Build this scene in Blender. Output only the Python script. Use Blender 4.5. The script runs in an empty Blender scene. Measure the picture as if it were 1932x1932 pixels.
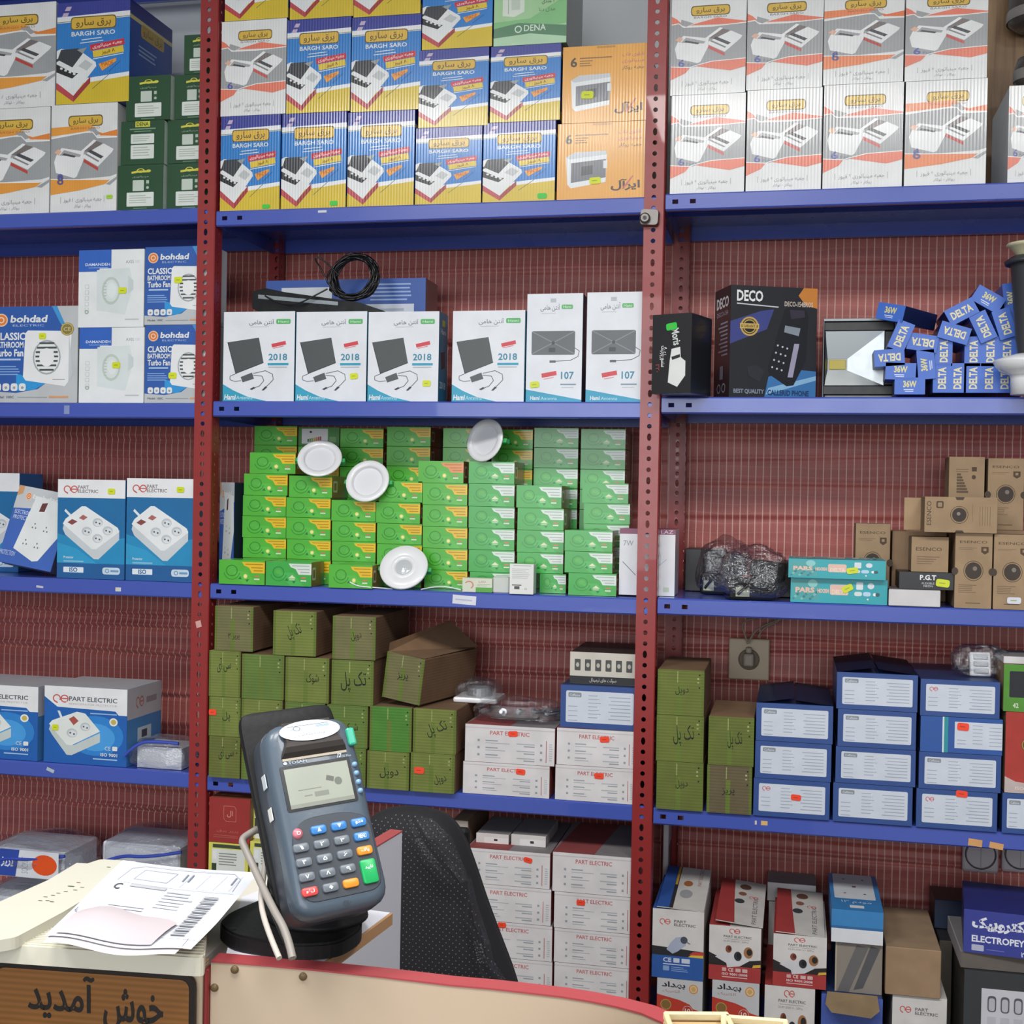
import bpy, bmesh, math, random
from mathutils import Vector, Matrix, noise
random.seed(7)
R = math.radians
scene = bpy.context.scene
COL = scene.collection

# ------------------------------------------------------------------ camera
F, YAW, PITCH, ROLL = 2400.0, R(12.436), R(-0.627), R(1.061)
def _rot():
    c, s = math.cos(ROLL), math.sin(ROLL)
    r1 = Matrix(((c, 0, -s), (0, 1, 0), (s, 0, c)))
    c, s = math.cos(PITCH), math.sin(PITCH)
    r2 = Matrix(((1, 0, 0), (0, c, -s), (0, s, c)))
    c, s = math.cos(YAW), math.sin(YAW)
    r3 = Matrix(((c, -s, 0), (s, c, 0), (0, 0, 1)))
    return r3 @ r2 @ r1
ROT = _rot()
def ray(px, py):
    return ROT @ Vector(((px - 966) / F, 1.0, -(py - 966) / F))
def _s(px, py):
    v = ray(px, py); return v.x / v.y
D = 1.0 / (_s(1205, 900) - _s(365, 900))          # the two post edges stand 1 m apart
CAM = Vector((0, -D, 1.5))
def P(px, py, Y=0.0):
    """point of the plane at depth Y that the photograph shows at this pixel"""
    v = ray(px, py); t = (Y + D) / v.y
    return CAM + v * t
def PZ(px, py, z):
    """point of the horizontal plane z seen at this pixel"""
    v = ray(px, py); t = (z - CAM.z) / v.z
    return CAM + v * t
cd = bpy.data.cameras.new('camera')
cam = bpy.data.objects.new('camera', cd); COL.objects.link(cam)
cd.sensor_width = 36; cd.lens = F / 1932 * 36; cd.clip_start = .05
m = Matrix.Identity(4)
for i, a in enumerate((ROT @ Vector((1, 0, 0)), ROT @ Vector((0, 0, 1)), -(ROT @ Vector((0, 1, 0))))):
    for j in range(3): m[j][i] = a[j]
m.translation = CAM
cam.matrix_world = m
scene.camera = cam

# ------------------------------------------------------------------ light
vs = scene.view_settings
vs.view_transform = 'Standard'; vs.look = 'None'; vs.gamma = 1; vs.use_curve_mapping = False
vs.exposure = 0.0
w = bpy.data.worlds.new('world'); scene.world = w; w.use_nodes = True
bg = w.node_tree.nodes['Background']
bg.inputs[0].default_value = (.93, .96, 1, 1); bg.inputs[1].default_value = .24
def area(name, loc, target, sx, sy, power, col=(1, 1, 1)):
    l = bpy.data.lights.new(name, 'AREA'); l.shape = 'RECTANGLE'; l.size = sx; l.size_y = sy
    l.energy = power; l.color = col
    o = bpy.data.objects.new(name, l); COL.objects.link(o); o.location = loc
    d = Vector(target) - Vector(loc)
    o.rotation_euler = d.to_track_quat('-Z', 'Y').to_euler()
    return o
# LED panels on the shop ceiling and the daylight of the shop front behind the camera
area('ceiling_panel', (-1.35, -2.3, 2.97), (-1.35, -2.3, 0), .6, .6, 33, (1, .98, .96))
area('ceiling_panel', (-.25, -2.3, 2.97), (-.25, -2.3, 0), .6, .6, 33, (1, .98, .96))
area('ceiling_panel', (.9, -2.3, 2.97), (.9, -2.3, 0), .6, .6, 28, (1, .98, .96))
area('shop_front_daylight', (-.4, -6.2, 1.95), (-.3, 0, 1.1), 4.2, 1.9, 120, (.94, .97, 1))

# ------------------------------------------------------------------ materials
def lin(h):
    h = h.lstrip('#')
    o = []
    for i in (0, 2, 4):
        c = int(h[i:i + 2], 16) / 255
        o.append(c / 12.92 if c <= .04045 else ((c + .055) / 1.055) ** 2.4)
    return tuple(o)
MATS = {}
def newmat(name):
    m = bpy.data.materials.new(name); m.use_nodes = True
    nt = m.node_tree; b = nt.nodes['Principled BSDF']
    return m, nt, b
def mat(name, col, rough=.5, metal=0, coat=0, spec=.5, bump=None, trans=0, alpha=1):
    if name in MATS: return MATS[name]
    m, nt, b = newmat(name)
    c = lin(col) if isinstance(col, str) else col
    b.inputs['Base Color'].default_value = (*c, 1)
    b.inputs['Roughness'].default_value = rough; b.inputs['Metallic'].default_value = metal
    b.inputs['Coat Weight'].default_value = coat; b.inputs['Specular IOR Level'].default_value = spec
    b.inputs['Transmission Weight'].default_value = trans; b.inputs['Alpha'].default_value = alpha
    n = nt.nodes.new('ShaderNodeTexNoise'); n.inputs['Scale'].default_value = bump[0] if bump else 60
    tc = nt.nodes.new('ShaderNodeTexCoord'); nt.links.new(tc.outputs['Object'], n.inputs['Vector'])
    if bump:
        bn = nt.nodes.new('ShaderNodeBump'); bn.inputs['Strength'].default_value = bump[1]; bn.inputs['Distance'].default_value = .002
        nt.links.new(n.outputs['Fac'], bn.inputs['Height']); nt.links.new(bn.outputs['Normal'], b.inputs['Normal'])
    # slight procedural wear in the gloss
    mr = nt.nodes.new('ShaderNodeMapRange'); mr.inputs['To Min'].default_value = max(0, rough - .06); mr.inputs['To Max'].default_value = min(1, rough + .08)
    nt.links.new(n.outputs['Fac'], mr.inputs['Value']); nt.links.new(mr.outputs['Result'], b.inputs['Roughness'])
    MATS[name] = m
    return m
def card(name, rough, coat, wave=0, wear=.10, lines=0):
    """printed board: colour from the print's own face colours, procedural scuffs, optional corrugation relief"""
    if name in MATS: return MATS[name]
    m, nt, b = newmat(name)
    at = nt.nodes.new('ShaderNodeAttribute'); at.attribute_name = 'Col'
    tc = nt.nodes.new('ShaderNodeTexCoord')
    ge = nt.nodes.new('ShaderNodeNewGeometry')
    n = nt.nodes.new('ShaderNodeTexNoise'); n.inputs['Scale'].default_value = 22; n.inputs['Detail'].default_value = 5
    nt.links.new(ge.outputs['Position'], n.inputs['Vector'])
    mr = nt.nodes.new('ShaderNodeMapRange'); mr.inputs['From Min'].default_value = .3; mr.inputs['From Max'].default_value = .75
    mr.inputs['To Min'].default_value = 1; mr.inputs['To Max'].default_value = 1 - wear
    nt.links.new(n.outputs['Fac'], mr.inputs['Value'])
    mx = nt.nodes.new('ShaderNodeMix'); mx.data_type = 'RGBA'; mx.blend_type = 'MULTIPLY'; mx.inputs['Factor'].default_value = 1
    nt.links.new(at.outputs['Color'], mx.inputs[6]); nt.links.new(mr.outputs['Result'], mx.inputs[7])
    colout = mx.outputs[2]
    if lines:
        sx = nt.nodes.new('ShaderNodeSeparateXYZ'); nt.links.new(ge.outputs['Position'], sx.inputs[0])
        wv = nt.nodes.new('ShaderNodeMath'); wv.operation = 'MULTIPLY'; wv.inputs[1].default_value = 2 * math.pi / lines
        nt.links.new(sx.outputs['Z'], wv.inputs[0])
        sn = nt.nodes.new('ShaderNodeMath'); sn.operation = 'SINE'; nt.links.new(wv.outputs[0], sn.inputs[0])
        m2 = nt.nodes.new('ShaderNodeMapRange'); m2.inputs['From Min'].default_value = -1; m2.inputs['To Min'].default_value = .84; m2.inputs['To Max'].default_value = 1.06
        nt.links.new(sn.outputs[0], m2.inputs['Value'])
        m3 = nt.nodes.new('ShaderNodeMix'); m3.data_type = 'RGBA'; m3.blend_type = 'MULTIPLY'; m3.inputs['Factor'].default_value = 1
        nt.links.new(colout, m3.inputs[6]); nt.links.new(m2.outputs['Result'], m3.inputs[7]); colout = m3.outputs[2]
    nt.links.new(colout, b.inputs['Base Color'])
    b.inputs['Roughness'].default_value = rough; b.inputs['Coat Weight'].default_value = coat; b.inputs['Coat Roughness'].default_value = .12
    if wave:
        sx = nt.nodes.new('ShaderNodeSeparateXYZ'); nt.links.new(ge.outputs['Position'], sx.inputs[0])
        wv = nt.nodes.new('ShaderNodeMath'); wv.operation = 'MULTIPLY'; wv.inputs[1].default_value = 2 * math.pi / wave
        nt.links.new(sx.outputs['X'], wv.inputs[0])
        sn = nt.nodes.new('ShaderNodeMath'); sn.operation = 'SINE'; nt.links.new(wv.outputs[0], sn.inputs[0])
        bn = nt.nodes.new('ShaderNodeBump'); bn.inputs['Strength'].default_value = .16; bn.inputs['Distance'].default_value = .0006
        nt.links.new(sn.outputs[0], bn.inputs['Height']); nt.links.new(bn.outputs['Normal'], b.inputs['Normal']); nt.links.new(bn.outputs['Normal'], b.inputs['Coat Normal'])
    MATS[name] = m
    return m
GLOSS = card('glossy printed card', .32, .35)
CORR = card('glossy corrugated card', .3, .5, wave=.0065)
SATIN = card('satin printed card', .45, .1)
MATTE = card('matte printed card', .75, 0, wear=.16)
KRAFT = card('kraft board', .85, 0, wear=.2)
OLIVE = card('ribbed matte carton print', .8, 0, wear=.2, lines=.0062)

# ------------------------------------------------------------------ mesh helpers
def link(name, me, parent=None, mats=None, smooth=False):
    o = bpy.data.objects.new(name, me); COL.objects.link(o)
    if parent is not None: o.parent = parent
    if mats is not None and not me.materials:
        for q in (mats if isinstance(mats, (list, tuple)) else [mats]): me.materials.append(q)
    if smooth:
        for p in me.polygons: p.use_smooth = True
    return o
def tag(o, label=None, cat=None, group=None, kind=None):
    if label: o['label'] = label
    if cat: o['category'] = cat
    if group: o['group'] = group
    if kind: o['kind'] = kind
    return o
def empty(name, loc=(0, 0, 0), label=None, cat=None, group=None, rz=0):
    o = bpy.data.objects.new(name, None); COL.objects.link(o); o.location = loc; o.rotation_euler = (0, 0, rz)
    o.empty_display_size = .02
    return tag(o, label, cat, group)
def bm_mesh(bm, name='mesh'):
    bm.normal_update()
    me = bpy.data.meshes.new(name); bm.to_mesh(me); bm.free(); return me
def setcol(me, cols):
    """cols: list of linear rgb, one per polygon"""
    ca = me.color_attributes.new('Col', 'FLOAT_COLOR', 'CORNER')
    buf = []
    for p in me.polygons:
        c = cols[p.index]
        for _ in range(p.loop_total): buf += (c[0], c[1], c[2], 1)
    ca.data.foreach_set('color', buf)
def bx(bm, x0, y0, z0, x1, y1, z1, bevel=0, seg=1):
    r = bmesh.ops.create_cube(bm, size=1)
    vs = r['verts']
    for v in vs: v.co = Vector((x0 + (v.co.x + .5) * (x1 - x0), y0 + (v.co.y + .5) * (y1 - y0), z0 + (v.co.z + .5) * (z1 - z0)))
    if bevel:
        es = {e for v in vs for e in v.link_edges}
        bmesh.ops.bevel(bm, geom=list(es), offset=bevel, segments=seg, affect='EDGES', profile=.5)
def boxmesh(x0, y0, z0, x1, y1, z1, bevel=0, seg=1):
    bm = bmesh.new(); bx(bm, x0, y0, z0, x1, y1, z1, bevel, seg); return bm_mesh(bm)
def part_box(name, dims, mt, parent=None, bevel=.001, seg=1):
    return link(name, boxmesh(*dims, bevel, seg), parent, mt)
def lathe(bm, prof, n=32, axis='Z', center=(0, 0, 0), arc=None):
    rings = []
    for r, z in prof:
        ring = []
        for i in range(n):
            a = 2 * math.pi * i / n
            p = Vector((r * math.cos(a), r * math.sin(a), z))
            if axis == 'Y': p = Vector((p.x, p.z, p.y))
            if axis == 'X': p = Vector((p.z, p.x, p.y))
            ring.append(bm.verts.new(p + Vector(center)))
        rings.append(ring)
    for a, b in zip(rings, rings[1:]):
        for i in range(n):
            bm.faces.new((a[i], a[(i + 1) % n], b[(i + 1) % n], b[i]))
    bmesh.ops.recalc_face_normals(bm, faces=bm.faces)
def tube(name, pts, r, mt, parent=None, res=3, cyclic=False):
    cu = bpy.data.curves.new(name, 'CURVE'); cu.dimensions = '3D'; cu.bevel_depth = r; cu.bevel_resolution = res; cu.resolution_u = 6
    sp = cu.splines.new('NURBS'); sp.points.add(len(pts) - 1); sp.order_u = 3; sp.use_endpoint_u = True; sp.use_cyclic_u = cyclic
    for p, q in zip(sp.points, pts): p.co = (*q, 1)
    cu.use_fill_caps = True
    ob = bpy.data.objects.new('tmp', cu); COL.objects.link(ob)
    dg = bpy.context.evaluated_depsgraph_get()
    me = bpy.data.meshes.new_from_object(ob.evaluated_get(dg))
    bpy.data.objects.remove(ob); bpy.data.curves.remove(cu)
    return link(name, me, parent, mt, smooth=True)
def prism(bm, pts, z0, z1):
    """polygon (x, y) extruded from z0 to z1"""
    a = [bm.verts.new((x, y, z0)) for x, y in pts]; b = [bm.verts.new((x, y, z1)) for x, y in pts]
    bm.faces.new(a); bm.faces.new(b)
    n = len(pts)
    for i in range(n): bm.faces.new((a[i], a[(i + 1) % n], b[(i + 1) % n], b[i]))
    bmesh.ops.recalc_face_normals(bm, faces=bm.faces)
def rounded(pts, r, n=4):
    """round the corners of a polygon"""
    out = []
    k = len(pts)
    for i in range(k):
        p = Vector(pts[i]); a = Vector(pts[i - 1]) - p; b = Vector(pts[(i + 1) % k]) - p
        ra = min(r, a.length * .45); rb = min(r, b.length * .45)
        s = p + a.normalized() * ra; e = p + b.normalized() * rb
        for j in range(n + 1):
            t = j / n
            out.append(tuple((1 - t) ** 2 * s + 2 * t * (1 - t) * p + t * t * e))
    return out

# ------------------------------------------------------------------ text (Latin and joined Persian)
_J = {  # isolated, final, initial, medial
 'ا': ('ﺍ','ﺎ',None,None),'آ': ('ﺁ','ﺂ',None,None),'ب': ('ﺏ','ﺐ','ﺑ','ﺒ'),'پ': ('ﭖ','ﭗ','ﭘ','ﭙ'),'ت': ('ﺕ','ﺖ','ﺗ','ﺘ'),
 'ج': ('ﺝ','ﺞ','ﺟ','ﺠ'),'خ': ('ﺥ','ﺦ','ﺧ','ﺨ'),'ح': ('ﺡ','ﺢ','ﺣ','ﺤ'),'د': ('ﺩ','ﺪ',None,None),'ر': ('ﺭ','ﺮ',None,None),
 'ز': ('ﺯ','ﺰ',None,None),'س': ('ﺱ','ﺲ','ﺳ','ﺴ'),'ش': ('ﺵ','ﺶ','ﺷ','ﺸ'),'ص': ('ﺹ','ﺺ','ﺻ','ﺼ'),'ع': ('ﻉ','ﻊ','ﻋ','ﻌ'),
 'ف': ('ﻑ','ﻒ','ﻓ','ﻔ'),'ق': ('ﻕ','ﻖ','ﻗ','ﻘ'),'ک': ('ﮎ','ﮏ','ﮐ','ﮑ'),'گ': ('ﮒ','ﮓ','ﮔ','ﮕ'),'ل': ('ﻝ','ﻞ','ﻟ','ﻠ'),
 'م': ('ﻡ','ﻢ','ﻣ','ﻤ'),'ن': ('ﻥ','ﻦ','ﻧ','ﻨ'),'و': ('ﻭ','ﻮ',None,None),'ه': ('ﻩ','ﻪ','ﻫ','ﻬ'),'ی': ('ﯼ','ﯽ','ﯾ','ﯿ'),
}
def shape(s):
    if not any(c in _J for c in s): return s
    out = []
    for i, c in enumerate(s):
        if c not in _J: out.append(c); continue
        prev = s[i - 1] if i else ' '; nxt = s[i + 1] if i + 1 < len(s) else ' '
        jp = prev in _J and _J[prev][2] is not None
        jn = nxt in _J and _J[c][2] is not None
        iso, fin, ini, med = _J[c]
        out.append(med if jp and jn else fin if jp else ini if jn else iso)
    return ''.join(reversed(out))
_TC = {}
def textgeo(s, bold=0.0):
    k = (s, bold)
    if k in _TC: return _TC[k]
    cu = bpy.data.curves.new('t', 'FONT'); cu.body = shape(s); cu.resolution_u = 2; cu.offset = bold
    o = bpy.data.objects.new('t', cu); COL.objects.link(o)
    dg = bpy.context.evaluated_depsgraph_get()
    me = bpy.data.meshes.new_from_object(o.evaluated_get(dg))
    vs_ = [(v.co.x, v.co.y) for v in me.vertices]; ps = [tuple(p.vertices) for p in me.polygons]
    bpy.data.objects.remove(o); bpy.data.curves.remove(cu); bpy.data.meshes.remove(me)
    if vs_:
        x0 = min(v[0] for v in vs_); x1 = max(v[0] for v in vs_); y0 = min(v[1] for v in vs_); y1 = max(v[1] for v in vs_)
        vs_ = [((x - x0) / max(1e-6, x1 - x0), (y - y0) / max(1e-6, y1 - y0)) for x, y in vs_]
    _TC[k] = (vs_, ps)
    return _TC[k]

class Art:
    """flat print on a unit panel, x right 0..1, y up 0..1, aspect = width / height; later shapes lie on earlier ones"""
    def __init__(s, aspect): s.a = aspect; s.v = []; s.f = []; s.c = []; s.k = 0; s.me = None
    def _add(s, pts, faces, col):
        s.k += 1; o = len(s.v); d = -s.k * .00002
        s.v += [(x, d, y) for x, y in pts]
        c = lin(col)
        for f in faces: s.f.append(tuple(o + i for i in f)); s.c.append(c)
        return s
    def _rotp(s, pts, rot, cx, cy):
        if not rot: return pts
        c, n = math.cos(R(rot)), math.sin(R(rot)); o = []
        for x, y in pts:
            dx, dy = (x - cx) * s.a, y - cy
            o.append((cx + (c * dx - n * dy) / s.a, cy + n * dx + c * dy))
        return o
    def poly(s, pts, col): return s._add(pts, [tuple(range(len(pts)))], col)
    def rect(s, x0, y0, x1, y1, col, rot=0):
        return s.poly(s._rotp([(x0, y0), (x1, y0), (x1, y1), (x0, y1)], rot, (x0 + x1) / 2, (y0 + y1) / 2), col)
    def rrect(s, x0, y0, x1, y1, r, col, rot=0):
        q = [(x * 1.0, y / s.a) for x, y in ((x0, y0), (x1, y0), (x1, y1), (x0, y1))]
        q = [(x, y * s.a) for x, y in rounded(q, r, 3)]
        return s.poly(s._rotp(q, rot, (x0 + x1) / 2, (y0 + y1) / 2), col)
    def ell(s, cx, cy, rx, col, ry=None, n=20, rot=0):
        ry = rx * s.a if ry is None else ry
        return s.poly(s._rotp([(cx + rx * math.cos(2 * math.pi * i / n), cy + ry * math.sin(2 * math.pi * i / n)) for i in range(n)], rot, cx, cy), col)
    def ring(s, cx, cy, rx, t, col, ry=None, n=20, rot=0, a0=0, a1=360):
        ry = rx * s.a if ry is None else ry
        full = a1 - a0 >= 360; k = n if full else n + 1
        p = []
        for q in (1, 1 - t):
            p += s._rotp([(cx + q * rx * math.cos(R(a0 + (a1 - a0) * i / n)), cy + q * ry * math.sin(R(a0 + (a1 - a0) * i / n))) for i in range(k)], rot, cx, cy)
        fs = [(i, (i + 1) % k, k + (i + 1) % k, k + i) for i in range(n)]
        return s._add(p, fs, col)
    def line(s, pts, wd, col):
        for (xa, ya), (xb, yb) in zip(pts, pts[1:]):
            dx, dy = (xb - xa) * s.a, yb - ya; l = math.hypot(dx, dy) or 1e-9
            nx, ny = -dy / l * wd / 2, dx / l * wd / 2
            s.poly([(xa + nx / s.a, ya + ny), (xb + nx / s.a, yb + ny), (xb - nx / s.a, yb - ny), (xa - nx / s.a, ya - ny)], col)
        return s
    def text(s, t, x0, y0, x1, y1, col, rot=0, bold=0.0, skew=0):
        vs_, ps = textgeo(t, bold)
        pts = [(x0 + (x + skew * y * (y1 - y0) / max(1e-6, (x1 - x0))) * (x1 - x0), y0 + y * (y1 - y0)) for x, y in vs_]
        return s._add(s._rotp(pts, rot, (x0 + x1) / 2, (y0 + y1) / 2), ps, col)
    def small(s, x0, y0, x1, y1, n, col, rag=.3, right=False):
        """n lines of print too fine to read"""
        rg = random.Random(int(x0 * 1e3 + y0 * 1e4) + n)
        hh = (y1 - y0) / n
        for i in range(n):
            l = (x1 - x0) * (1 - rag * rg.random())
            a, b = (x1 - l, x1) if right else (x0, x0 + l)
            s.rect(a, y0 + hh * (i + .3), b, y0 + hh * (i + .7), col)
        return s
    def mesh(s, name='print'):
        if s.me is None:
            s.me = bpy.data.meshes.new(name); s.me.from_pydata(s.v, [], s.f); setcol(s.me, s.c)
        return s.me

ZT = {}      # top height of placed boxes
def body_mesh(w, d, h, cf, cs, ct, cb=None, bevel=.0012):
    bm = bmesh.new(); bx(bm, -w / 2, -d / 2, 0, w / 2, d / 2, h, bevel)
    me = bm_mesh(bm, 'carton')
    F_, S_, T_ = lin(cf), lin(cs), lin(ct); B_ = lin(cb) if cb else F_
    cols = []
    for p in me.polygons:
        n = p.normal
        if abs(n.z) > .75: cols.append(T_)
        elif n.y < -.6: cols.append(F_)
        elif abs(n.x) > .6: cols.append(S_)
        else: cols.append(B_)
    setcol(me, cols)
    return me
def add_print(o, art, mt, w, d, h, face='front', name='printed_panel'):
    me = art.mesh()
    p = bpy.data.objects.new(name, me); COL.objects.link(p); p.parent = o
    if not me.materials: me.materials.append(mt)
    if face == 'front': p.location = (-w / 2, -d / 2 - .0002, 0); p.scale = (w, 1, h)
    elif face == 'right': p.location = (w / 2 + .0002, -d / 2, 0); p.rotation_euler = (0, 0, R(90)); p.scale = (d, 1, h)
    elif face == 'left': p.location = (-w / 2 - .0002, d / 2, 0); p.rotation_euler = (0, 0, R(-90)); p.scale = (d, 1, h)
    elif face == 'top': p.location = (-w / 2, -d / 2, h + .0002); p.rotation_euler = (R(-90), 0, 0); p.scale = (w, 1, d)
    return p
_ST = {}
def sticker(o, w, d, h, u, v, col, sw=.022, sh=.012, rot=0, face='front'):
    """a bright price sticker at u, v of the panel"""
    k = col
    if k not in _ST:
        a = Art(1.8); a.rrect(0, 0, 1, 1, .18, col); a.small(.24, .36, .76, .64, 1, '#9aa020' if col != '#ff4a2a' else '#b82a18', .2)
        _ST[k] = a.mesh('price_sticker'); _ST[k].materials.append(SATIN)
    p = bpy.data.objects.new('price_sticker', _ST[k]); COL.objects.link(p); p.parent = o
    if face == 'front':
        p.matrix_local = Matrix.Translation((-w / 2 + u * w, -d / 2 - .0018, v * h)) @ Matrix.Rotation(R(-rot), 4, 'Y') @ Matrix.Translation((-sw / 2, 0, -sh / 2)) @ Matrix.Diagonal((sw, 1, sh, 1))
    return p
YEL, GRN, ORG = '#d8e420', '#2fd04a', '#ff4a2a'
KINDS = {}
def kind(k, name, cat, cf, cs=None, ct=None, mt=None, d=.2, art=None, right=None, left=None, top=None):
    KINDS[k] = dict(name=name, cat=cat, cf=cf, cs=cs or cf, ct=ct or cf, mt=mt or GLOSS, d=d, art=art, right=right, left=left, top=top)
def B(k, x0, y0, x1, y1, on=None, Y=.012, d=None, rz=0, label=None, group=None, st=(), art=None, cf=None, gap=.0008, h=None, tilt=0, cs=None):
    """a carton whose front shows at these pixels; on = height it rests on"""
    K = KINDS[k]
    ym, xm = (y0 + y1) / 2, (x0 + x1) / 2
    X0, X1 = P(x0, ym, Y).x, P(x1, ym, Y).x
    zt = P(xm, y0, Y).z; zb = P(xm, y1, Y).z if on is None else on + gap
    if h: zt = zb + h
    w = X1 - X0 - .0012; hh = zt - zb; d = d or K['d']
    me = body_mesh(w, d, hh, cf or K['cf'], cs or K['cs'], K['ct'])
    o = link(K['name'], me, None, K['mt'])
    c = Vector(((X0 + X1) / 2, Y, zb))
    off = Vector((0, d / 2, 0)); off.rotate(Matrix.Rotation(rz, 3, 'Z'))
    o.location = c + off; o.rotation_euler = (0, tilt, rz)
    tag(o, label, K['cat'], group)
    a = art or K['art']
    if a: add_print(o, a, K['mt'], w, d, hh)
    if K['right']: add_print(o, K['right'], K['mt'], w, d, hh, 'right', 'side_print')
    if K['left']: add_print(o, K['left'], K['mt'], w, d, hh, 'left', 'side_print')
    if K['top']: add_print(o, K['top'], K['mt'], w, d, hh, 'top', 'top_print')
    for s in st: sticker(o, w, d, hh, *s)
    o['top'] = 0; del o['top']
    ZT[o.name] = zt
    return o
def top(o): return ZT[o.name]

# ================================================================== the room
def wood_mat():
    m, nt, b = newmat('brown wood grain')
    tc = nt.nodes.new('ShaderNodeTexCoord'); mp = nt.nodes.new('ShaderNodeMapping'); mp.inputs['Scale'].default_value = (22, 22, 1.6)
    nt.links.new(tc.outputs['Object'], mp.inputs['Vector'])
    n = nt.nodes.new('ShaderNodeTexNoise'); n.inputs['Scale'].default_value = 2.2; n.inputs['Detail'].default_value = 8; n.inputs['Distortion'].default_value = .6
    nt.links.new(mp.outputs[0], n.inputs['Vector'])
    r = nt.nodes.new('ShaderNodeValToRGB'); r.color_ramp.elements[0].position = .3; r.color_ramp.elements[0].color = (*lin('#6a4a34'), 1)
    r.color_ramp.elements[1].position = .7; r.color_ramp.elements[1].color = (*lin('#a98a64'), 1)
    nt.links.new(n.outputs['Fac'], r.inputs[0]); nt.links.new(r.outputs[0], b.inputs['Base Color']); b.inputs['Roughness'].default_value = .45
    return m
WOOD = wood_mat()
WALLM = mat('white wall paint', '#d3d7da', .7, bump=(180, .15))
def struct(o): return tag(o, kind='structure')
struct(part_box('wall_back', (-3.2, .42, 0, 3.2, .52, 3.02), WALLM, bevel=0))
struct(part_box('floor', (-3.2, -7, -.1, 3.2, .42, 0), mat('grey floor tile', '#5f5b55', .35), bevel=0))
struct(part_box('ceiling', (-3.2, -7, 3.02, 3.2, .52, 3.1), mat('white ceiling', '#e2e2e0', .8), bevel=0))
xw = P(1850, 100, .41).x
wp = part_box('wood_panel', (xw, .4, 1.9, xw + .5, .4195, 3.0), WOOD)
tag(wp, 'brown wood-grain board on the wall behind the topmost white cartons', 'panel')

# the woven red cloth behind the racks
def cloth_material():
    m, nt, b = newmat('woven red checked cloth')
    g = nt.nodes.new('ShaderNodeTexCoord'); sx = nt.nodes.new('ShaderNodeSeparateXYZ'); nt.links.new(g.outputs['Object'], sx.inputs[0])
    def stripe(out, per, width, jitter):
        n = nt.nodes.new('ShaderNodeTexNoise'); n.inputs['Scale'].default_value = 6; nt.links.new(g.outputs['Object'], n.inputs['Vector'])
        ma = nt.nodes.new('ShaderNodeMath'); ma.operation = 'MULTIPLY_ADD'; ma.inputs[1].default_value = jitter; nt.links.new(n.outputs['Fac'], ma.inputs[0]); nt.links.new(out, ma.inputs[2])
        dv = nt.nodes.new('ShaderNodeMath'); dv.operation = 'DIVIDE'; dv.inputs[1].default_value = per; nt.links.new(ma.outputs[0], dv.inputs[0])
        fr = nt.nodes.new('ShaderNodeMath'); fr.operation = 'FRACT'; nt.links.new(dv.outputs[0], fr.inputs[0])
        lt = nt.nodes.new('ShaderNodeMath'); lt.operation = 'LESS_THAN'; lt.inputs[1].default_value = width; nt.links.new(fr.outputs[0], lt.inputs[0])
        return lt.outputs[0]
    v = stripe(sx.outputs['X'], .0168, .14, .0025); h = stripe(sx.outputs['Z'], .0052, .35, .006); h2 = stripe(sx.outputs['Z'], .0215, .12, .02)
    n = nt.nodes.new('ShaderNodeTexNoise'); n.inputs['Scale'].default_value = 9; n.inputs['Detail'].default_value = 6
    mp = nt.nodes.new('ShaderNodeMapping'); mp.inputs['Scale'].default_value = (.35, 1, 3); nt.links.new(g.outputs['Object'], mp.inputs[0]); nt.links.new(mp.outputs[0], n.inputs['Vector'])
    r = nt.nodes.new('ShaderNodeValToRGB'); r.color_ramp.elements[0].position = .3; r.color_ramp.elements[0].color = (*lin('#8c3a38'), 1)
    r.color_ramp.elements[1].position = .7; r.color_ramp.elements[1].color = (*lin('#b45e55'), 1); nt.links.new(n.outputs['Fac'], r.inputs[0])
    c = r.outputs[0]
    for s, col, f in ((h, '#9a5048', .22), (h2, '#b8746a', .3), (v, '#e0b4a6', .75)):
        mm = nt.nodes.new('ShaderNodeMath'); mm.operation = 'MULTIPLY'; mm.inputs[1].default_value = f; nt.links.new(s, mm.inputs[0])
        mx = nt.nodes.new('ShaderNodeMix'); mx.data_type = 'RGBA'; nt.links.new(mm.outputs[0], mx.inputs['Factor']); nt.links.new(c, mx.inputs[6]); mx.inputs[7].default_value = (*lin(col), 1); c = mx.outputs[2]
    nt.links.new(c, b.inputs['Base Color']); b.inputs['Roughness'].default_value = .5; b.inputs['Sheen Weight'].default_value = .3
    n2 = nt.nodes.new('ShaderNodeTexNoise'); n2.inputs['Scale'].default_value = 260; nt.links.new(g.outputs['Object'], n2.inputs['Vector'])
    bn = nt.nodes.new('ShaderNodeBump'); bn.inputs['Strength'].default_value = .35; bn.inputs['Distance'].default_value = .001; nt.links.new(n2.outputs['Fac'], bn.inputs['Height']); nt.links.new(bn.outputs[0], b.inputs['Normal'])
    return m
CLY = .345
ztopc = P(800, 440, CLY).z
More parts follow.
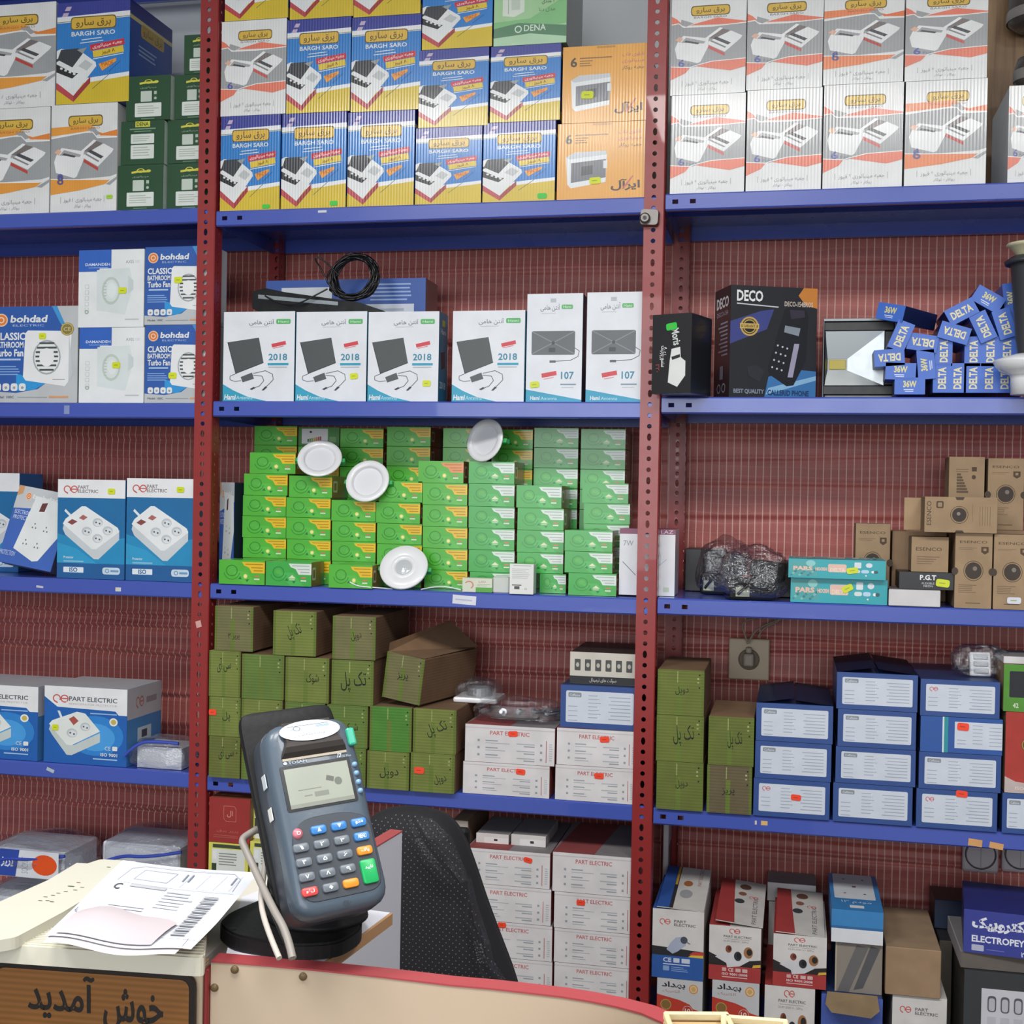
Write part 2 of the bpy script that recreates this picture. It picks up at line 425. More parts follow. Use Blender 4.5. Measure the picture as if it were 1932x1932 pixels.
def make_cloth():
    x0, x1, z0, z1 = -2.15, 1.0, .25, ztopc
    rg = random.Random(3); folds = []
    z = z0
    while z < z1:
        folds.append((z, rg.uniform(-.02, .03), rg.uniform(.004, .009), rg.uniform(.004, .008), rg.uniform(0, 6), rg.choice((1, .4, .25))))
        z += rg.uniform(.035, .11)
    nx, nz = 130, 420
    vs_, fs = [], []
    for j in range(nz + 1):
        zz = z0 + (z1 - z0) * j / nz
        for i in range(nx + 1):
            xx = x0 + (x1 - x0) * i / nx
            y = .004 * noise.noise((xx * 2.2, zz * 5, 1.3))
            for fz, sl, am, wd, ph, st in folds:
                dz = zz - fz - sl * (xx + .6) * .5 - .006 * math.sin(xx * 3 + ph)
                if abs(dz) < .05:
                    y += -am * st * math.exp(-(dz / wd) ** 2) + am * .8 * st * math.exp(-((dz + wd * 1.6) / (wd * .8)) ** 2)
            vs_.append((xx, CLY + y, zz))
    for j in range(nz):
        for i in range(nx):
            a = j * (nx + 1) + i; fs.append((a, a + 1, a + nx + 2, a + nx + 1))
    me = bpy.data.meshes.new('backdrop_cloth'); me.from_pydata(vs_, [], fs)
    o = link('backdrop_cloth', me, None, cloth_material(), smooth=True)
    tag(o, 'red woven checked cloth hung in folds behind the racks', 'cloth')
make_cloth()

# ================================================================== the rack
REDP = mat('red enamel', '#932b2b', .35, coat=.3, bump=(40, .05))
BLUEP = mat('blue enamel', '#465ab4', .28, coat=.4, bump=(14, .06))
PA = P(365, 900).x; PB = P(1205, 900).x; PW = .040
rack = empty('shelving_rack', (PA, 0, 0), 'red perforated steel posts with blue steel shelves along the wall', 'shelf rack')
def perforated(length, w, plane, pitch=.0225, sq=0):
    """a strip with punched holes, alternately round and slotted"""
    bm = bmesh.new(); n = int(length / pitch)
    for k in range(n):
        z0 = k * pitch; z1 = z0 + pitch; zc = (z0 + z1) / 2; xc = w * .5
        rx, rz = ((.0046, .0082) if k % 4 in (0,) else (.005, .005)) if plane == 'f' else (.0036, .005)
        outer = [(0, z0), (xc, z0), (w, z0), (w, zc), (w, z1), (xc, z1), (0, z1), (0, zc)]
        ang = [225, 270, 315, 0, 45, 90, 135, 180]
        inner = [(xc + rx * math.cos(R(a)), zc + rz * math.sin(R(a))) for a in ang]
        vo = [bm.verts.new((x, 0, z)) for x, z in outer]; vi = [bm.verts.new((x, 0, z)) for x, z in inner]
        vb = [bm.verts.new((x, .0022, z)) for x, z in inner]
        for i in range(8):
            j = (i + 1) % 8
            bm.faces.new((vo[i], vo[j], vi[j], vi[i])); bm.faces.new((vi[i], vi[j], vb[j], vb[i]))
    bmesh.ops.remove_doubles(bm, verts=bm.verts, dist=1e-5)
    return bm
POSTH = 2.88
def post(X, Y, rear=False):
    bm = perforated(POSTH, PW, 'f')
    side = perforated(POSTH, .036, 's')
    # flange runs back from the right-hand edge, joined to the face over a small bend
    me2 = bpy.data.meshes.new('t'); 
    bmesh.ops.rotate(side, verts=side.verts, cent=(0, 0, 0), matrix=Matrix.Rotation(R(90), 3, 'Z'))
    bmesh.ops.translate(side, verts=side.verts, vec=(PW + .002, .002, 0))
    side.to_mesh(me2); side.free()
    if rear:
        for v in bm.verts: v.co.y = -v.co.y
    bm.from_mesh(me2); bpy.data.meshes.remove(me2)
    q = [bm.verts.new(c) for c in ((PW, 0, 0), (PW + .002, .002, 0), (PW + .002, .002, POSTH), (PW, 0, POSTH))]
    bm.faces.new(q)
    # plain inner lining of the bend edge gives the sheet its thickness
    for f in bm.faces: f.smooth = False
    if rear:
        for v in bm.verts: v.co.y = -v.co.y
    o = link('post', bm_mesh(bm), rack, REDP)
    o.location = (X - PA, Y, 0)
    return o
for X in (PA - 1.0, PA, PB, PB + 1.0):
    post(X, 0); post(X + .03, .33, True)
SZ = {}
def shelf(bay, n, z, Xa, Xb, holes=True, dep=.33):
    """steel tray: sheet, folded lips with punched slots near its ends"""
    L = Xb - Xa; H = .0345; bm = bmesh.new()
    def quad(a, b, c, d_): bm.faces.new([bm.verts.new(p) for p in (a, b, c, d_)])
    c = .003
    quad((0, c, 0), (L, c, 0), (L, dep, 0), (0, dep, 0))
    quad((0, 0, -c), (L, 0, -c), (L, c, 0), (0, c, 0))
    xs = [0, .014, .026, .05, .062, L - .046, L - .034, L - .026, L - .014, L] if holes else [0, L]
    hs = {1, 3, 7}
    zs = [-c, -.0125, -.0215, -H + c]
    for i in range(len(xs) - 1):
        for k in range(3):
            if holes and k == 1 and i in hs: continue
            quad((xs[i], 0, zs[k + 1]), (xs[i + 1], 0, zs[k + 1]), (xs[i + 1], 0, zs[k]), (xs[i], 0, zs[k]))
    quad((0, 0, -H + c), (L, 0, -H + c), (L, c, -H), (0, c, -H))
    quad((0, c, -H), (L, c, -H), (L, .014, -H), (0, .014, -H))
    for X in (0, L): quad((X, 0, -H), (X, dep, -H), (X, dep, 0), (X, 0, -c))
    quad((0, dep, -H), (L, dep, -H), (L, dep, 0), (0, dep, 0)); quad((0, dep - .014, -H), (L, dep - .014, -H), (L, dep, -H), (0, dep, -H))
    # stiffening channel under the sheet
    quad((0, dep * .45, -.0006), (L, dep * .45, -.0006), (L, dep * .5, -.012), (0, dep * .5, -.012)); quad((0, dep * .55, -.0006), (L, dep * .55, -.0006), (L, dep * .5, -.012), (0, dep * .5, -.012))
    bmesh.ops.remove_doubles(bm, verts=bm.verts, dist=1e-5); bmesh.ops.recalc_face_normals(bm, faces=bm.faces)
    o = link('shelf', bm_mesh(bm), rack, BLUEP); o.location = (Xa - PA, .003, z)
    SZ[bay + str(n)] = z
    return o
XL = (PA - 1 + PW + .004, PA + PW - .008); XM = (PA + PW + .004, PB + PW - .008); XR = (PB + PW + .004, PB + 1 + PW - .008)
for n, l, mm, r in ((1, (187, 397.5), (815, 384.5), (1600, 354)), (2, (182, 760), (806, 757.5), (1590, 749)),
                    (3, (180, 1093.7), (800, 1115), (1588, 1140)), (4, (178, 1446), (1032, 1508), (1588, 1549)),
                    (5, (180, 1815), (1000, 1950), (1588, 2010))):
    for bay, q, X in (('L', l, XL), ('M', mm, XM), ('R', r, XR)):
        z = P(*q, .003).z
        shelf(bay, n, z, *X)
shelf('L', 0, P(190, 14, .33).z + .036, *XL)
zbolt = 0
# square clamp screwed to the middle post
g = P(1226, 411, -.004)
cl = empty('post_clamp', g, 'grey metal clamp with a round stud on the red post', 'clamp')
GREYM = mat('dull grey metal', '#6f6b68', .35, metal=.8)
bm = bmesh.new(); q = rounded([(-.021, -.017), (.019, -.019), (.021, .015), (-.019, .018)], .008)
a = [bm.verts.new((x, 0, z)) for x, z in q]; b_ = [bm.verts.new((x * .9, -.012, z * .9)) for x, z in q]
bm.faces.new(a); bm.faces.new(b_)
for i in range(len(q)): bm.faces.new((a[i], a[(i + 1) % len(q)], b_[(i + 1) % len(q)], b_[i]))
bmesh.ops.recalc_face_normals(bm, faces=bm.faces)
link('plate', bm_mesh(bm), cl, GREYM)
bm = bmesh.new(); lathe(bm, [(.0001, -.024), (.004, -.024), (.0045, -.022), (.008, -.022), (.011, -.019), (.011, -.012)], 20, 'Y'); o = link('stud', bm_mesh(bm), cl, GREYM, smooth=False); o.location = (-.008, 0, -.004)
bm = bmesh.new(); lathe(bm, [(.0001, -.0245), (.0035, -.0245), (.0035, -.023)], 14, 'Y'); o = link('screw_hole', bm_mesh(bm), cl, mat('black plastic', '#141416', .4)); o.location = (-.008, 0, -.004)

# ================================================================== prints
WH = '#e9ebea'
def logo_gold(A, x0, y0, x1, y1):
    A.rrect(x0 - .012, y0 - .01, x1 + .012, y1 + .01, .05, '#6a5a30'); A.rrect(x0, y0, x1, y1, .045, '#e0b848')
    A.text('برق سارو', x0 + .06, y0 + .01, x1 - .06, y1 - .01, '#6b5526', bold=.015)
def art_bs_blue():
    A = Art(.68); bl = '#2f82cf'
    A.rect(0, 0, 1, 1, bl); A.rect(0, .87, 1, 1, '#3b4399')
    A.poly([(.04, .83), (.12, .83), (.2, .96), (.13, .96)], '#c9b6cf'); A.poly([(.06, .9), (.26, .9), (.24, .92), (.06, .92)], '#3b4399')
    A.poly([(0, .80), (1, .825), (1, .885), (0, .86)], '#eef0f2'); A.poly([(0, .805), (1, .83), (1, .838), (0, .813)], '#8a8f70')
    logo_gold(A, .2, .735, .8, .845)
    A.text('BARGH SARO', .2, .665, .8, .71, WH, bold=.02)
    A.rect(.34, .628, .62, .636, WH, 4); A.rect(.32, .598, .64, .606, WH, 4)
    A.rect(.46, .535, .93, .595, '#cf3340', 8); A.text('جعبه مینیاتوری', .49, .545, .9, .588, '#f3dde0', 8, bold=.02)
    A.rect(.5, .465, .92, .53, '#e5c83c', 8); A.text('۸ فیوز', .62, .475, .8, .52, '#7a3020', 8, bold=.02)
    A.rect(.5, .447, .92, .455, WH, 8)
    A.poly([(.58, .38), (.82, .43), (.82, .40), (.63, .31)], '#f0a13a'); A.text('MADE', .62, .36, .78, .4, '#b04a20', 8)
    A.poly([(0, .19), (.4, .20), (1, .25), (1, .29), (.45, .25), (0, .22)], '#eef0f2'); A.poly([(0, 0), (1, 0), (1, .25), (.45, .205), (0, .19)], '#dcc032')
    A.line([(.5, .14), (.72, .27)], .006, '#6a6a40'); A.line([(.72, .3), (.88, .40)], .005, '#1f5a9a')
    A.poly([(0, .22), (.24, .085), (.24, .02), (0, .15)], '#c04a50'); A.poly([(.24, .085), (.47, .26), (.47, .2), (.24, .02)], '#a63a40')
    A.poly([(0, .22), (.24, .08), (.55, .36), (.54, .40), (.36, .50), (.06, .55), (0, .53)], '#e9ecec')
    A.poly([(0, .42), (.06, .54), (.3, .545), (.36, .49), (.22, .36), (0, .45)], '#3c4046'); A.poly([(.28, .53), (.42, .55), (.36, .49)], '#9aa0a2')
    A.poly([(0, .32), (0, .40), (.22, .31), (.3, .30), (.22, .25)], '#2a2c30')
    for i in range(4): A.rect(.05 + .06 * i, .345 - .02 * i, .085 + .06 * i, .365 - .02 * i, '#e6e8e8', -20)
    A.poly([(.3, .37), (.4, .43), (.5, .38), (.42, .32)], '#c4c9ca')
    return A
def art_bs_side():
    A = Art(1.1); A.rect(0, 0, 1, 1, '#2350a8'); A.rect(0, .87, 1, 1, '#2c3488'); A.rect(0, .82, 1, .86, '#e6d48a'); A.rrect(.25, .7, .8, .83, .04, '#c9a94a')
    A.text('برق سارو', .3, .72, .75, .81, '#6b5526'); A.small(.2, .5, .7, .62, 3, '#9db8e0'); A.rect(.3, .25, .8, .33, '#c03340'); A.rect(.3, .16, .8, .24, '#d8bc3c'); A.rect(0, 0, 1, .12, '#c9ae2c')
    return A
def art_bs_white(v):
    A = Art(.76); c1, c2 = ('#ec7f66', '#e8604a') if v == 6 else ('#ee8a58', '#e87848') if v == 60 else ('#eba042', '#e98a3a')
    g = '#a3a6a8'
    A.rect(0, 0, 1, 1, '#e8eae9')
    logo_gold(A, .27, .80, .77, .885)
    if v == 6:
        A.poly([(0, .80), (.07, .77), (.14, .72), (0, .715)], c1); A.poly([(.13, .765), (.3, .72), (.2, .69), (.12, .71)], g)
        A.poly([(.24, .70), (.32, .715), (.62, .765), (1, .715), (1, .69)], c1)
        A.poly([(0, .715), (.1, .725), (.16, .685), (.55, .68), (1, .70), (1, .34), (.55, .325), (.3, .275), (0, .29)], g)
        A.line([(0, .715), (.1, .725), (.16, .685), (.55, .68), (1, .70)], .009, '#f6f6f4')
    else:
        A.poly([(0, .79), (.6, .805), (.68, .76), (.62, .75), (0, .71)], c1); A.poly([(.62, .78), (.72, .735), (.78, .72), (1, .75), (1, .69), (.75, .70)], c2)
        A.poly([(.55, .765), (.66, .775), (.74, .715), (.68, .70)], g)
        A.poly([(0, .69), (.52, .735), (.63, .735), (.7, .68), (1, .68), (1, .34), (.9, .32), (.3, .30), (0, .31)], g)
        A.line([(0, .69), (.52, .735), (.63, .735), (.7, .68), (1, .68)], .009, '#f6f6f4')
    A.text('BARGH SARO', .3, .765, .74, .785, '#7a7478' if v == 6 else '#a8743a')
    # two fuse boxes
    A.poly([(.45, .56), (.65, .665), (.69, .655), (.5, .55)], '#f2f4f4'); A.poly([(.5, .56), (.69, .65), (.78, .63), (.66, .55)], '#7c7472')
    A.poly([(.48, .52), (.49, .50), (.72, .415), (.93, .545), (.95, .57), (.8, .625), (.72, .60)], '#eceeee'); A.poly([(.48, .50), (.72, .405), (.72, .375), (.5, .46)], '#cf5a56' if v == 6 else '#c04a40')
    A.poly([(.56, .555), (.6, .575), (.8, .505), (.76, .485)], '#4a4c50'); A.poly([(.52, .53), (.54, .54), (.74, .465), (.72, .455)], '#8a8c8e')
    A.poly([(.05, .47), (.08, .53), (.16, .6), (.5, .56), (.5, .48), (.4, .33), (.36, .315), (.08, .37)], '#eef0f0'); A.poly([(.13, .53), (.2, .58), (.46, .53), (.44, .51)], '#a8aaac'); A.poly([(.17, .535), (.2, .55), (.38, .52), (.36, .505)], '#4c4e52')
    A.poly([(.05, .56), (.12, .53), (.16, .57), (.11, .59)], '#e6b8a0')
    A.text('8' if v == 8 else '6', .1, .285, .19, .36, '#5a60a8', bold=.02); A.text('Fuse', .22, .29, .36, .315, '#7a7ca0')
    if v == 6:
        A.poly([(0, .29), (.26, .275), (.2, .22), (0, .155)], c1); A.poly([(.34, .285), (.55, .325), (1, .34), (1, .26), (.8, .225), (.45, .27)], c1)
        A.line([(0, .29), (.26, .275), (.32, .29), (.55, .327), (1, .342)], .008, '#f6f6f4')
    else:
        A.poly([(0, .31), (.3, .30), (.9, .29), (.83, .25), (.45, .2), (0, .165)], c1); A.poly([(.84, .25), (1, .315), (1, .29), (.9, .24)], g); A.line([(0, .312), (.3, .302), (.88, .292), (1, .33)], .008, '#f6f6f4')
        A.text('8' if v == 8 else '6', .1, .255, .2, .345, '#5a5c8c', bold=.02)
    A.text('جعبه مینیاتوری ۶ فیوز' if v != 8 else 'جعبه مینیاتوری ۸ فیوز', .2, .085, .78, .135, '#9a9ca0'); A.rect(.155, .085, .16, .145, '#9a9ca0'); A.rect(.815, .085, .82, .145, '#9a9ca0')
    A.text('روکار - توکار', .36, .035, .62, .068, '#9a9ca0')
    return A
def art_dena_dark(v):
    A = Art(1.0); A.rect(0, 0, 1, 1, '#1f4a2c')
    if v:
        A.rect(.33, .86, .67, .99, '#d8d24a'); A.text('DENA', .36, .88, .64, .97, '#2a4a20', bold=.02); A.rect(.2, .8, .8, .83, '#7a9a80'); A.rect(.3, .75, .7, .77, '#7a9a80')
        A.rrect(.23, .48, .77, .70, .02, '#dfe6df'); A.rrect(.23, .13, .77, .45, .02, '#dfe6df'); A.small(.28, .52, .72, .66, 3, '#b4bcb4'); A.small(.28, .18, .72, .42, 4, '#b4bcb4')
    else:
        A.line([(.3, .83), (.45, .85), (.7, .85)], .045, '#d8d24a'); A.ring(.5, .87, .09, .3, '#d8d24a', ry=.05); A.ell(.68, .86, .05, '#d8d24a', ry=.03)
        A.text('مینیاتوری', .32, .71, .68, .76, '#a8c0a0'); A.rrect(.33, .42, .58, .66, .015, '#c8d4c8'); A.rect(.62, .45, .70, .66, '#31583c')
        A.rect(.63, .58, .69, .65, '#b8c8b8'); A.ell(.66, .49, .03, '#b8c8b8')
        A.rrect(.2, .08, .8, .39, .02, '#dfe6df'); A.small(.26, .14, .74, .34, 4, '#b4bcb4'); A.rect(.35, .03, .65, .045, '#7a9a80')
    return A
def art_dena_light():
    A = Art(.92); A.rect(0, 0, 1, 1, '#a8d4a0'); A.poly([(0, .3), (.5, .33), (1, .6), (1, .25), (0, .12)], '#86c486'); A.poly([(0, .22), (.35, .28), (1, .22), (1, .05), (0, .1)], '#5a8a68'); A.poly([(0, 0), (1, 0), (1, .08), (.5, .14), (0, .1)], '#b6dcb8')
    A.poly([(.12, .38), (.12, .68), (.28, .76), (.42, .7), (.42, .42), (.28, .36)], '#dfe9dc'); A.line([(.2, .4), (.2, .7), (.4, .68)], .008, '#98a898'); A.rect(.24, .45, .36, .62, '#c6d6c4')
    A.text('DENA', .42, .17, .72, .25, '#dcefdc', bold=.01); A.ring(.34, .2, .05, .3, '#dcefdc')
    A.text('جعبه فیوز', .66, .62, .9, .7, '#2a4a30'); A.text('۲ عددی', .66, .5, .84, .57, '#2a4a30'); A.text('مدل دنا', .62, .4, .84, .46, '#4a7a50')
    return A
def art_iral():
    A = Art(1.1); A.rect(0, 0, 1, 1, '#eba843')
    A.text('6', .09, .73, .17, .86, '#4c3a1c', bold=.03); A.rect(.2, .835, .58, .85, '#8a6428'); A.small(.2, .73, .36, .82, 3, '#8a6428')
    A.text('تابلوی قاب', .7, .83, .96, .89, '#c06a6a'); A.text('مینیاتوری', .7, .75, .96, .81, '#c06a6a'); A.text('جعبه روکار', .7, .66, .96, .72, '#5a4426')
    A.poly([(.1, .56), (.2, .62), (.56, .63), (.57, .58), (.56, .22), (.16, .15), (.12, .2)], '#e6eaec'); A.poly([(.1, .56), (.2, .62), (.56, .63), (.57, .58), (.14, .53)], '#c6ccd2')
    A.poly([(.16, .48), (.56, .52), (.56, .28), (.16, .22)], '#70747c'); A.poly([(.28, .43), (.41, .445), (.41, .33), (.28, .31)], '#484a52'); A.rect(.53, .4, .575, .5, '#dfe3e6')
    A.text('ایرآل', .62, .1, .95, .25, '#4a2a26', bold=.03); A.poly([(.74, .12), (.86, .29), (.88, .29), (.77, .12)], '#c86a60'); A.rect(.4, .965, .62, .99, '#c98c34')
    return A
def bohdad(A, x, y, w, h):
    A.ell(x, y, h * .62 / A.a, '#f3c9a0'); A.ell(x, y, h * .5 / A.a, '#e8803a'); A.ring(x, y, h * .3 / A.a, .35, '#f6e0c8')
    A.text('bohdad', x + h * .85 / A.a, y - h * .25, x + h * .85 / A.a + w, y + h * .45, WH, bold=.03, skew=.15)
    A.text('ELECTRIC', x + h * 1.1 / A.a, y - h * .62, x + h * .6 / A.a + w, y - h * .42, '#b8c8e8')
def art_fan(big):
    A = Art(.9); A.rect(0, 0, 1, 1, '#c3c7c9'); A.poly([(0, .12), (.3, .1), (.55, .14), (.7, .24), (.8, .6), (.82, .8), (.7, 1), (0, 1)], '#2b5cae'); A.poly([(.3, .12), (.5, .13), (.68, .22), (.3, .3)], '#2d9ade'); A.poly([(.7, 1), (.8, .82), (.86, .8), (.76, 1)], '#3f9ad8')
    bohdad(A, .12, .86, .42, .11)
    A.text('CLASSIC', .04, .65, .40, .73, WH, bold=.03); A.text('BATHROOM', .04, .57, .38, .635, WH, bold=.03); A.text('Turbo Fan', .04, .48, .38, .555, WH, bold=.03); A.rect(.06, .44, .35, .458, '#b8d0f0'); A.small(.04, .28, .36, .39, 4, '#8ab0e4')
    A.poly([(.40, .72), (.43, .75), (.9, .74), (.93, .7), (.9, .22), (.86, .17), (.41, .23), (.38, .27)], '#eef0f2'); A.poly([(.9, .72), (.95, .3), (.9, .22)], '#c9ced2')
    A.ring(.65, .47, .16, .1, '#aab2b6', ry=.18)
    for i in range(7):
        yy = .33 + .046 * i; hw = .13 * math.sqrt(max(0, 1 - ((yy - .47) / .18) ** 2))
        if abs(yy - .47) < .09:
            A.rect(.65 - hw, yy, .65 - hw * .62, yy + .02, '#4a5452'); A.rect(.65 + hw * .62, yy, .65 + hw, yy + .02, '#4a5452')
        else: A.rect(.65 - hw, yy, .65 + hw, yy + .02, '#4a5452')
    A.ell(.65, .47, .085, '#f2f4f4', ry=.095); A.rect(.72, .235, .86, .245, '#b0b6ba')
    for i in range(4): A.rrect(.05 + .095 * i, .12, .13 + .095 * i, .2, .03, WH); A.ell(.09 + .095 * i, .155, .016, '#8fa0b4')
    A.text('Model: 100C', .05, .045, .28, .07, '#3a4450'); A.rect(.32, .052, .66, .06, '#a4a8aa'); A.rect(.68, .05, .9, .07, '#e0a070')
    if big: A.ell(.88, .76, .075, '#8a7a3c'); A.ring(.88, .76, .07, .18, '#c8b468'); A.text('CE', .84, .74, .92, .78, '#e0d4a0')
    return A
def art_damandeh():
    A = Art(.86); A.rect(0, 0, 1, 1, '#eceff0'); A.poly([(0, .72), (.32, .72), (.32, .76), (.5, .76), (.5, 1), (0, 1)], '#2f66c4')
    A.text('DAMANDEH', .1, .795, .48, .83, '#e0e8f6', bold=.02); A.rect(.15, .765, .45, .775, '#88a8e0'); A.text('AXIS', .72, .82, .84, .86, '#8a9096'); A.text('100', .86, .82, .93, .86, '#c4ccd0')
    A.poly([(.28, .74), (.78, .76), (.82, .6), (.8, .42), (.72, .16), (.28, .22)], '#dde6e6'); A.poly([(.76, .66), (.84, .6), (.84, .48), (.76, .42)], '#cfd9da')
    A.ring(.5, .47, .14, .2, '#c3d0c6', ry=.18); A.ell(.51, .475, .07, '#e6eeec', ry=.1)
    for i in range(6): A.rect(.39, .36 + .04 * i, .43, .372 + .04 * i, '#b8c6ba')
    for i in range(5):
        A.rrect(.1, .5 - .075 * i, .16, .555 - .075 * i, .01, '#c9d2d4')
        A.rrect(.108, .506 - .075 * i, .152, .549 - .075 * i, .008, '#eceff0')
    A.ring(.13, .2, .03, .35, '#8aa088'); A.small(.72, .08, .93, .12, 1, '#c4cacc', 0)
    return A
def art_ant(v):
    A = Art(.8 if v == 2018 else .54); A.rect(0, 0, 1, 1, '#e6eaf0'); T = '#2fa3c4'; a = A.a
    if v == 2018:
        A.poly([(0, 0), (.62, 0), (.35, .05), (.15, .12), (0, .19)], T); A.text('Hami', .02, .015, .18, .075, WH, bold=.03, skew=.15); A.text('Antenna', .19, .02, .42, .06, '#c4e6f0', skew=.15)
        A.poly([(.06, .66), (.5, .71), (.57, .43), (.18, .31)], '#4c5052'); A.line([(.06, .66), (.18, .31), (.57, .43)], .008, '#2a2c2e')
        A.line([(.19, .31), (.1, .28), (.1, .24), (.17, .22), (.26, .23)], .007, '#4a4e52'); A.poly([(.25, .27), (.41, .32), (.44, .25), (.28, .21)], '#565a5e')
        A.line([(.43, .31), (.6, .34), (.7, .3), (.71, .24), (.64, .18), (.58, .14)], .007, '#4a4e52'); A.line([(.43, .29), (.55, .28), (.58, .23), (.52, .17), (.42, .14)], .007, '#4a4e52')
        A.poly([(.38, .135), (.44, .16), (.46, .145), (.41, .125)], '#34383c'); A.poly([(.55, .12), (.6, .165), (.63, .155), (.58, .12)], '#34383c')
        A.text('2018', .64, .455, .9, .53, '#3a8aa8', bold=.02); A.rect(.63, .40, .92, .425, T); A.rect(.64, .375, .9, .385, '#b4bac0')
        A.rect(.68, .615, .88, .655, '#d8404a', 12); A.rect(.7, .598, .85, .606, '#e88a90', 12); lx, ly = .74, .885
    else:
        A.poly([(0, 0), (1, 0), (1, .02), (0, .115)], T); A.text('Hami', .08, .018, .25, .055, WH, bold=.03, skew=.15); A.text('Antenna', .27, .018, .56, .048, '#c4e6f0', skew=.15)
        A.rrect(.09, .435, .87, .655, .03, '#62666a'); A.line([(.1, .65), (.86, .445)], .009, '#85898d'); A.line([(.1, .445), (.86, .65)], .009, '#85898d'); A.rrect(.4, .46, .52, .5, .015, '#3c4044'); A.ell(.48, .545, .03, '#3c4044')
        A.line([(.86, .5), (.95, .47), (.93, .42), (.8, .385), (.5, .375)], .006, '#4a4e52'); A.rect(.42, .362, .53, .384, '#5a5e62')
        A.rect(.28, .235, .55, .275, '#d8404a', 10); A.rect(.32, .215, .5, .222, '#e88a90', 10); A.text('107', .63, .21, .86, .28, '#2f86a4', bold=.02); A.rect(.62, .155, .9, .168, '#7f9aac'); A.rect(.64, .13, .86, .137, '#c4c8cc'); lx, ly = .62, .875
        A.rect(.42, .92, .52, .955, '#b8c0c8')
    A.rrect(lx, ly - (.025 if v == 2018 else .018), lx + .2, ly + (.03 if v == 2018 else .022), .02, '#58b868'); A.text('Hami', lx + .03, ly - .012, lx + .17, ly + .014, '#e0f4e0')
    A.text('آنتن هامی', lx - .38, ly - .04, lx - .03, ly + .03, '#6a7076'); A.small(lx - .36, ly - .06, lx - .1, ly - .05, 1, '#b8bec4', 0)
    return A
def art_ant_side():
    A = Art(.6); A.rect(0, 0, 1, 1, '#2380a0'); A.rect(.35, .85, .7, .92, '#b8c850'); A.text('Hami', .2, .76, .8, .82, WH); A.poly([(.2, .55), (.7, .58), (.75, .4), (.3, .36)], '#2c3a44'); A.text('2018', .15, .15, .8, .23, '#d8ecf2', bold=.02)
    return A
def art_black_box():
    A = Art(.5); A.rect(0, 0, 1, 1, '#232325'); A.poly([(.42, .14), (.46, .42), (.5, .56), (.72, .58), (.74, .45), (.86, .4), (.86, .22), (.66, .08)], '#e8eae8'); A.poly([(.5, .46), (.72, .49), (.72, .45), (.52, .42)], '#303234')
    A.text('سنسور پارکینگ', .02, .42, .55, .52, '#e6e6e6', -90, bold=.02); A.text('Moris', .4, .66, .82, .76, '#dfe6e0', -80, bold=.02); A.text('۲۲۰', .05, .3, .25, .35, '#b04a50', -90)
    return A
def art_deco():
    A = Art(.82); A.rect(0, 0, 1, 1, '#26272d'); A.poly([(0, .68), (.35, .78), (.5, .8), (.42, .62), (0, .48)], '#414a8c'); A.poly([(.4, 0), (1, 0), (1, .26), (.8, .27), (.45, .2)], '#3d7ab4'); A.poly([(.42, .04), (1, .18), (1, .22), (.45, .1)], '#8fbfe0'); A.poly([(.78, .93), (.84, 1), (1, 1), (1, .82), (.86, .85)], '#d88a3c')
    A.text('DECO', .07, .86, .37, .96, '#f2f2f2', bold=.03); A.line([(.07, .84), (.3, .83), (.55, .82)], .01, '#d8dade'); A.text('DECO-154BROS', .62, .83, .95, .875, '#d8c8b8', bold=.02)
    A.ell(.22, .64, .105, '#c9a95c'); A.ell(.22, .64, .085, '#2a2620'); A.rect(.11, .62, .33, .665, '#d8b866'); A.text('GUARANTEE', .12, .63, .32, .655, '#3a2a14', bold=.02); A.ring(.22, .64, .075, .15, '#c9a95c')
    A.poly([(.62, .8), (.7, .83), (.86, .82), (.9, .75), (.88, .35), (.74, .13), (.66, .12), (.46, .22), (.44, .28)], '#1b1c24'); A.poly([(.68, .8), (.85, .8), (.86, .74), (.7, .72)], '#3a3444')
    A.poly([(.63, .66), (.81, .64), (.79, .57), (.62, .6)], '#8f99a4'); A.poly([(.74, .5), (.8, .5), (.73, .2), (.67, .2)], '#a9a4bc')
    for i in range(4):
        for j in range(3): A.ell(.55 - .02 * i + .055 * j, .48 - .065 * i - .012 * j, .011, '#c8ccd4')
    A.text('BEST QUALITY', .05, .04, .4, .085, '#8f99a8', bold=.03); A.text('CALLERID PHONE', .44, .035, .92, .085, '#1d3a66', bold=.03)
    A.poly([(.2, .28), (.3, .3), (.4, .25), (.35, .15), (.22, .2)], '#2f3038')
    return A
def art_deco_side():
    A = Art(.36); A.rect(0, 0, 1, 1, '#23262c'); A.text('DECO', .12, .82, .88, .92, '#eef0f4', bold=.03); A.text('DECO-154', .15, .75, .85, .79, '#a8b4c4'); A.small(.25, .38, .85, .7, 9, '#98a8bc', .4, True); A.ring(.35, .1, .12, .3, '#a8b4c0'); A.ring(.65, .1, .12, .3, '#a8b4c0'); A.rect(.4, .18, .6, .3, '#8894a4')
    return A
def art_delta(v):
    A = Art(1.75); A.rect(0, 0, 1, 1, '#3f6fd0')
    if v == 'D': A.text('DELTA', .13, .26, .87, .72, '#e9dfae', bold=.035)
    else: A.text('36W', .28, .42, .72, .82, '#e2d88a', bold=.035); A.rect(.3, .26, .62, .31, '#dfe6f4'); A.rect(.34, .16, .62, .2, '#dfe6f4')
    return A
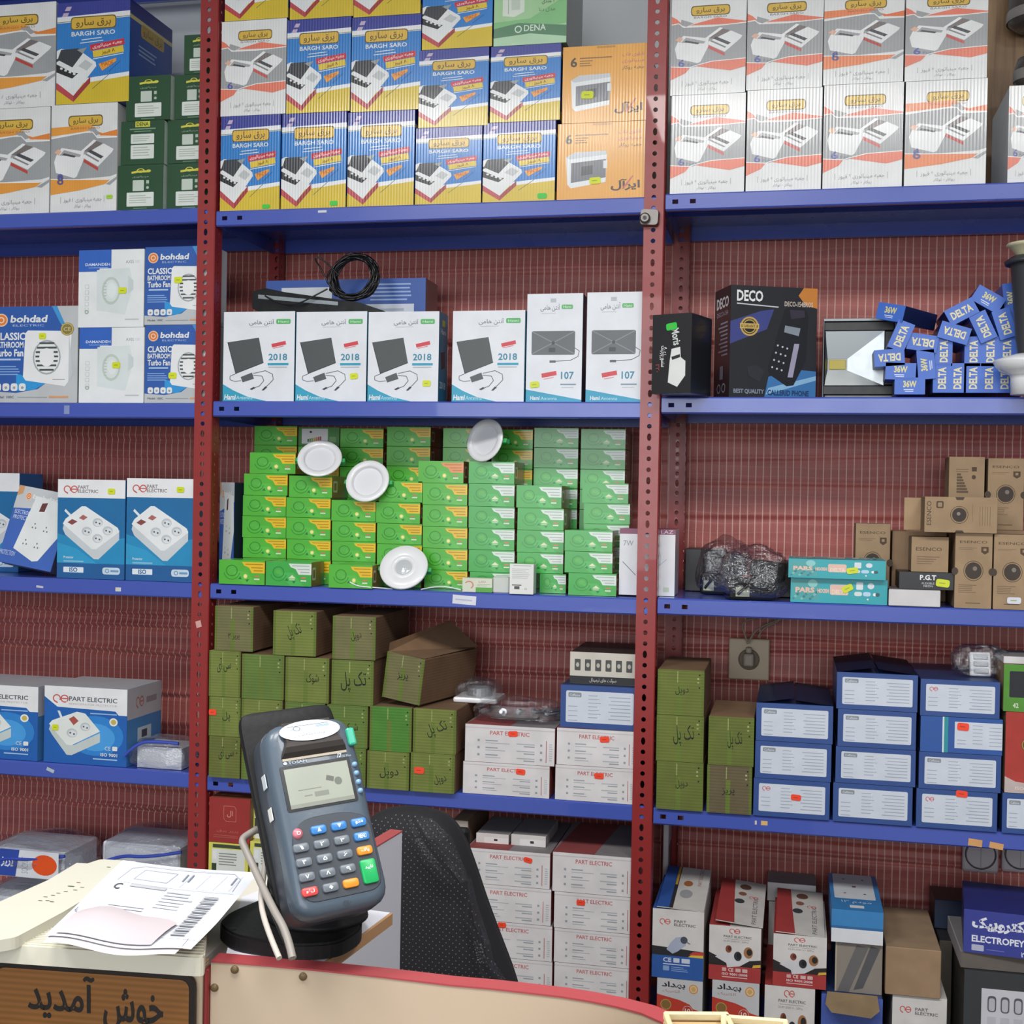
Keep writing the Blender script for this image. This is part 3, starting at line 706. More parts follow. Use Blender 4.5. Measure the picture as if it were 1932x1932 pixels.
def pe(A, x, y, s, c='#d0605a'):
    """the red looped mark"""
    A.ring(x, y, s, .3, c, n=16, a0=-30, a1=230); A.ring(x + s * 1.9, y, s, .3, c, n=16, a0=-50, a1=300); A.line([(x - s * .6, y - s * A.a * .6), (x + s * .2, y - s * A.a * 1.1)], s * A.a * .35, c); A.rect(x + s * 1.1, y - s * A.a * .12, x + s * 2.7, y + s * A.a * .16, c)
def outlet(A, cx, cy, r):
    A.ell(cx, cy, r, '#c6cdd2', ry=r * A.a * .85); A.ell(cx + r * .1, cy - r * .1, r * .75, '#e2e8ea', ry=r * A.a * .6); A.ell(cx - r * .3, cy, r * .18, '#5a6268'); A.ell(cx + r * .4, cy - r * .2 * A.a, r * .18, '#5a6268')
def art_strip():
    A = Art(.7); A.rect(0, .155, 1, .815, '#1c6fa8'); A.poly([(0, .155), (1, .155), (1, .42), (.5, .36), (0, .45)], '#2490c4'); A.poly([(0, .155), (.6, .155), (.3, .3), (0, .36)], '#2f9fd0'); A.rect(0, .815, 1, 1, '#eef0f2'); A.rect(0, 0, 1, .155, '#1f5f9c')
    pe(A, .14, .9, .055); A.text('PART', .3, .905, .46, .94, '#8a7a80', bold=.02); A.text('ELECTRIC', .3, .865, .6, .9, '#8a7a80', bold=.02)
    A.poly([(.1, .68), (.22, .6), (.24, .62), (.12, .7)], '#e4eaee'); A.poly([(.08, .5), (.12, .44), (.55, .2), (.62, .2), (.92, .4), (.92, .5), (.55, .33), (.1, .55)], '#cfd6da')
    A.poly([(.08, .55), (.12, .6), (.36, .73), (.42, .73), (.9, .52), (.92, .48), (.58, .3), (.52, .3)], '#eef1f2'); A.poly([(.15, .565), (.22, .6), (.3, .575), (.22, .54)], '#8a4a4a'); A.poly([(.32, .61), (.38, .645), (.45, .62), (.39, .59)], '#b06a64')
    for cx, cy in ((.44, .48), (.6, .41), (.6, .57), (.75, .49)): outlet(A, cx, cy, .075)
    A.text('Protector', .1, .2, .25, .225, '#d8eaf4', bold=.02); A.rect(.1, .165, .4, .18, '#8ac0e0'); A.rrect(.1, .06, .4, .115, .01, '#e4eef6'); A.text('ISO', .19, .065, .31, .11, '#1f5f9c', bold=.03); A.rrect(.68, .05, .94, .12, .04, '#cfe0ee'); A.ring(.75, .085, .03, .3, '#3f7fb4'); A.rect(.8, .075, .92, .095, '#6fa0c8')
    return A
def art_fridge():
    A = Art(1.06); A.rect(0, 0, 1, 1, '#1f62b4'); A.ell(.62, .38, .34, '#2f86d4', ry=.26); A.ell(.62, .36, .24, '#4aa2e6', ry=.18); A.poly([(0, 1), (1, 1), (1, .66), (.9, .66), (.86, .71), (.16, .73), (0, .86)], '#eceef0')
    pe(A, .15, .84, .05); A.text('PART ELECTRIC', .3, .815, .88, .875, '#585c64', bold=.02); A.text('REFRIGERATOR PROTECTOR', .3, .765, .88, .79, '#c0a8a8')
    A.poly([(.16, .68), (.2, .58), (.23, .58), (.19, .68)], '#dfe8f0'); A.poly([(.06, .43), (.1, .36), (.28, .11), (.34, .11), (.68, .3), (.68, .42), (.36, .24), (.08, .5)], '#c9d3d0'); A.poly([(.06, .5), (.1, .55), (.4, .68), (.5, .66), (.68, .44), (.34, .24), (.28, .24)], '#e9eeea'); A.poly([(.3, .58), (.36, .62), (.42, .56), (.36, .5)], '#b0564c')
    outlet(A, .34, .4, .065); outlet(A, .5, .49, .06); A.ell(.84, .57, .05, '#eef0ee'); A.ell(.84, .57, .032, '#c9b858'); A.text('CE', .74, .2, .81, .25, WH); A.rrect(.83, .2, .89, .255, .01, WH); A.text('ISO 9001', .69, .12, .89, .165, WH, bold=.02); A.rect(.6, .075, .89, .09, '#b0d0f0'); A.rect(.56, .66, .88, .675, '#9ac4f0')
    return A
def art_fridge_side():
    A = Art(1.2); A.rect(0, 0, 1, .6, '#4a8ac4'); A.rect(0, .6, 1, 1, '#c4c0c4'); pe(A, .3, .8, .06, '#c07a74'); A.rect(.55, .76, .85, .84, '#9a9298'); A.rect(.3, .28, .7, .46, '#c9d6e0'); A.rect(.42, .32, .58, .42, '#4a5058')
    return A
def art_down(v):
    A = Art(2.15); g = '#55b838' if v != 'w' else '#3fae49'
    A.rect(0, 0, 1, 1, g); A.poly([(.25, .55), (.55, .0), (.85, .0), (.6, .55)], '#5cc146' if v != 'w' else '#4cbb58')
    A.ring(.28, .56, .13, .16, '#2a8a2c', ry=.24); A.ring(.28, .52, .18, .1, '#2f9030', ry=.34, a0=190, a1=350); A.ell(.28, .58, .07, '#58b84a', ry=.1)
    c = {'y': '#eec322', 'w': '#dfe9e2', 'o': '#f0905a'}[v]
    A.poly([(.5, .93), (1, .93), (1, .48), (.72, .48), (.66, .7), (.55, .78)], c); t = '#b08414' if v != 'w' else '#a6b8ac'
    A.rect(.58, .82, .96, .86, t); A.rect(.7, .68, .96, .72, t); A.rect(.76, .56, .96, .6, t)
    if v == 'w': A.poly([(.5, .32), (.58, .46), (.66, .32)], '#e8e8c0'); A.rect(.52, .24, .64, .3, '#a8d8a0')
    else: A.ell(.58, .34, .045, '#e6de6a'); A.ell(.58, .34, .025, '#f6f4c0'); 
    A.poly([(.42, .22), (.47, .34), (.5, .2)], '#15803a'); A.poly([(.62, .1), (.66, .22), (.58, .2)], '#15803a')
    A.rect(.78, .32, .88, .38, '#cf7a5a'); A.rect(.77, .2, .89, .26, '#dce8d0')
    return A
def art_energy():
    A = Art(2.15); A.rect(0, 0, 1, 1, '#357f2c'); A.rrect(.08, .12, .72, .92, .02, '#d9d4da'); A.ell(.3, .75, .03, '#2a2a2e')
    for i, c in enumerate(('#3a6a3a', '#5a8a3a', '#8a9a3a', '#c0a040', '#c07a3a', '#b0503a', '#a03a3a')): A.rect(.22 + .05 * i, .22, .26 + .05 * i, .38 + .022 * i, c)
    A.rect(.76, .2, .92, .5, '#6f9a60')
    return A
def art_side_label():
    A = Art(1.6); A.rect(0, 0, 1, 1, '#8a5a2a'); A.rrect(.08, .25, .34, .78, .03, '#d0c8b8'); A.rrect(.13, .34, .29, .68, .02, '#8a5a2a'); A.rect(.8, 0, 1, 1, '#2f7a38')
    return A
def art_white_pe():
    A = Art(2.4); A.rect(0, 0, 1, 1, '#e2dedf'); A.text('PART ELECTRIC', .28, .74, .72, .85, '#c46a6a', bold=.02); A.rect(0, .9, 1, .93, '#d0c8c8')
    for i in range(3):
        y = .55 - .19 * i; A.rect(.14, y, .165, y + .06, '#9aa2a8'); A.rect(.84, y - .05, .865, y + .01, '#9aa2a8'); A.rect(.23, y + .02, .37, y + .05, '#9ea6ac'); A.rect(.23, y - .04, .5 - .05 * i, y - .02, '#b4bac0'); A.rect(.58, y - .03, .78, y, '#b4bac0'); A.rect(.66, y - .09, .78, y - .06, '#9ea6ac')
    A.rect(.905, .08, .912, .66, '#b85a5a'); A.small(.94, .12, .98, .6, 8, '#c0c4c8', .2)
    return A
def art_white_pe_top():
    A = Art(.8); A.rect(0, 0, 1, 1, '#8b8587'); A.poly([(0, 0), (.5, 0), (.62, 1), (.1, 1)], '#9a4a4a'); return A
def art_blue_pe(v):
    A = Art(2.05); A.rect(0, 0, 1, 1, '#2f4f90'); A.rrect(.07, .13, .94, .87, .02, '#d3dae6')
    if v: pe(A, .14, .74, .028, '#d85a5a')
    else: A.rrect(.1, .72, .27, .83, .015, '#8c949c'); A.text('Caffeine', .12, .74, .25, .8, '#dfe4ea')
    for i in range(7):
        y = .76 - .085 * i
        A.rect(.36, y, .36 + .12 + .02 * (i % 3), y + .018, '#a4afbc'); A.rect(.48, y - .02, .49, y, '#eef2f6'); A.rect(.62 + .03 * (i % 2), y - .02, .9, y, '#a4afbc')
    for i in range(3 if v else 4): A.rect(.1, .5 - .11 * i, .22, .515 - .11 * i, '#a4afbc')
    return A
def art_blue_teal():
    A = Art(2.05); A.rect(0, 0, 1, 1, '#2a58a4'); A.rect(.27, 0, .29, 1, '#dfe8ea'); A.rect(.29, 0, .34, 1, '#2a96a0'); A.rect(.42, .14, 1, .88, '#d3dae6')
    for i in range(6): A.rect(.64, .78 - .1 * i, .76, .8 - .1 * i, '#a4afbc'); A.rect(.84, .74 - .1 * i, .99, .76 - .1 * i, '#a4afbc')
    A.rect(.45, .36, .56, .38, '#a4afbc'); A.rect(.45, .26, .56, .28, '#a4afbc')
    return A
def art_olive(word, shade='#75883a', rot=0, pos=(.3, .3, .75, .55)):
    A = Art(1.0); A.rect(0, 0, 1, 1, shade); A.rect(0, 0, .06, 1, '#66782f'); A.rect(.94, 0, 1, 1, '#66782f'); A.rect(.42, 0, .52, .7, '#6c7f34'); A.rect(.42, .72, .44, .97, '#a2ac6a')
    A.rect(.85, .8, .89, .84, '#aab478'); A.rect(.85, .72, .89, .75, '#aab478'); A.ell(.9, .9, .018, '#20261a'); A.ell(.9, .62, .018, '#20261a')
    if word: xc, yc = (pos[0] + pos[2]) / 2, (pos[1] + pos[3]) / 2; s_ = .82; A.text(word, xc - (xc - pos[0]) * s_, yc - (yc - pos[1]) * s_, xc + (pos[2] - xc) * s_, yc + (pos[3] - yc) * s_, '#20261a', rot + 5, bold=.003)
    return A
def art_essenco(v):
    A = Art(.5 if v < 2 else 2.0 if v == 2 else 1.05); A.rect(0, 0, 1, 1, '#a98f70'); k = '#5c4a3a'
    if v == 0:
        A.text('ESENCO', .12, .865, .86, .9, k, bold=.01); A.rect(.1, .8, .58, .806, '#86705a'); A.rect(.1, .78, .48, .786, '#86705a'); A.poly([(.7, .82), (.9, .82), (.9, .75), (.8, .72), (.7, .75)], k); A.rect(.76, .765, .84, .8, '#a98f70')
        A.ring(.5, .5, .27, .06, k); A.ell(.5, .5, .225, '#4c423c'); A.ell(.54, .53, .06, '#8a8078', rot=30); A.small(.1, .2, .6, .32, 5, '#86705a'); A.ell(0, .49, .09, '#54483e', ry=.05); A.ell(1, .49, .09, '#54483e', ry=.05); A.small(.3, .06, .7, .08, 1, k, 0)
    elif v == 1:
        A.small(.2, .78, .6, .84, 2, '#86705a'); A.rect(.64, .8, .78, .86, k); A.ell(.7, .72, .06, k)
        for i in range(7): A.rect(.22, .74 - .04 * i, .34 + .035 * i, .77 - .04 * i, '#6c5a48')
        A.rect(.22, .4, .55, .43, k)
    elif v == 2:
        A.text('ESENCO', -.11, .47, .23, .6, k, 90, bold=.01); A.rrect(.16, .68, .26, .88, .02, k); A.rrect(.18, .72, .24, .84, .01, '#a98f70'); A.ring(.48, .5, .125, .06, k); A.ell(.48, .5, .1, '#4c423c'); A.ell(.47, .53, .025, '#9a9088'); A.rect(.66, .3, .665, .8, '#86705a')
        for i in range(5): A.rect(.76 + .035 * i, .2, .768 + .035 * i, .75, '#8a745c')
        A.poly([(.42, 1), (.55, 1), (.53, .92), (.44, .92)], '#54483e'); A.poly([(.42, 0), (.55, 0), (.53, .06), (.44, .06)], '#54483e')
    else:
        A.text('ESENCO', .12, .6, .82, .7, k, bold=.01); A.small(.15, .2, .8, .46, 4, '#86705a', .4)
    return A
def art_teal():
    A = Art(3.6); A.rect(0, 0, 1, 1, '#2aaab4'); A.rect(.02, .1, .3, .9, '#4aa6a8')
    for i in range(12): A.ell(.03 + .022 * i, .15 + .09 * ((i * 5) % 4), .014, ('#3a8a90', '#7ac0b8', '#2f7a80')[i % 3])
    A.ell(.23, .78, .05, '#8ad0cc', ry=.16); A.text('PARS', .05, .4, .25, .62, '#ecc4b0', bold=.05); A.text('HOOSH', .28, .4, .40, .58, '#ecc4b0', bold=.05); A.rrect(.41, .34, .6, .76, .02, '#e8c0b0'); A.text('DELTA', .43, .36, .59, .56, '#f0d8c8', bold=.05)
    A.rrect(.68, .58, .75, .88, .01, '#dfe6ea'); A.ell(.83, .74, .034, '#e0e6ee'); A.rrect(.66, .32, .74, .5, .03, '#d8e4dc'); A.rrect(.75, .32, .83, .5, .03, '#bcdcf4'); A.ell(.87, .4, .018, '#f2f6f6'); A.ell(.9, .4, .022, '#305a60'); A.ell(.8, .2, .01, WH)
    return A
def art_teal_low():
    A = Art(7.5); A.rect(0, 0, 1, 1, '#1c98a4'); A.text('چراغ کتابخانه هوشمند', .2, .2, .75, .8, '#cfeef0'); return A
def art_red_box():
    A = Art(1.05); A.rect(0, 0, 1, 1, '#9c2f2c'); c = '#c06a60'
    A.line([(.36, .82), (.62, .82), (.66, .76), (.66, .48), (.42, .48), (.36, .54), (.36, .82)], .014, c); A.text('ال', .44, .57, .58, .72, '#d08a80', bold=.02); A.text('پریز برق', .2, .22, .72, .29, c); A.small(.12, .1, .74, .18, 2, '#b0564e', .1); return A
def art_yellow_box():
    A = Art(.95); A.rect(0, 0, 1, 1, '#dcd860'); A.rect(.08, 0, .92, .88, '#dfe2dc'); A.rect(.1, .9, .9, .97, '#3f4a3c'); A.rect(.08, .15, .2, .6, '#344434'); A.rrect(.1, .68, .2, .84, .01, WH); A.small(.26, .56, .86, .82, 5, '#8a9088', .4); A.line([(.26, .3), (.34, .36), (.42, .28), (.5, .36), (.6, .32)], .02, '#2c302c'); A.rect(.6, .26, .76, .4, '#2c302c'); A.small(.26, .05, .8, .2, 3, '#b0b4b0'); return A
def art_pe_bulb():
    A = Art(.75); A.rect(0, 0, 1, 1, '#dcd9d6'); A.rect(0, 0, 1, .33, '#2a5aa8'); A.poly([(0, .33), (1, .33), (1, .42), (.5, .44), (0, .46)], '#26262c'); A.poly([(.7, .33), (1, .33), (1, .37), (.76, .36)], '#e0c040'); A.poly([(.72, .36), (1, .37), (1, .42), (.8, .41)], '#c8403a')
    pe(A, .19, .82, .055); A.text('PART', .42, .815, .66, .855, '#6a6468', bold=.02); A.text('ELECTRIC', .42, .765, .84, .805, '#6a6468', bold=.02); A.poly([(.28, .42), (.36, .52), (.46, .6), (.6, .62), (.66, .5), (.5, .4), (.4, .36)], '#aeb6cc'); A.ell(.62, .57, .07, '#4a4e5c'); A.line([(.66, .55), (.74, .52)], .015, '#6a6e7c')
    A.text('CE', .22, .235, .38, .3, '#dfe6f4', bold=.02); A.rrect(.42, .235, .54, .3, .01, '#cfd8ea'); A.rrect(.58, .235, .74, .3, .01, '#cfd8ea'); A.rect(.22, .2, .74, .212, '#dfe6f4'); A.rrect(.22, .11, .34, .18, .01, '#8aa8d8'); A.small(.38, .1, .72, .18, 3, '#8aa8d8'); return A
def art_pe_cone(v=0):
    A = Art(.85); A.rect(0, 0, 1, 1, '#dcd9d6'); A.rect(0, 0, 1, .27, '#b03a3a'); A.poly([(0, .27), (1, .27), (1, .42), (.7, .38), (.4, .3), (.2, .42), (0, .5)], '#2a2426'); A.poly([(.84, .27), (1, .29), (1, .34), (.86, .32)], '#e0b040'); A.poly([(.12, .42), (.3, .5), (.7, .48), (.8, .4), (.6, .28), (.36, .24), (.34, .32)], '#d8d8dc')
    pe(A, .44, .91, .055); A.text('PART ELECTRIC', .28, .79, .82, .83, '#6a6468', bold=.02); A.rect(.3, .76, .78, .768, '#a8a4a4'); A.text('DUM 2000 H - 50Pcs', .28, .71, .76, .74, '#8a8486')
    for cx, cy, r, c, c2 in ((.38, .58, .06, '#8a4a3a', '#5c2a20'), (.56, .46, .075, '#30343a', '#15181c'), (.76, .54, .09, '#a8744a', '#2a2624')): A.ell(cx, cy, r, c, ry=r * 1.15); A.ell(cx + .02, cy + .01, r * .6, c2, ry=r * .7)
    A.rrect(.26, .17, .34, .235, .01, '#d8b0b0'); A.text('CE', .38, .17, .48, .235, '#f0dcdc', bold=.02); A.rrect(.52, .17, .62, .235, .01, '#dcb8b8'); A.rrect(.65, .17, .75, .235, .01, '#dcb8b8'); A.text('ISO 9001:2008', .26, .1, .75, .145, '#f0dcdc', bold=.02); A.rect(.26, .06, .75, .075, '#e6c4c4'); return A
def art_behdad():
    A = Art(1.0); A.rect(0, 0, 1, 1, '#c9c9cc'); A.poly([(0, .77), (.5, .71), (.72, .66), (.8, .6), (1, .57), (1, 0), (0, 0)], '#c23f30'); A.text('بهداد', .1, .86, .62, .96, '#2c2c32', bold=.03); A.text('الکتریک', .12, .8, .5, .845, '#a4686a'); A.ell(.8, .88, .11, '#e0c8a0', ry=.07); A.ring(.8, .88, .1, .2, '#d08a50', ry=.065); A.ell(.8, .88, .05, '#d8a860', ry=.033); A.ell(.2, .63, .12, '#8a6a3a', ry=.075); A.ring(.2, .63, .12, .15, '#b89a5a', ry=.075); A.ell(.68, .57, .11, '#d8a8a0', ry=.07); A.ell(.68, .57, .095, '#b43a30', ry=.06); A.text('10', .62, .54, .74, .6, '#f0e0dc', bold=.02); return A
def art_cone_top():
    A = Art(.6); A.rect(0, 0, 1, 1, '#cfcac4'); A.poly([(0, 0), (.4, 0), (.34, .5), (.3, 1), (0, 1)], '#a83a38'); A.text('PART ELECTRIC', .3, .3, 1.3, .36, '#6a6468', 90, bold=.01); pe(A, .7, .62, .05)
    for cx, cy, r, c in ((.45, .5, .11, '#3a3c40'), (.5, .68, .09, '#8a5a44'), (.55, .85, .13, '#6a4a38')): A.ell(cx, cy, r, c, ry=r * .5)
    return A
def art_bulb_top():
    A = Art(.6); A.rect(0, 0, 1, 1, '#d6d2cc'); A.rect(0, 0, .26, 1, '#2a56a4'); A.poly([(.26, .0), (.34, .0), (.34, 1), (.26, 1)], '#2a2a30'); A.rect(.27, .55, .32, 1, '#d8a83a'); A.ell(.55, .6, .1, '#a8683a', ry=.07); A.ell(.55, .35, .14, '#a4a4a8', ry=.1); A.text('PART ELECTRIC', .45, .75, 1.15, .8, '#9a6a64', 90); return A
def art_strip_top():
    A = Art(.45); A.rect(0, 0, 1, 1, '#3a86c4'); A.rrect(.08, .3, .9, 1, .04, '#dfe4e6')
    for cx, cy in ((.3, .45), (.7, .45), (.3, .85), (.7, .85)): A.ell(cx, cy, .03, '#8a5a54')
    A.rect(.46, .62, .54, .66, '#7a5a54'); A.text('مودم ۳۱', .2, .17, .8, .25, '#dce8f2'); A.rrect(.36, .06, .64, .13, .02, '#e6ecf0'); return A
def art_electropeyk():
    A = Art(1.9); A.rect(0, 0, 1, 1, '#373f96'); A.text('الکتروپیک', .12, .5, 1.0, .86, '#e8eaf4', bold=.05); A.text('ELECTROPEYK', .12, .26, .98, .42, '#e8eaf4', bold=.03); A.rrect(.12, .06, .3, .2, .01, '#b8bcd0'); A.text('۲۶', .84, .03, .94, .14, '#e8eaf4', bold=.02); A.rect(.34, .1, .6, .12, '#6a72b8'); return A
def art_bullets():
    A = Art(.8); A.rect(0, 0, 1, 1, '#34363a'); A.rect(.2, 0, 1, .86, '#d0cfd6')
    for i in range(4): A.rrect(.27 + .15 * i, .66, .37 + .15 * i, .8, .04, '#5a5a62'); A.rrect(.285 + .15 * i, .67, .355 + .15 * i, .78, .03, '#c0bfc8'); A.rect(.27 + .15 * i, .1, .37 + .15 * i, .62, '#c0bfc8')
    for i in range(4): A.rect(.22, .2 + .1 * i, .98, .206 + .1 * i, '#9a9aa4')
    for i in range(6): A.rect(.9 + .016 * i, .5, .908 + .016 * i, .76, '#2a2a2e')
    return A
def art_icons():
    A = Art(2.9); A.rect(0, 0, 1, 1, '#cfc9bd'); A.rect(0, 0, 1, .25, '#26262a'); A.text('سوکت های ترمینال', .3, .06, .7, .2, '#d8d8d4')
    for i in range(6): A.rrect(.07 + .155 * i, .42, .16 + .155 * i, .78, .01, '#4a4c4a'); A.ell(.115 + .155 * i, .6, .025, '#b8b4a8')
    return A
def art_blue_long():
    A = Art(5.2); A.rect(0, 0, 1, 1, '#3158a8'); A.rect(.1, .78, .42, .94, '#d4dae0'); A.small(.66, .82, .92, .97, 5, '#9ab4e0', .15); A.rect(.62, .55, .93, .8, '#ced6e2'); A.small(.64, .58, .9, .78, 4, '#a8b4c4'); return A
def art_7w():
    A = Art(.9); A.rect(0, 0, 1, 1, '#e3e5ea'); A.rect(0, .92, 1, 1, '#8a4a68'); A.text('7W', .07, .74, .25, .82, '#8a9098'); A.line([(.06, .5), (.3, .3)], .01, '#5a646c'); A.ring(.55, .55, .2, .03, '#a8b8cc', a0=-60, a1=90); A.line([(.62, .38), (.85, .55)], .008, '#9ab4d0'); A.text('LAZ', .74, .935, .96, .985, '#e8d8e0'); A.rrect(.8, .06, .9, .13, .01, '#c0d0b8'); return A
def art_label_small():
    A = Art(.72); A.rect(0, 0, 1, 1, '#e6e7e4'); A.rect(.15, .93, .9, .95, '#9aa09a'); A.small(.1, .5, .9, .86, 6, '#c4c8c4', .4); A.rect(.1, .28, .5, .31, '#4a4e4a'); A.rect(.2, .16, .42, .26, '#4a4e4a'); A.ring(.68, .18, .05, .3, '#9a8a80'); return A
def art_led_small():
    A = Art(1.9); A.rect(0, 0, 1, 1, '#dce0cc'); A.rect(.45, .0, 1, .35, '#5cae48'); A.ring(.22, .5, .16, .3, '#d8907a', a0=-60, a1=150); A.text('LED', .55, .68, .78, .82, '#b06a6a'); A.small(.5, .42, .95, .6, 2, '#a4b89a'); return A
def art_psp():
    A = Art(.95); A.rect(0, 0, 1, 1, '#3d66ba'); A.poly([(0, .7), (1, .8), (1, 1), (0, 1)], '#c9cdd0'); A.poly([(0, .86), (.1, .9)] + [(.1, 1), (0, 1)], '#d8a070'); bohdad(A, .22, .88, .5, .08); A.text('ELECTRONIC', .05, .64, .4, .69, '#dfe6f4'); A.text('PROTECTOR', .05, .57, .4, .62, '#dfe6f4')
    A.poly([(.36, .9), (.95, .86), (1, .5), (.72, .1), (.62, .08), (.22, .2)], '#e9edec'); A.poly([(.5, .82), (.6, .84), (.58, .72), (.48, .71)], '#6a3a38')
    for cx, cy in ((.48, .5), (.7, .48), (.4, .28), (.62, .26)):
        for q in (-.03, .03): A.ell(cx + q, cy, .012, '#6a7070')
        A.ell(cx, cy + .05, .012, '#6a7070')
    A.text('PROTECTION', .0, .1, .28, .16, '#cfdcf4'); return A
ART = {}
def arts():
    ART.update(blue=art_bs_blue(), bside=art_bs_side(), w6=art_bs_white(6), w8=art_bs_white(8), w6o=art_bs_white(60), dd0=art_dena_dark(0), dd1=art_dena_dark(1), dl=art_dena_light(), iral=art_iral(),
        fanb=art_fan(True), fan=art_fan(False), dam=art_damandeh(), a18=art_ant(2018), a107=art_ant(107), aside=art_ant_side(), blk=art_black_box(), deco=art_deco(), decos=art_deco_side(), dD=art_delta('D'), dW=art_delta('W'),
        strip=art_strip(), fridge=art_fridge(), fridges=art_fridge_side(), dy=art_down('y'), dw=art_down('w'), do=art_down('o'), energy=art_energy(), slab=art_side_label(), wpe=art_white_pe(), wpt=art_white_pe_top(), bp0=art_blue_pe(0), bp1=art_blue_pe(1), bpt=art_blue_teal(),
        e0=art_essenco(0), e1=art_essenco(1), e2=art_essenco(2), e3=art_essenco(3), teal=art_teal(), teall=art_teal_low(), red=art_red_box(), yel=art_yellow_box(), bulb=art_pe_bulb(), cone=art_pe_cone(), beh=art_behdad(), conet=art_cone_top(), bulbt=art_bulb_top(), stript=art_strip_top(), ep=art_electropeyk(), bul=art_bullets(), icons=art_icons(), blong=art_blue_long(), w7=art_7w(), lsm=art_label_small(), led=art_led_small(), psp=art_psp())
arts()
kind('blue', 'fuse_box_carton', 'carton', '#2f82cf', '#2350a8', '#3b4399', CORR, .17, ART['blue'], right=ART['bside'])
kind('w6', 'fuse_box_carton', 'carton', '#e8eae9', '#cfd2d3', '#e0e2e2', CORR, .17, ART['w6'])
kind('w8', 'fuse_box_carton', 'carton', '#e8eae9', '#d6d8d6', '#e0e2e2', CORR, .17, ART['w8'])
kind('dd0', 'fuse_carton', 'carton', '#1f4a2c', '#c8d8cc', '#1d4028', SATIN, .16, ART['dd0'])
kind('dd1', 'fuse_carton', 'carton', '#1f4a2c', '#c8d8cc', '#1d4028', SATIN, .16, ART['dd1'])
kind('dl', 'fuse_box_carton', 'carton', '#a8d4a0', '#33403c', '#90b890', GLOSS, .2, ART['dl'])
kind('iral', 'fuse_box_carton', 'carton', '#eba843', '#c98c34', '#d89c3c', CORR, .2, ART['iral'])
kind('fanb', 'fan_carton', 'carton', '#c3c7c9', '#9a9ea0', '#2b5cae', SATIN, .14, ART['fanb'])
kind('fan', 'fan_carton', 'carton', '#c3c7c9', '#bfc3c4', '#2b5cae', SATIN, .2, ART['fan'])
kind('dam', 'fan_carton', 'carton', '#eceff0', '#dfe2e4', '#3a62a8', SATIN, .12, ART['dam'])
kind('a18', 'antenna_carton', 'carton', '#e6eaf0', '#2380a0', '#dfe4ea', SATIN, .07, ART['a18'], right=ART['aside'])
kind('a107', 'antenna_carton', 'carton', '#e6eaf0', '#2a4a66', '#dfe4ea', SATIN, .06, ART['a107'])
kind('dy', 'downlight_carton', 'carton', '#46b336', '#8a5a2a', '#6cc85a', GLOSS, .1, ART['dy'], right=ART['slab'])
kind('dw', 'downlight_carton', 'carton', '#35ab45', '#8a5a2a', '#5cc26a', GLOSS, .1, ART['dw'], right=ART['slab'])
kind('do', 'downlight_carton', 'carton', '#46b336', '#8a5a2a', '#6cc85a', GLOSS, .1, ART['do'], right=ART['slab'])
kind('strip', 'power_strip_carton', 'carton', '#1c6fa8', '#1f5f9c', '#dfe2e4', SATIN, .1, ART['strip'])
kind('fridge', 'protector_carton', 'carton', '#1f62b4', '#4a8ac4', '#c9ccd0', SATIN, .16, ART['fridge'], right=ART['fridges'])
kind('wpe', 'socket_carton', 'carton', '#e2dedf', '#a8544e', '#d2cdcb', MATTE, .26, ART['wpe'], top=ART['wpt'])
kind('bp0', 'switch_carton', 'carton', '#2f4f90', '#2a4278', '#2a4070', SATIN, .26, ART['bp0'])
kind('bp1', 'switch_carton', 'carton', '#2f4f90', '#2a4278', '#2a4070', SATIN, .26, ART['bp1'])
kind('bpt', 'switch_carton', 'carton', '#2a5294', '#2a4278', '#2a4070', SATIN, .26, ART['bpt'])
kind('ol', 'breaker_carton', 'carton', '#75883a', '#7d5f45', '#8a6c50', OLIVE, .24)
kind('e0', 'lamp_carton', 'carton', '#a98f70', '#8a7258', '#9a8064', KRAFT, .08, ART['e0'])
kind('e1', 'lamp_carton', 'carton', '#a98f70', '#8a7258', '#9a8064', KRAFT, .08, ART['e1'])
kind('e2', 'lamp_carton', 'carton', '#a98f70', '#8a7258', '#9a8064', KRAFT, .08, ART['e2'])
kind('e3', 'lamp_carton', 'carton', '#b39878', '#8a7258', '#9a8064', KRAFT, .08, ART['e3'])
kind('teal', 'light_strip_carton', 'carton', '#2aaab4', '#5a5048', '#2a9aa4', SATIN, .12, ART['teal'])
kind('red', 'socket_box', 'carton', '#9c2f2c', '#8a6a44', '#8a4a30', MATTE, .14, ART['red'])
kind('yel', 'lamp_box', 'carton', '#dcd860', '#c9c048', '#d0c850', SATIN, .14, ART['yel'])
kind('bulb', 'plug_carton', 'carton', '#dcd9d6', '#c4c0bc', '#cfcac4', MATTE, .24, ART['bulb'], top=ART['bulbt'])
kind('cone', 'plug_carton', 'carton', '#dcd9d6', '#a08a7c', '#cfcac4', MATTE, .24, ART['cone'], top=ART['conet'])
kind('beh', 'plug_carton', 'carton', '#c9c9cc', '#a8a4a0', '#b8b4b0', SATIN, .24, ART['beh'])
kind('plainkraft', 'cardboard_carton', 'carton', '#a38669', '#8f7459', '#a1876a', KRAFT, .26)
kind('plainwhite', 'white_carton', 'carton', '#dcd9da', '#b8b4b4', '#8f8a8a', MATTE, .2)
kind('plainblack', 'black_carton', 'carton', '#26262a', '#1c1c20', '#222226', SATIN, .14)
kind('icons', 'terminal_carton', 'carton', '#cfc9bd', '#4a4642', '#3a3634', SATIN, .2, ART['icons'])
kind('blong', 'device_carton', 'carton', '#3158a8', '#8a6460', '#3158a8', SATIN, .09, ART['blong'])
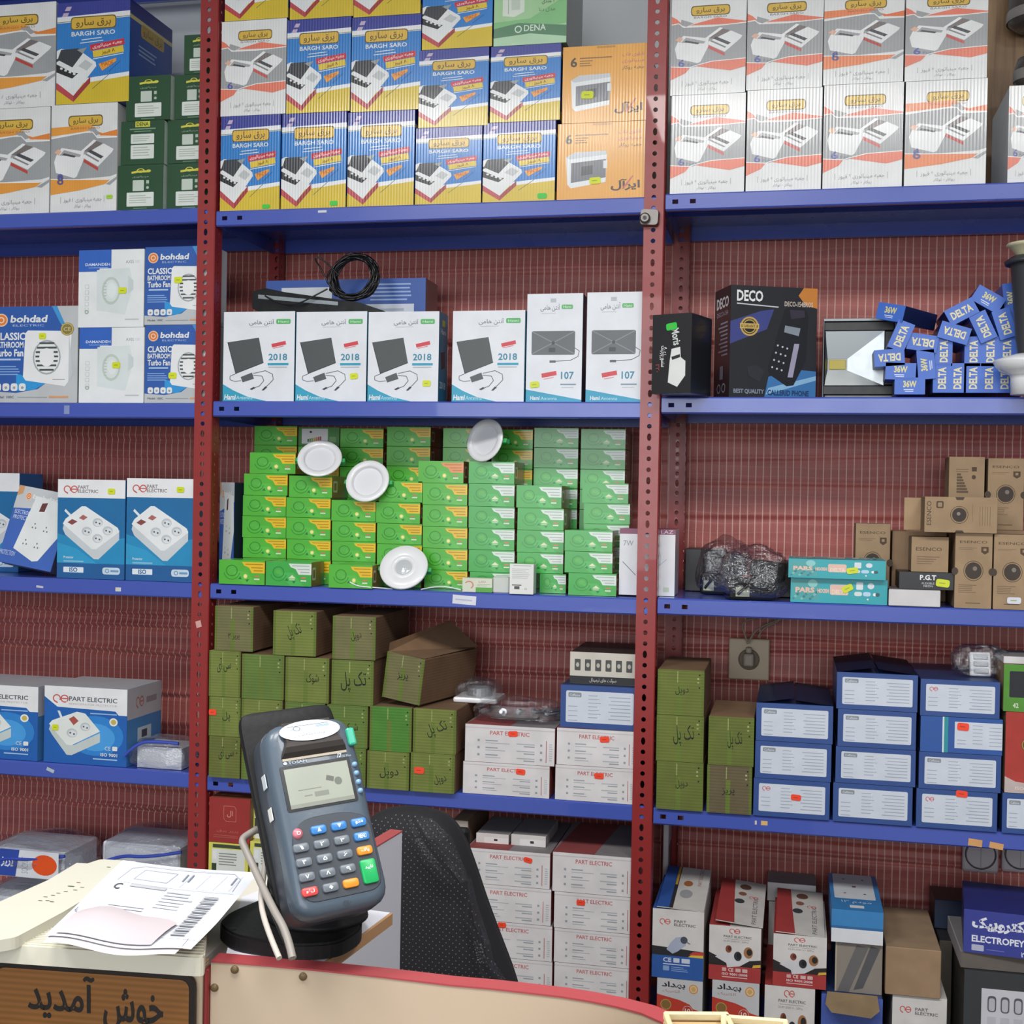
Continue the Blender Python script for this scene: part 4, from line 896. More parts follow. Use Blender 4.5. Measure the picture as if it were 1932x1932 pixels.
kind('w7', 'lamp_carton', 'carton', '#e3e5ea', '#c4b8c0', '#8a4a68', SATIN, .1, ART['w7'])
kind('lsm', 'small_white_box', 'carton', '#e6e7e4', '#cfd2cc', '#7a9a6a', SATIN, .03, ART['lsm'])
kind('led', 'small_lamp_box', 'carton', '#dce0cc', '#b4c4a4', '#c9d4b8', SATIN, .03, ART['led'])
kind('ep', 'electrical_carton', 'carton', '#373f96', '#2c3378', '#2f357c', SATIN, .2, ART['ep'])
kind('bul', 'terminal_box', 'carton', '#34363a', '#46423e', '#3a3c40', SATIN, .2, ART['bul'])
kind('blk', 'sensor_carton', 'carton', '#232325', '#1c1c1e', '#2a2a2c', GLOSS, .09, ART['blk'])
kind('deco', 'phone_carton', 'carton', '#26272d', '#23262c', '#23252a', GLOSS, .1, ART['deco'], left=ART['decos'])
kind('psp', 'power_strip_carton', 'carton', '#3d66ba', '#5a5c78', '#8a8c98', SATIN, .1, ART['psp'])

# ================================================================== cartons on the shelves
def stack(k, rows, base, label, group=None, names=None, **kw):
    """rows from the shelf upwards: (x0, y0, x1, y1[, extra dict]); label may hold {} for the tier"""
    z = base; out = []
    for i, r in enumerate(rows):
        e = dict(kw); e.update(r[4] if len(r) > 4 else {})
        kk = e.pop('k', k); lb = e.pop('label', None) or (label.format(names[i]) if names else label)
        o = B(kk, *r[:4], on=z, label=lb, group=e.pop('group', group), **e); z = top(o); out.append(o)
    return out
T3 = ('bottom', 'middle', 'top')
# ---- top shelf, left bay
z = SZ['L1']
stack('w8', [(-52, 205, 94, 402), (-45, 8, 105, 205)], z, 'white carton with orange band, outermost of the {} row beside the blue carton', 'orange banded white cartons', ('lower', 'upper'))
o = B('w8', 96, 196, 221, 400, z, label='white orange-banded fuse box carton marked 8 Fuse under the blue carton', st=[(.9, .13, '#a8d840', .016, .009)])
B('blue', 107, 2, 245, 195, top(o), d=.2, label='blue and yellow fuse box carton standing alone on a white carton')
stack('dd0', [(222, 311, 308, 395), (228, 228, 310, 310, dict(k='dd1', label='dark green carton with two white labels and a yellow DENA mark')), (238, 143, 322, 226)], z, 'dark green carton with white label, {} of the stack beside the white carton', 'dark green fuse cartons', ('lowest', 'second', 'topmost'))
stack('dd0', [(315, 308, 399, 392), (316, 225, 400, 307), (329, 140, 402, 224), (347, 65, 402, 139)], z, 'dark green carton behind the red post, {} of its stack', 'dark green fuse cartons', ('lowest', 'second', 'third', 'topmost'), Y=.02)
# ---- top shelf, middle bay
z = SZ['M1']
gb = 'blue and yellow fuse box cartons'
gs = (.82, .045, GRN, .018, .01)
stack('blue', [(416, 218, 529, 391, dict(st=[(.78, .035, GRN, .018, .009)])), (417, 38, 540, 217, dict(k='w6', label='white carton with salmon band between blue cartons beside the red post', group=None)), (425, -118, 545, 38)], z, 'blue and yellow fuse box carton, {} of the stack with a white carton in it', gb, ('lowest', '', 'topmost'))
stack('blue', [(531, 213, 654, 389, dict(st=[gs])), (541, 35, 662, 212), (548, -125, 668, 34)], z, 'blue and yellow fuse box carton, {} of the stack next to the mixed one', gb, ('lowest', 'middle one', 'topmost'))
stack('blue', [(656, 210, 782, 387), (663, 30, 794, 209), (668, -130, 795, 29)], z, 'blue and yellow fuse box carton, {} of the third stack from the red post', gb, ('lowest', 'middle one', 'topmost'))
stack('blue', [(784, 240, 909, 386), (790, 92, 922, 239), (797, -60, 930, 91)], z, 'shorter blue fuse box carton, {} of the stack beside the one topped in green', gb, ('lowest', 'middle one', 'topmost'))
stack('blue', [(911, 230, 1048, 384, dict(st=[(.83, .06, GRN, .02, .011)])), (925, 85, 1058, 229), (932, -65, 1070, 84, dict(k='dl', label='pale green fuse box carton with a drawn white box, on a blue carton', group=None, st=[(.62, .84, ORG, .02, .014)]))], z, 'shorter blue fuse box carton, {} of the stack topped by the green carton', gb, ('lowest', 'second', ''))
stack('iral', [(1051, 231, 1217, 380, dict(st=[(.44, .24, YEL, .024, .014, 3)])), (1061, 85, 1222, 230, dict(st=[(.3, .36, YEL, .026, .016, -2)]))], z, 'orange carton printed 6 with a grey fuse box, {} of the two', 'orange fuse box cartons', ('lower', 'upper'))
# ---- top shelf, right bay
z = SZ['R1']
cols = [(1265, 1406, 178, 368, -10), (1408, 1551, 168, 362, -15), (1553, 1704, 158, 355, -20), (1707, 1862, 151, 348, -25)]
for i, (a, b_, ym, yb, yt) in enumerate(cols):
    nm = ('next to the middle red post', 'second from the middle red post', 'third from the middle red post', 'beside the wood board')[i]
    stack('w6', [(a, ym, b_, yb, dict(art=ART['w6o'] if i == 3 else None)), (a + 1, yt, b_ + 2, ym - 1, dict(art=ART['w6o'] if i == 2 else None))], z, 'white carton with salmon bands marked 6, {} row, ' + nm, 'salmon banded white cartons', ('lower', 'upper'))
B('w6', 1902, 160, 2000, 340, z, Y=.03, d=.22, label='white carton standing apart behind the salmon banded row', group='salmon banded white cartons')
# dark moulded things above that carton
BLK = MATS['black plastic']
def lamp_housing(px, py, r, h, label, Y=.2):
    g = P(px, py, Y); e = empty('lamp_housing', g, label, 'lamp')
    bm = bmesh.new(); lathe(bm, [(.0001, 0), (r * .75, 0), (r, .012), (r, h * .6), (r * .8, h), (.0001, h)], 24); link('housing', bm_mesh(bm), e, mat('smoky grey plastic', '#4c4642', .25), smooth=True)
    bm = bmesh.new(); lathe(bm, [(r * 1.03, .012), (r * 1.05, .016), (r * 1.05, .03), (r * 1.03, .034)], 24); link('rim', bm_mesh(bm), e, mat('grey rim', '#8c8884', .3), smooth=True)
    return e
lamp_housing(1946, 165, .035, .06, 'small grey lamp housing lying on the white carton by the wood board')
lamp_housing(1960, 52, .065, .12, 'smoky dark lamp housing fixed to the wood board', .334)

# ---- second shelf, left bay
z = SZ['L2']
B('fanb', -18, 578, 147, 760, z, label='large blue and grey bathroom fan carton with a gold seal', st=[(.6, .69, YEL, .018, .014)])
stack('dam', [(149, 618, 272, 759, dict(st=[(.58, .5, YEL, .02, .014)])), (148, 471, 272, 617, dict(st=[(.68, .47, YEL, .02, .014)]))], z, 'white extractor fan carton with a blue corner, {} of two', 'white fan cartons', ('lower', 'upper'))
stack('fan', [(273, 613, 401, 757, dict(st=[(.42, .35, YEL, .02, .014)])), (273, 465, 401, 612, dict(st=[(.5, .57, YEL, .02, .014)]))], z, 'small blue bathroom fan carton beside the red post, {} of two', 'blue fan cartons', ('lower', 'upper'), cs='#c9ccce', d=.075)
# ---- second shelf, middle bay
z = SZ['M2']
g = 'flat antenna cartons printed 2018'
a1 = B('a18', 421, 588, 556, 757, z, label='antenna carton printed 2018 without a price sticker beside the red post', group=g)
a2 = B('a18', 558, 588, 692, 757, z, label='antenna carton printed 2018 with a yellow sticker, second from the red post', group=g, st=[(.83, .28, YEL, .018, .013, 5)])
a3 = B('a18', 694, 588, 828, 757, z, label='antenna carton printed 2018 with a yellow sticker low in its corner', group=g, st=[(.84, .2, YEL, .018, .013)])
a4 = B('a18', 853, 586, 990, 757, z, label='antenna carton printed 2018 beside the tall antenna cartons', group=g)
B('a107', 993, 554, 1099, 757, z, Y=.02, label='tall antenna carton printed 107 with a yellow sticker', group='tall antenna cartons', st=[(.16, .16, YEL, .02, .013, 5)])
B('a107', 1106, 551, 1214, 757, z, Y=.02, label='tall antenna carton printed 107 next to the red post', group='tall antenna cartons')
o = B('blong', 500, 527, 802, 757, z, Y=.15, d=.1, label='long blue device carton standing behind the antenna cartons')
# set-top device on the antenna cartons
za = max(top(a1), top(a2), top(a3)) + .0004
c0, c1 = P(473, 585, .04), P(722, 585, .04)
dv = empty('black_device', (c0.x, .045, za), 'black tapered device lying on the antenna cartons under the coiled cable', 'device')
L = c1.x - c0.x
bm = bmesh.new()
prof = [(0, .012), (.0, .05), (.03, .058), (L * .25, .048), (L * .6, .032), (L * .82, .022), (L, .003), (L * .95, 0), (.03, 0)]
va = [bm.verts.new((x, 0, zz)) for x, zz in prof]; vb = [bm.verts.new((x, .075, zz)) for x, zz in prof]
bm.faces.new(va); bm.faces.new(vb)
for i in range(len(prof)): bm.faces.new((va[i], va[(i + 1) % len(prof)], vb[(i + 1) % len(prof)], vb[i]))
bmesh.ops.recalc_face_normals(bm, faces=bm.faces); bmesh.ops.bevel(bm, geom=list(bm.edges), offset=.002, segments=2, affect='EDGES')
link('housing', bm_mesh(bm), dv, mat('glossy black plastic', '#17191c', .2))
bm = bmesh.new(); q = [(L * .05, -.0006, .043), (L * .66, -.0006, .024), (L * .66, -.0006, .016), (L * .05, -.0006, .034)]
bm.faces.new([bm.verts.new(p) for p in q]); link('trim_strip', bm_mesh(bm), dv, mat('silver trim', '#9aa4a8', .25, metal=.6))
# coiled cable
g = P(668, 520, .06)
cc = empty('cable_coil', (g.x, .06, za), 'coil of thin black cable standing up on the black device', 'cable')
CBL = mat('black cable', '#121214', .35)
rg = random.Random(5)
for k in range(20):
    rr = .043 + .013 * rg.random(); pts = []
    for i in range(15):
        a = 2 * math.pi * i / 14 + k; pts.append((rr * (1 + .05 * rg.random()) * math.cos(a) + .006 * rg.uniform(-1, 1), .012 * rg.uniform(-1, 1) + .01 * math.sin(a), .081 + rr * (.96 + .04 * rg.random()) * math.sin(a)))
    tube('cable_turn', pts, .0022, CBL, cc, 2, cyclic=True)
q = lambda px, py, Y: P(px, py, Y) - Vector((g.x, .06, za))
tube('cable_end', [q(640, 560, .03), q(622, 540, .02), q(605, 505, .02), q(592, 487, .03), q(606, 484, .03), q(640, 520, .05)], .0018, CBL, cc, 2)
tube('cable_end', [q(500, 558, .035), q(520, 572, .03), q(560, 575, .03), q(590, 560, .03), q(618, 545, .035)], .0018, CBL, cc, 2)

# ---- second shelf, right bay
z = SZ['R2']
B('blk', 1226, 592, 1308, 752, z, Y=-.07, d=.1, rz=R(-20), label='small black carton with a white sensor picture standing before the red post', st=[(.5, .84, GRN, .024, .014, 8)])
B('deco', 1372, 541, 1548, 750, z, Y=.075, d=.1, rz=R(22), label='black phone carton printed DECO turned sideways on the shelf')
# floodlight
fl = empty('floodlight', (P(1618, 700, .1).x, .1, z), 'LED floodlight with silver reflector and black frame beside the phone carton', 'floodlight')
FX0, FX1 = P(1552, 700, .1).x - fl.location.x, P(1690, 700, .1).x - fl.location.x; FH = P(1600, 603, .1).z - z
RIM = mat('grey cast metal', '#8a8c8e', .4, metal=.5); SIL = mat('silver reflector', '#a9afb1', .38, metal=1)
part_box('housing', (FX0, .012, .001, FX1, .09, FH), RIM, fl, .006, 2)
def frame(x0, z0, x1, z1, t, y0, y1, bevel=.002, tl=None):
    bm = bmesh.new(); tl = tl or t
    for a in ((x0, z0, x1, z0 + t), (x0, z1 - t, x1, z1), (x0, z0 + t, x0 + tl, z1 - t), (x1 - t, z0 + t, x1, z1 - t)): bx(bm, a[0], y0, a[1], a[2], y1, a[3], bevel)
    return bm_mesh(bm)
link('bezel', frame(FX0 + .001, .012, FX1 - .004, FH - .004, .02, -.002, .0118, .002, .004), fl, BLK)
link('outer_rim', frame(FX0, .0005, FX1 + .002, FH + .002, .006, -.006, .0115, .0008, .002), fl, RIM)
bm = bmesh.new(); ix0, ix1, iz0, iz1 = FX0 + .004, FX1 - .024, .032, FH - .024; mx, mz = ix0 + .026, (iz0 + iz1) / 2 - .012
o4 = [bm.verts.new(p) for p in ((ix0, 0, iz0), (ix1, 0, iz0), (ix1, 0, iz1), (ix0, 0, iz1))]; i4 = [bm.verts.new(p) for p in ((mx - .02, .011, mz - .012), (mx + .02, .011, mz - .012), (mx + .02, .011, mz + .012), (mx - .02, .011, mz + .012))]
for i in range(4): bm.faces.new((o4[i], o4[(i + 1) % 4], i4[(i + 1) % 4], i4[i]))
link('reflector', bm_mesh(bm), fl, SIL)
part_box('led_chip', (mx - .017, .0095, mz - .01, mx + .017, .0112, mz + .01), mat('yellow phosphor', '#b9a83a', .4), fl)
# DELTA ballast cartons: long boxes seen end on
DB = 1540, 460, .2029
def delta(k, cx, cy, rot, Y=.03, rz=0, lab=None, grp='blue DELTA ballast cartons', dd=.15):
    if cx < 900 and rz == 0: dd = .065
    p = P(DB[0] + cx * DB[2], DB[1] + cy * DB[2], Y); w, h = .0585, .0335
    o = link('ballast_carton', body_mesh(w, dd, h, '#3f6fd0', '#1f2a5c', '#3f66c0'), None, SATIN)
    o.matrix_world = Matrix.Translation(p) @ Matrix.Rotation(rz, 4, 'Z') @ Matrix.Rotation(R(-rot), 4, 'Y') @ Matrix.Translation((0, dd / 2, -h / 2))
    tag(o, lab, 'carton', grp)
    add_print(o, ART['dD' if k == 'D' else 'dW'], SATIN, w, dd, h)
for i, x in enumerate((1168, 1312, 1457, 1605, 1750, 1895)): delta('D', x, 1248, 90, lab='upright blue DELTA carton, lower row, %s from the standing 36W carton' % ('nearest', 'second', 'third', 'fourth', 'fifth', 'sixth')[i])
for i, x in enumerate((1185, 1462, 1618, 1772, 1918)): delta('D', x, 1000, 90, lab='upright blue DELTA carton, second row, %s from the standing 36W carton' % ('nearest', 'second', 'third', 'fourth', 'fifth')[i])
for k, x, y, r_, Y, rz, lab in (('W', 785, 1185, -2, .02, 0, 'blue carton showing 36W lying flat on another beside the floodlight'), ('W', 870, 1322, 0, .02, 0, 'blue carton showing 36W lying lowest beside the floodlight'),
        ('W', 1022, 1122, 95, .025, 0, 'blue carton showing 36W standing on end beside the upright DELTA cartons'), ('D', 680, 1058, 184, .02, 0, 'blue DELTA carton lying upside down before the floodlight'),
        ('D', 790, 855, 68, .02, 0, 'blue DELTA carton leaning steeply above the floodlight corner'), ('D', 990, 918, 171, .025, 0, 'blue DELTA carton lying upside down on the standing 36W carton'),
        ('W', 690, 636, -13, .03, R(-30), 'blue carton showing 36W lying on top at the floodlight end of the pile'), ('D', 1352, 630, 28, .02, 0, 'blue DELTA carton tilted upwards on the heap'),
        ('D', 1285, 828, 163, .02, 0, 'blue DELTA carton lying upside down over the gap in the pile'), ('W', 1600, 515, -31, .025, 0, 'blue carton showing 36W tilted down at the peak of the heap'),
        ('D', 1552, 770, 115, .022, 0, 'blue DELTA carton leaning over in the middle of the heap'), ('D', 1752, 742, 108, .022, 0, 'blue DELTA carton leaning over under the peak of the heap'),
        ('W', 1826, 500, 97, .04, 0, 'blue carton showing 36W standing highest beside the black lamp'), ('W', 1910, 765, 97, .04, 0, 'blue carton showing 36W standing behind the black lamp')):
    delta(k, x, y, r_, Y, rz, lab)
# dark lamp at the end of the pile
g = P(1932, 742, -.05)
pl = empty('pendant_lamp', (P(1940, 640, -.04).x, -.04, z), 'dark tapered lamp with a cream ring and a white flared foot before the DELTA cartons', 'lamp')
zz = lambda py: P(1930, py, -.04).z - z
sc_ = .001165
bm = bmesh.new(); lathe(bm, [(.0001, .001), (26 * sc_, .001), (26 * sc_, zz(716)), (28 * sc_, zz(708)), (44 * sc_, zz(700)), (54 * sc_, zz(684)), (53 * sc_, zz(680)), (20 * sc_, zz(668))], 32); link('foot', bm_mesh(bm), pl, mat('white enamel', '#e6e8ea', .25, coat=.5), smooth=True)
bm = bmesh.new(); lathe(bm, [(16 * sc_, zz(669)), (20 * sc_, zz(640)), (30 * sc_, zz(500)), (31 * sc_, zz(494)), (38 * sc_, zz(500)), (40 * sc_, zz(494)), (28 * sc_, zz(484)), (.0001, zz(484))], 32); link('body', bm_mesh(bm), pl, mat('dark grey enamel', '#34363a', .4), smooth=True)
bm = bmesh.new(); lathe(bm, [(20 * sc_, zz(484)), (32 * sc_, zz(466)), (38 * sc_, zz(463)), (36 * sc_, zz(460)), (28 * sc_, zz(464)), (14 * sc_, zz(482))], 28); link('ring', bm_mesh(bm), pl, mat('cream ceramic', '#d0cca8', .35), smooth=True)

# ---- third shelf, left bay
z = SZ['L3']
g = 'power strip cartons'
B('strip', -95, 892, 36, 1092, z, Y=.14, label='white-topped power strip carton behind the leaning one', group=g)
# leaning carton
p = P(50, 1090, .0)
o = B('psp', -22, 935, 82, 1092, z, Y=.005, d=.05, label='blue and grey power strip carton leaning back on the shelf', group=g)
o.rotation_euler = (R(-14), R(9), 0); o.location.y += .03; o.location.z += .016
stack('strip', [(108, 905, 236, 1093, dict(st=[(.8, .885, YEL, .018, .013)]))], z, 'blue power strip carton beside the leaning carton', g)
stack('strip', [(238, 903, 366, 1095, dict(st=[(.8, .895, YEL, .018, .013)]))], z, 'blue power strip carton next to the red post', g)
# ---- third shelf, middle bay: downlight cartons
z = SZ['M3']
tiers = ('lowest', 'second', 'third', 'fourth', 'fifth', 'sixth', 'seventh')
gd = 'green downlight cartons'
def dcol(rows, who, base=None, ky='y', **kw):
    z0 = base or SZ['M3']
    for i, r in enumerate(rows):
        e = dict(kw); e.update(r[4] if len(r) > 4 else {})
        kk = 'd' + e.pop('c', ky)
        lb = '%s-cornered green downlight carton, front stack, %s column from the clamped post, %s tier' % ({'dy': 'yellow', 'dw': 'white', 'do': 'orange'}[kk], who, tiers[i])
        o = B(kk, *r[:4], on=z0, label=lb, group=gd, **e); z0 = top(o)
    return z0
yb = 1105
# foremost cartons at the edge of the shelf
B('dy', 413, 1057, 500, 1098, z, Y=.0, d=.075, label='green downlight carton with a yellow corner foremost beside the red post', group=gd)
B('dw', 501, 1060, 588, 1104, z, Y=.0, d=.075, label='green downlight carton with a white corner foremost on the shelf edge', group=gd)
YF = .085
dcol([(458, 1053, 540, 1098), (458, 1015, 540, 1052), (457, 974, 540, 1013), (458, 935, 540, 973), (460, 894, 543, 934), (471, 854, 558, 893)], 'eighth', Y=YF)
dcol([(541, 1056, 624, 1100), (541, 1018, 624, 1055), (540, 977, 624, 1016), (540, 939, 624, 976), (545, 898, 627, 938)], 'seventh', Y=YF)
dcol([(626, 1060, 708, 1103), (626, 1022, 709, 1059), (626, 984, 709, 1021), (625, 944, 709, 983)], 'sixth', Y=YF)
B('dy', 620, 1066, 703, 1108, z, Y=.0, d=.075, label='green downlight carton with a yellow corner foremost beside the lens downlight', group=gd)
dcol([(711, 1068, 795, 1108), (711, 1027, 796, 1067), (711, 988, 796, 1026), (709, 948, 793, 987), (715, 908, 797, 947)], 'fifth', Y=YF)
dcol([(800, 1076, 882, 1112), (797, 1035, 882, 1075), (797, 994, 882, 1034), (797, 953, 882, 993), (797, 912, 882, 952), (789, 870, 875, 911, dict(c='o'))], 'fourth', Y=YF)
dcol([(886, 1080, 971, 1117), (884, 1038, 971, 1079), (884, 997, 971, 1037), (884, 956, 971, 996), (884, 913, 971, 955), (884, 871, 971, 912)], 'third', Y=YF, ky='w')
dcol([(1018, 1083, 1068, 1122, dict(Y=.06)), (975, 1043, 1063, 1082), (975, 1001, 1064, 1042), (976, 959, 1064, 1000), (974, 916, 1060, 958)], 'second', Y=YF - .02, ky='w')
dcol([(1072, 1082, 1163, 1124), (1065, 1041, 1156, 1081), (1065, 1001, 1156, 1040)], 'nearest', Y=.03, ky='w', d=.09)
# tier behind that column
dcol([(1098, 1072, 1184, 1110), (1098, 1030, 1184, 1071), (1101, 989, 1187, 1029), (1101, 950, 1189, 988), (1098, 912, 1186, 949)], 'set-back nearest', Y=.135, ky='w', d=.05)
# back row
GB = 'green downlight cartons in the back row'
for c, (x0, x1, kk, n) in enumerate(((480, 561, 'y', 0), (563, 641, 'y', 0), (642, 724, 'y', 0), (730, 813, 'y', 0), (836, 920, 'y', 0), (928, 1006, 'y', 0), (1008, 1092, 'w', 0), (1096, 1181, 'w', 0))):
    zt = SZ['M2'] - .044 - .0022 * (c % 3); Yb = .19; nb = 8
    hgt = (zt - SZ['M3']) / nb
    for i in range(nb):
        z0 = SZ['M3'] + i * hgt
        art = ART['energy'] if (c == 1 and i == nb - 1) else None
        lb = 'green downlight carton showing an energy label in the shaded back row' if art else '%s-cornered green downlight carton, back row, %s column from the clamped post, %s tier' % ('yellow' if kk == 'y' else 'white', ('eighth', 'seventh', 'sixth', 'fifth', 'fourth', 'third', 'second', 'nearest')[c], (tiers + ('topmost',))[i])
        B('d' + kk, x0, 800, x1, 830, z0, Y=Yb, d=.095, h=hgt - .0012, label=lb, group=GB, art=art)
# downlights
DLW = mat('white lamp plastic', '#e9eaec', .3, coat=.3); DLD = mat('milky diffuser', '#dfe0e4', .45); GCL = mat('green spring clip', '#3fae62', .4)
def downlight(px, py, Y, r, nx, nz, label, lens=False):
    """a round recessed lamp; its face looks towards (nx, -1, nz)"""
    g = P(px, py, Y); e = empty('downlight', g, label, 'lamp', 'loose white downlights')
    nrm = Vector((nx, -1, nz)).normalized()
    e.rotation_euler = nrm.to_track_quat('Z', 'Y').to_euler()
    bm = bmesh.new()
    if lens: pr = [(.0001, .003), (r * .34, .003), (r * .36, .006), (r * .5, .0066), (r * .52, .0055), (r * .54, .0062), (r * .96, .0045), (r * .99, .003), (r, .001), (r * .98, -.002), (r * .5, -.003), (.0001, -.003)]
    else: pr = [(.0001, -.0075), (r * .65, -.0075), (r * .655, -.006), (r * .71, .0005), (r * .72, .0015), (r * .96, .0008), (r * .99, -.0004), (r, -.002), (r * .97, -.004), (r * .6, -.009), (.0001, -.009)]
    lathe(bm, pr, 40); link('rim', bm_mesh(bm), e, DLW, smooth=True)
    bm = bmesh.new(); lathe(bm, [(r * .62, -.0085), (r * .6, -.02), (.0001, -.02)], 28); link('housing', bm_mesh(bm), e, DLW, smooth=True)
    if lens:
        bm = bmesh.new(); lathe(bm, [(.0001, .0055), (r * .12, .0058), (r * .16, .0045), (r * .3, .0055), (r * .335, .0042)], 28); link('lens', bm_mesh(bm), e, mat('clear lens', '#c4c9cc', .08, spec=.9), smooth=True)
    else:
        bm = bmesh.new(); lathe(bm, [(.0001, -.0062), (r * .655, -.0062)], 36); link('diffuser', bm_mesh(bm), e, DLD)
    for s in (-1, 1): part_box('spring_clip', (s * r * .98 - .007, -.005, -.02, s * r * .98 + .007, .005, -.006), GCL, e)
    return e
downlight(603, 864, .07, .0505, .22, .72, 'white downlight tilted on the front stack beside a single top carton')
downlight(693, 907, .068, .0505, .0, .42, 'white downlight standing upright in the gap of the front stack')
downlight(914, 830, .08, .049, -.45, .25, 'white downlight standing on the carton with the chipped corner')
downlight(762, 1071, .03, .054, .05, .6, 'white downlight with a clear lens leaning on the lowest tier', True)
tg = tube('lamp_wire', [P(660, 1098, -.0), P(672, 1106, -.002), P(700, 1108, -.002), P(740, 1111, .02)], .0014, DLW); tag(tg, 'thin white wire trailing from the lens downlight along the shelf edge', 'wire')
tg = tube('lamp_wire', [P(795, 1112, .02), P(822, 1106, .0), P(846, 1107, .0), P(870, 1113, .0)], .0014, DLW); tag(tg, 'thin white wire between the lens downlight and the small lamp box', 'wire')
B('led', 872, 1091, 929, 1120, z, Y=.012, label='small cream and green lamp box lying before the green cartons')
cs_ = part_box('clear_case', (-.018, -.012, 0, .018, .012, .034), mat('frosted plastic', '#c9cec6', .2), None, .002); cs_.location = (P(945, 1110, .02).x, .03, z); tag(cs_, 'small frosted plastic case between the lamp box and the labelled box', 'case')
B('lsm', 961, 1064, 1007, 1124, z, Y=.0, label='small white box with a printed label standing on the shelf edge')
B('w7', 1168, 998, 1274, 1122, max(SZ['M3'], SZ['R3']), Y=.047, d=.09, label='tall white lamp box printed 7W behind the red post')
o = B('psp', 414, 910, 442, 1050, z, Y=.12, d=.16, label='dark blue and white carton end in shadow beside the green cartons', cs='#2a3358')
# ---- third shelf, right bay
z = SZ['R3']
g = P(1330, 1105, .15)
o = B('plainblack', 1292, 1036, 1368, 1112, z, Y=.226, d=.1, label='black carton standing behind the wrapped adapters')
o = B('plainblack', 1460, 1062, 1498, 1126, z, Y=.13, d=.15, label='black carton half hidden behind the teal cartons')
def crumple(name, w, d, h, mt, parent, seed=0, amp=.012, n=10, pinch=.5):
    bm = bmesh.new(); bmesh.ops.create_icosphere(bm, subdivisions=4, radius=1)
    for v in bm.verts:
        c = v.co.copy(); s = [abs(t) ** .6 * (1 if t > 0 else -1) for t in c]
        k = 1 - pinch * max(0, c.z) ** 1.5
        q = Vector((s[0] * w / 2 * k, s[1] * d / 2 * k, (s[2] * .5 + .5) * h))
        f = noise.noise(c * 2.4 + Vector((seed, 0, 0))) + .6 * abs(noise.noise(c * 5.5 + Vector((0, seed, 0))))
        q += Vector((c.x, c.y, c.z if q.z > h * .15 else 0)) * f * amp
        q.z = max(0.0005, q.z); v.co = q
    return link(name, bm_mesh(bm), parent, mt, smooth=False)
def film_mat(name, tint, dens, rough=.12, gcol=(.9, .92, .95)):
    m, nt, b = newmat(name); out = nt.nodes['Material Output']
    tr = nt.nodes.new('ShaderNodeBsdfTransparent'); tr.inputs[0].default_value = (*tint, 1)
    gl = nt.nodes.new('ShaderNodeBsdfGlossy'); gl.inputs['Roughness'].default_value = rough; gl.inputs[0].default_value = (*gcol, 1)
    lw = nt.nodes.new('ShaderNodeLayerWeight'); lw.inputs[0].default_value = .35
    n = nt.nodes.new('ShaderNodeTexNoise'); n.inputs['Scale'].default_value = 26; n.inputs['Detail'].default_value = 2
    bn = nt.nodes.new('ShaderNodeBump'); bn.inputs['Strength'].default_value = .55; bn.inputs['Distance'].default_value = .006; nt.links.new(n.outputs[0], bn.inputs['Height'])
    nt.links.new(bn.outputs[0], gl.inputs['Normal']); nt.links.new(bn.outputs[0], lw.inputs['Normal'])
    ma = nt.nodes.new('ShaderNodeMath'); ma.operation = 'MULTIPLY_ADD'; ma.inputs[1].default_value = .55; ma.inputs[2].default_value = dens; ma.use_clamp = True; nt.links.new(lw.outputs['Facing'], ma.inputs[0])
    mx = nt.nodes.new('ShaderNodeMixShader'); nt.links.new(ma.outputs[0], mx.inputs[0]); nt.links.new(tr.outputs[0], mx.inputs[1]); nt.links.new(gl.outputs[0], mx.inputs[2]); nt.links.new(mx.outputs[0], out.inputs[0])
    return m
FILM = film_mat('clear plastic film', (.95, .955, .965), .1)
def adapter_bag(px0, px1, pyt, Y, label, seed, rz):
    a, b_ = P(px0, 1110, Y), P(px1, 1110, Y); w_ = b_.x - a.x; h_ = P((px0 + px1) / 2, pyt, Y).z - z
    e = empty('wrapped_adapter', ((a.x + b_.x) / 2, Y + .05, z), label, 'adapter', 'adapters in clear bags', rz)
    bm = bmesh.new(); bx(bm, -w_ * .42, -.04, .001, w_ * .3, .04, h_ * .4, .006, 2); me = bm_mesh(bm); link('power_brick', me, e, MATS['glossy black plastic'])
    bm = bmesh.new(); bx(bm, -w_ * .1, -.032, h_ * .41, w_ * .4, .032, h_ * .78, .008, 2); me = bm_mesh(bm); link('plug_head', me, e, MATS['glossy black plastic']).rotation_euler = (0, R(8), 0)
    tube('cable', [(-w_ * .3, -.042, h_ * .12), (0, -.046, h_ * .5), (w_ * .3, -.044, h_ * .3), (w_ * .1, -.046, h_ * .1), (-w_ * .2, -.044, h_ * .35)], .003, CBL, e)
    part_box('rating_label', (-w_ * .33, -.0412, h_ * .08, -w_ * .12, -.0402, h_ * .26), mat('paper label', '#b8bca8', .6), e, 0)
    crumple('clear_bag', w_ * 1.05, .11, h_ * 1.0, FILM, e, seed, .01, pinch=.45)
    return e
adapter_bag(1316, 1412, 1018, .118, 'black adapter in a clear bag leaning behind the other one', 2, R(-10))
adapter_bag(1358, 1484, 1034, .0, 'black adapter in a crumpled clear bag at the shelf edge', 5, R(12))
g = 'teal light strip cartons'
t1 = B('teal', 1491, 1092, 1675, 1143, z, Y=.01, label='teal carton with small lamp pictures lying on the shelf, lower one', group=g, st=[(.59, .62, YEL, .022, .013, 28)])
t2 = B('teal', 1487, 1056, 1672, 1092, top(t1), Y=-.006, label='teal carton lying tilted on the other teal carton', group=g, st=[(.66, .45, YEL, .022, .012, 8)])
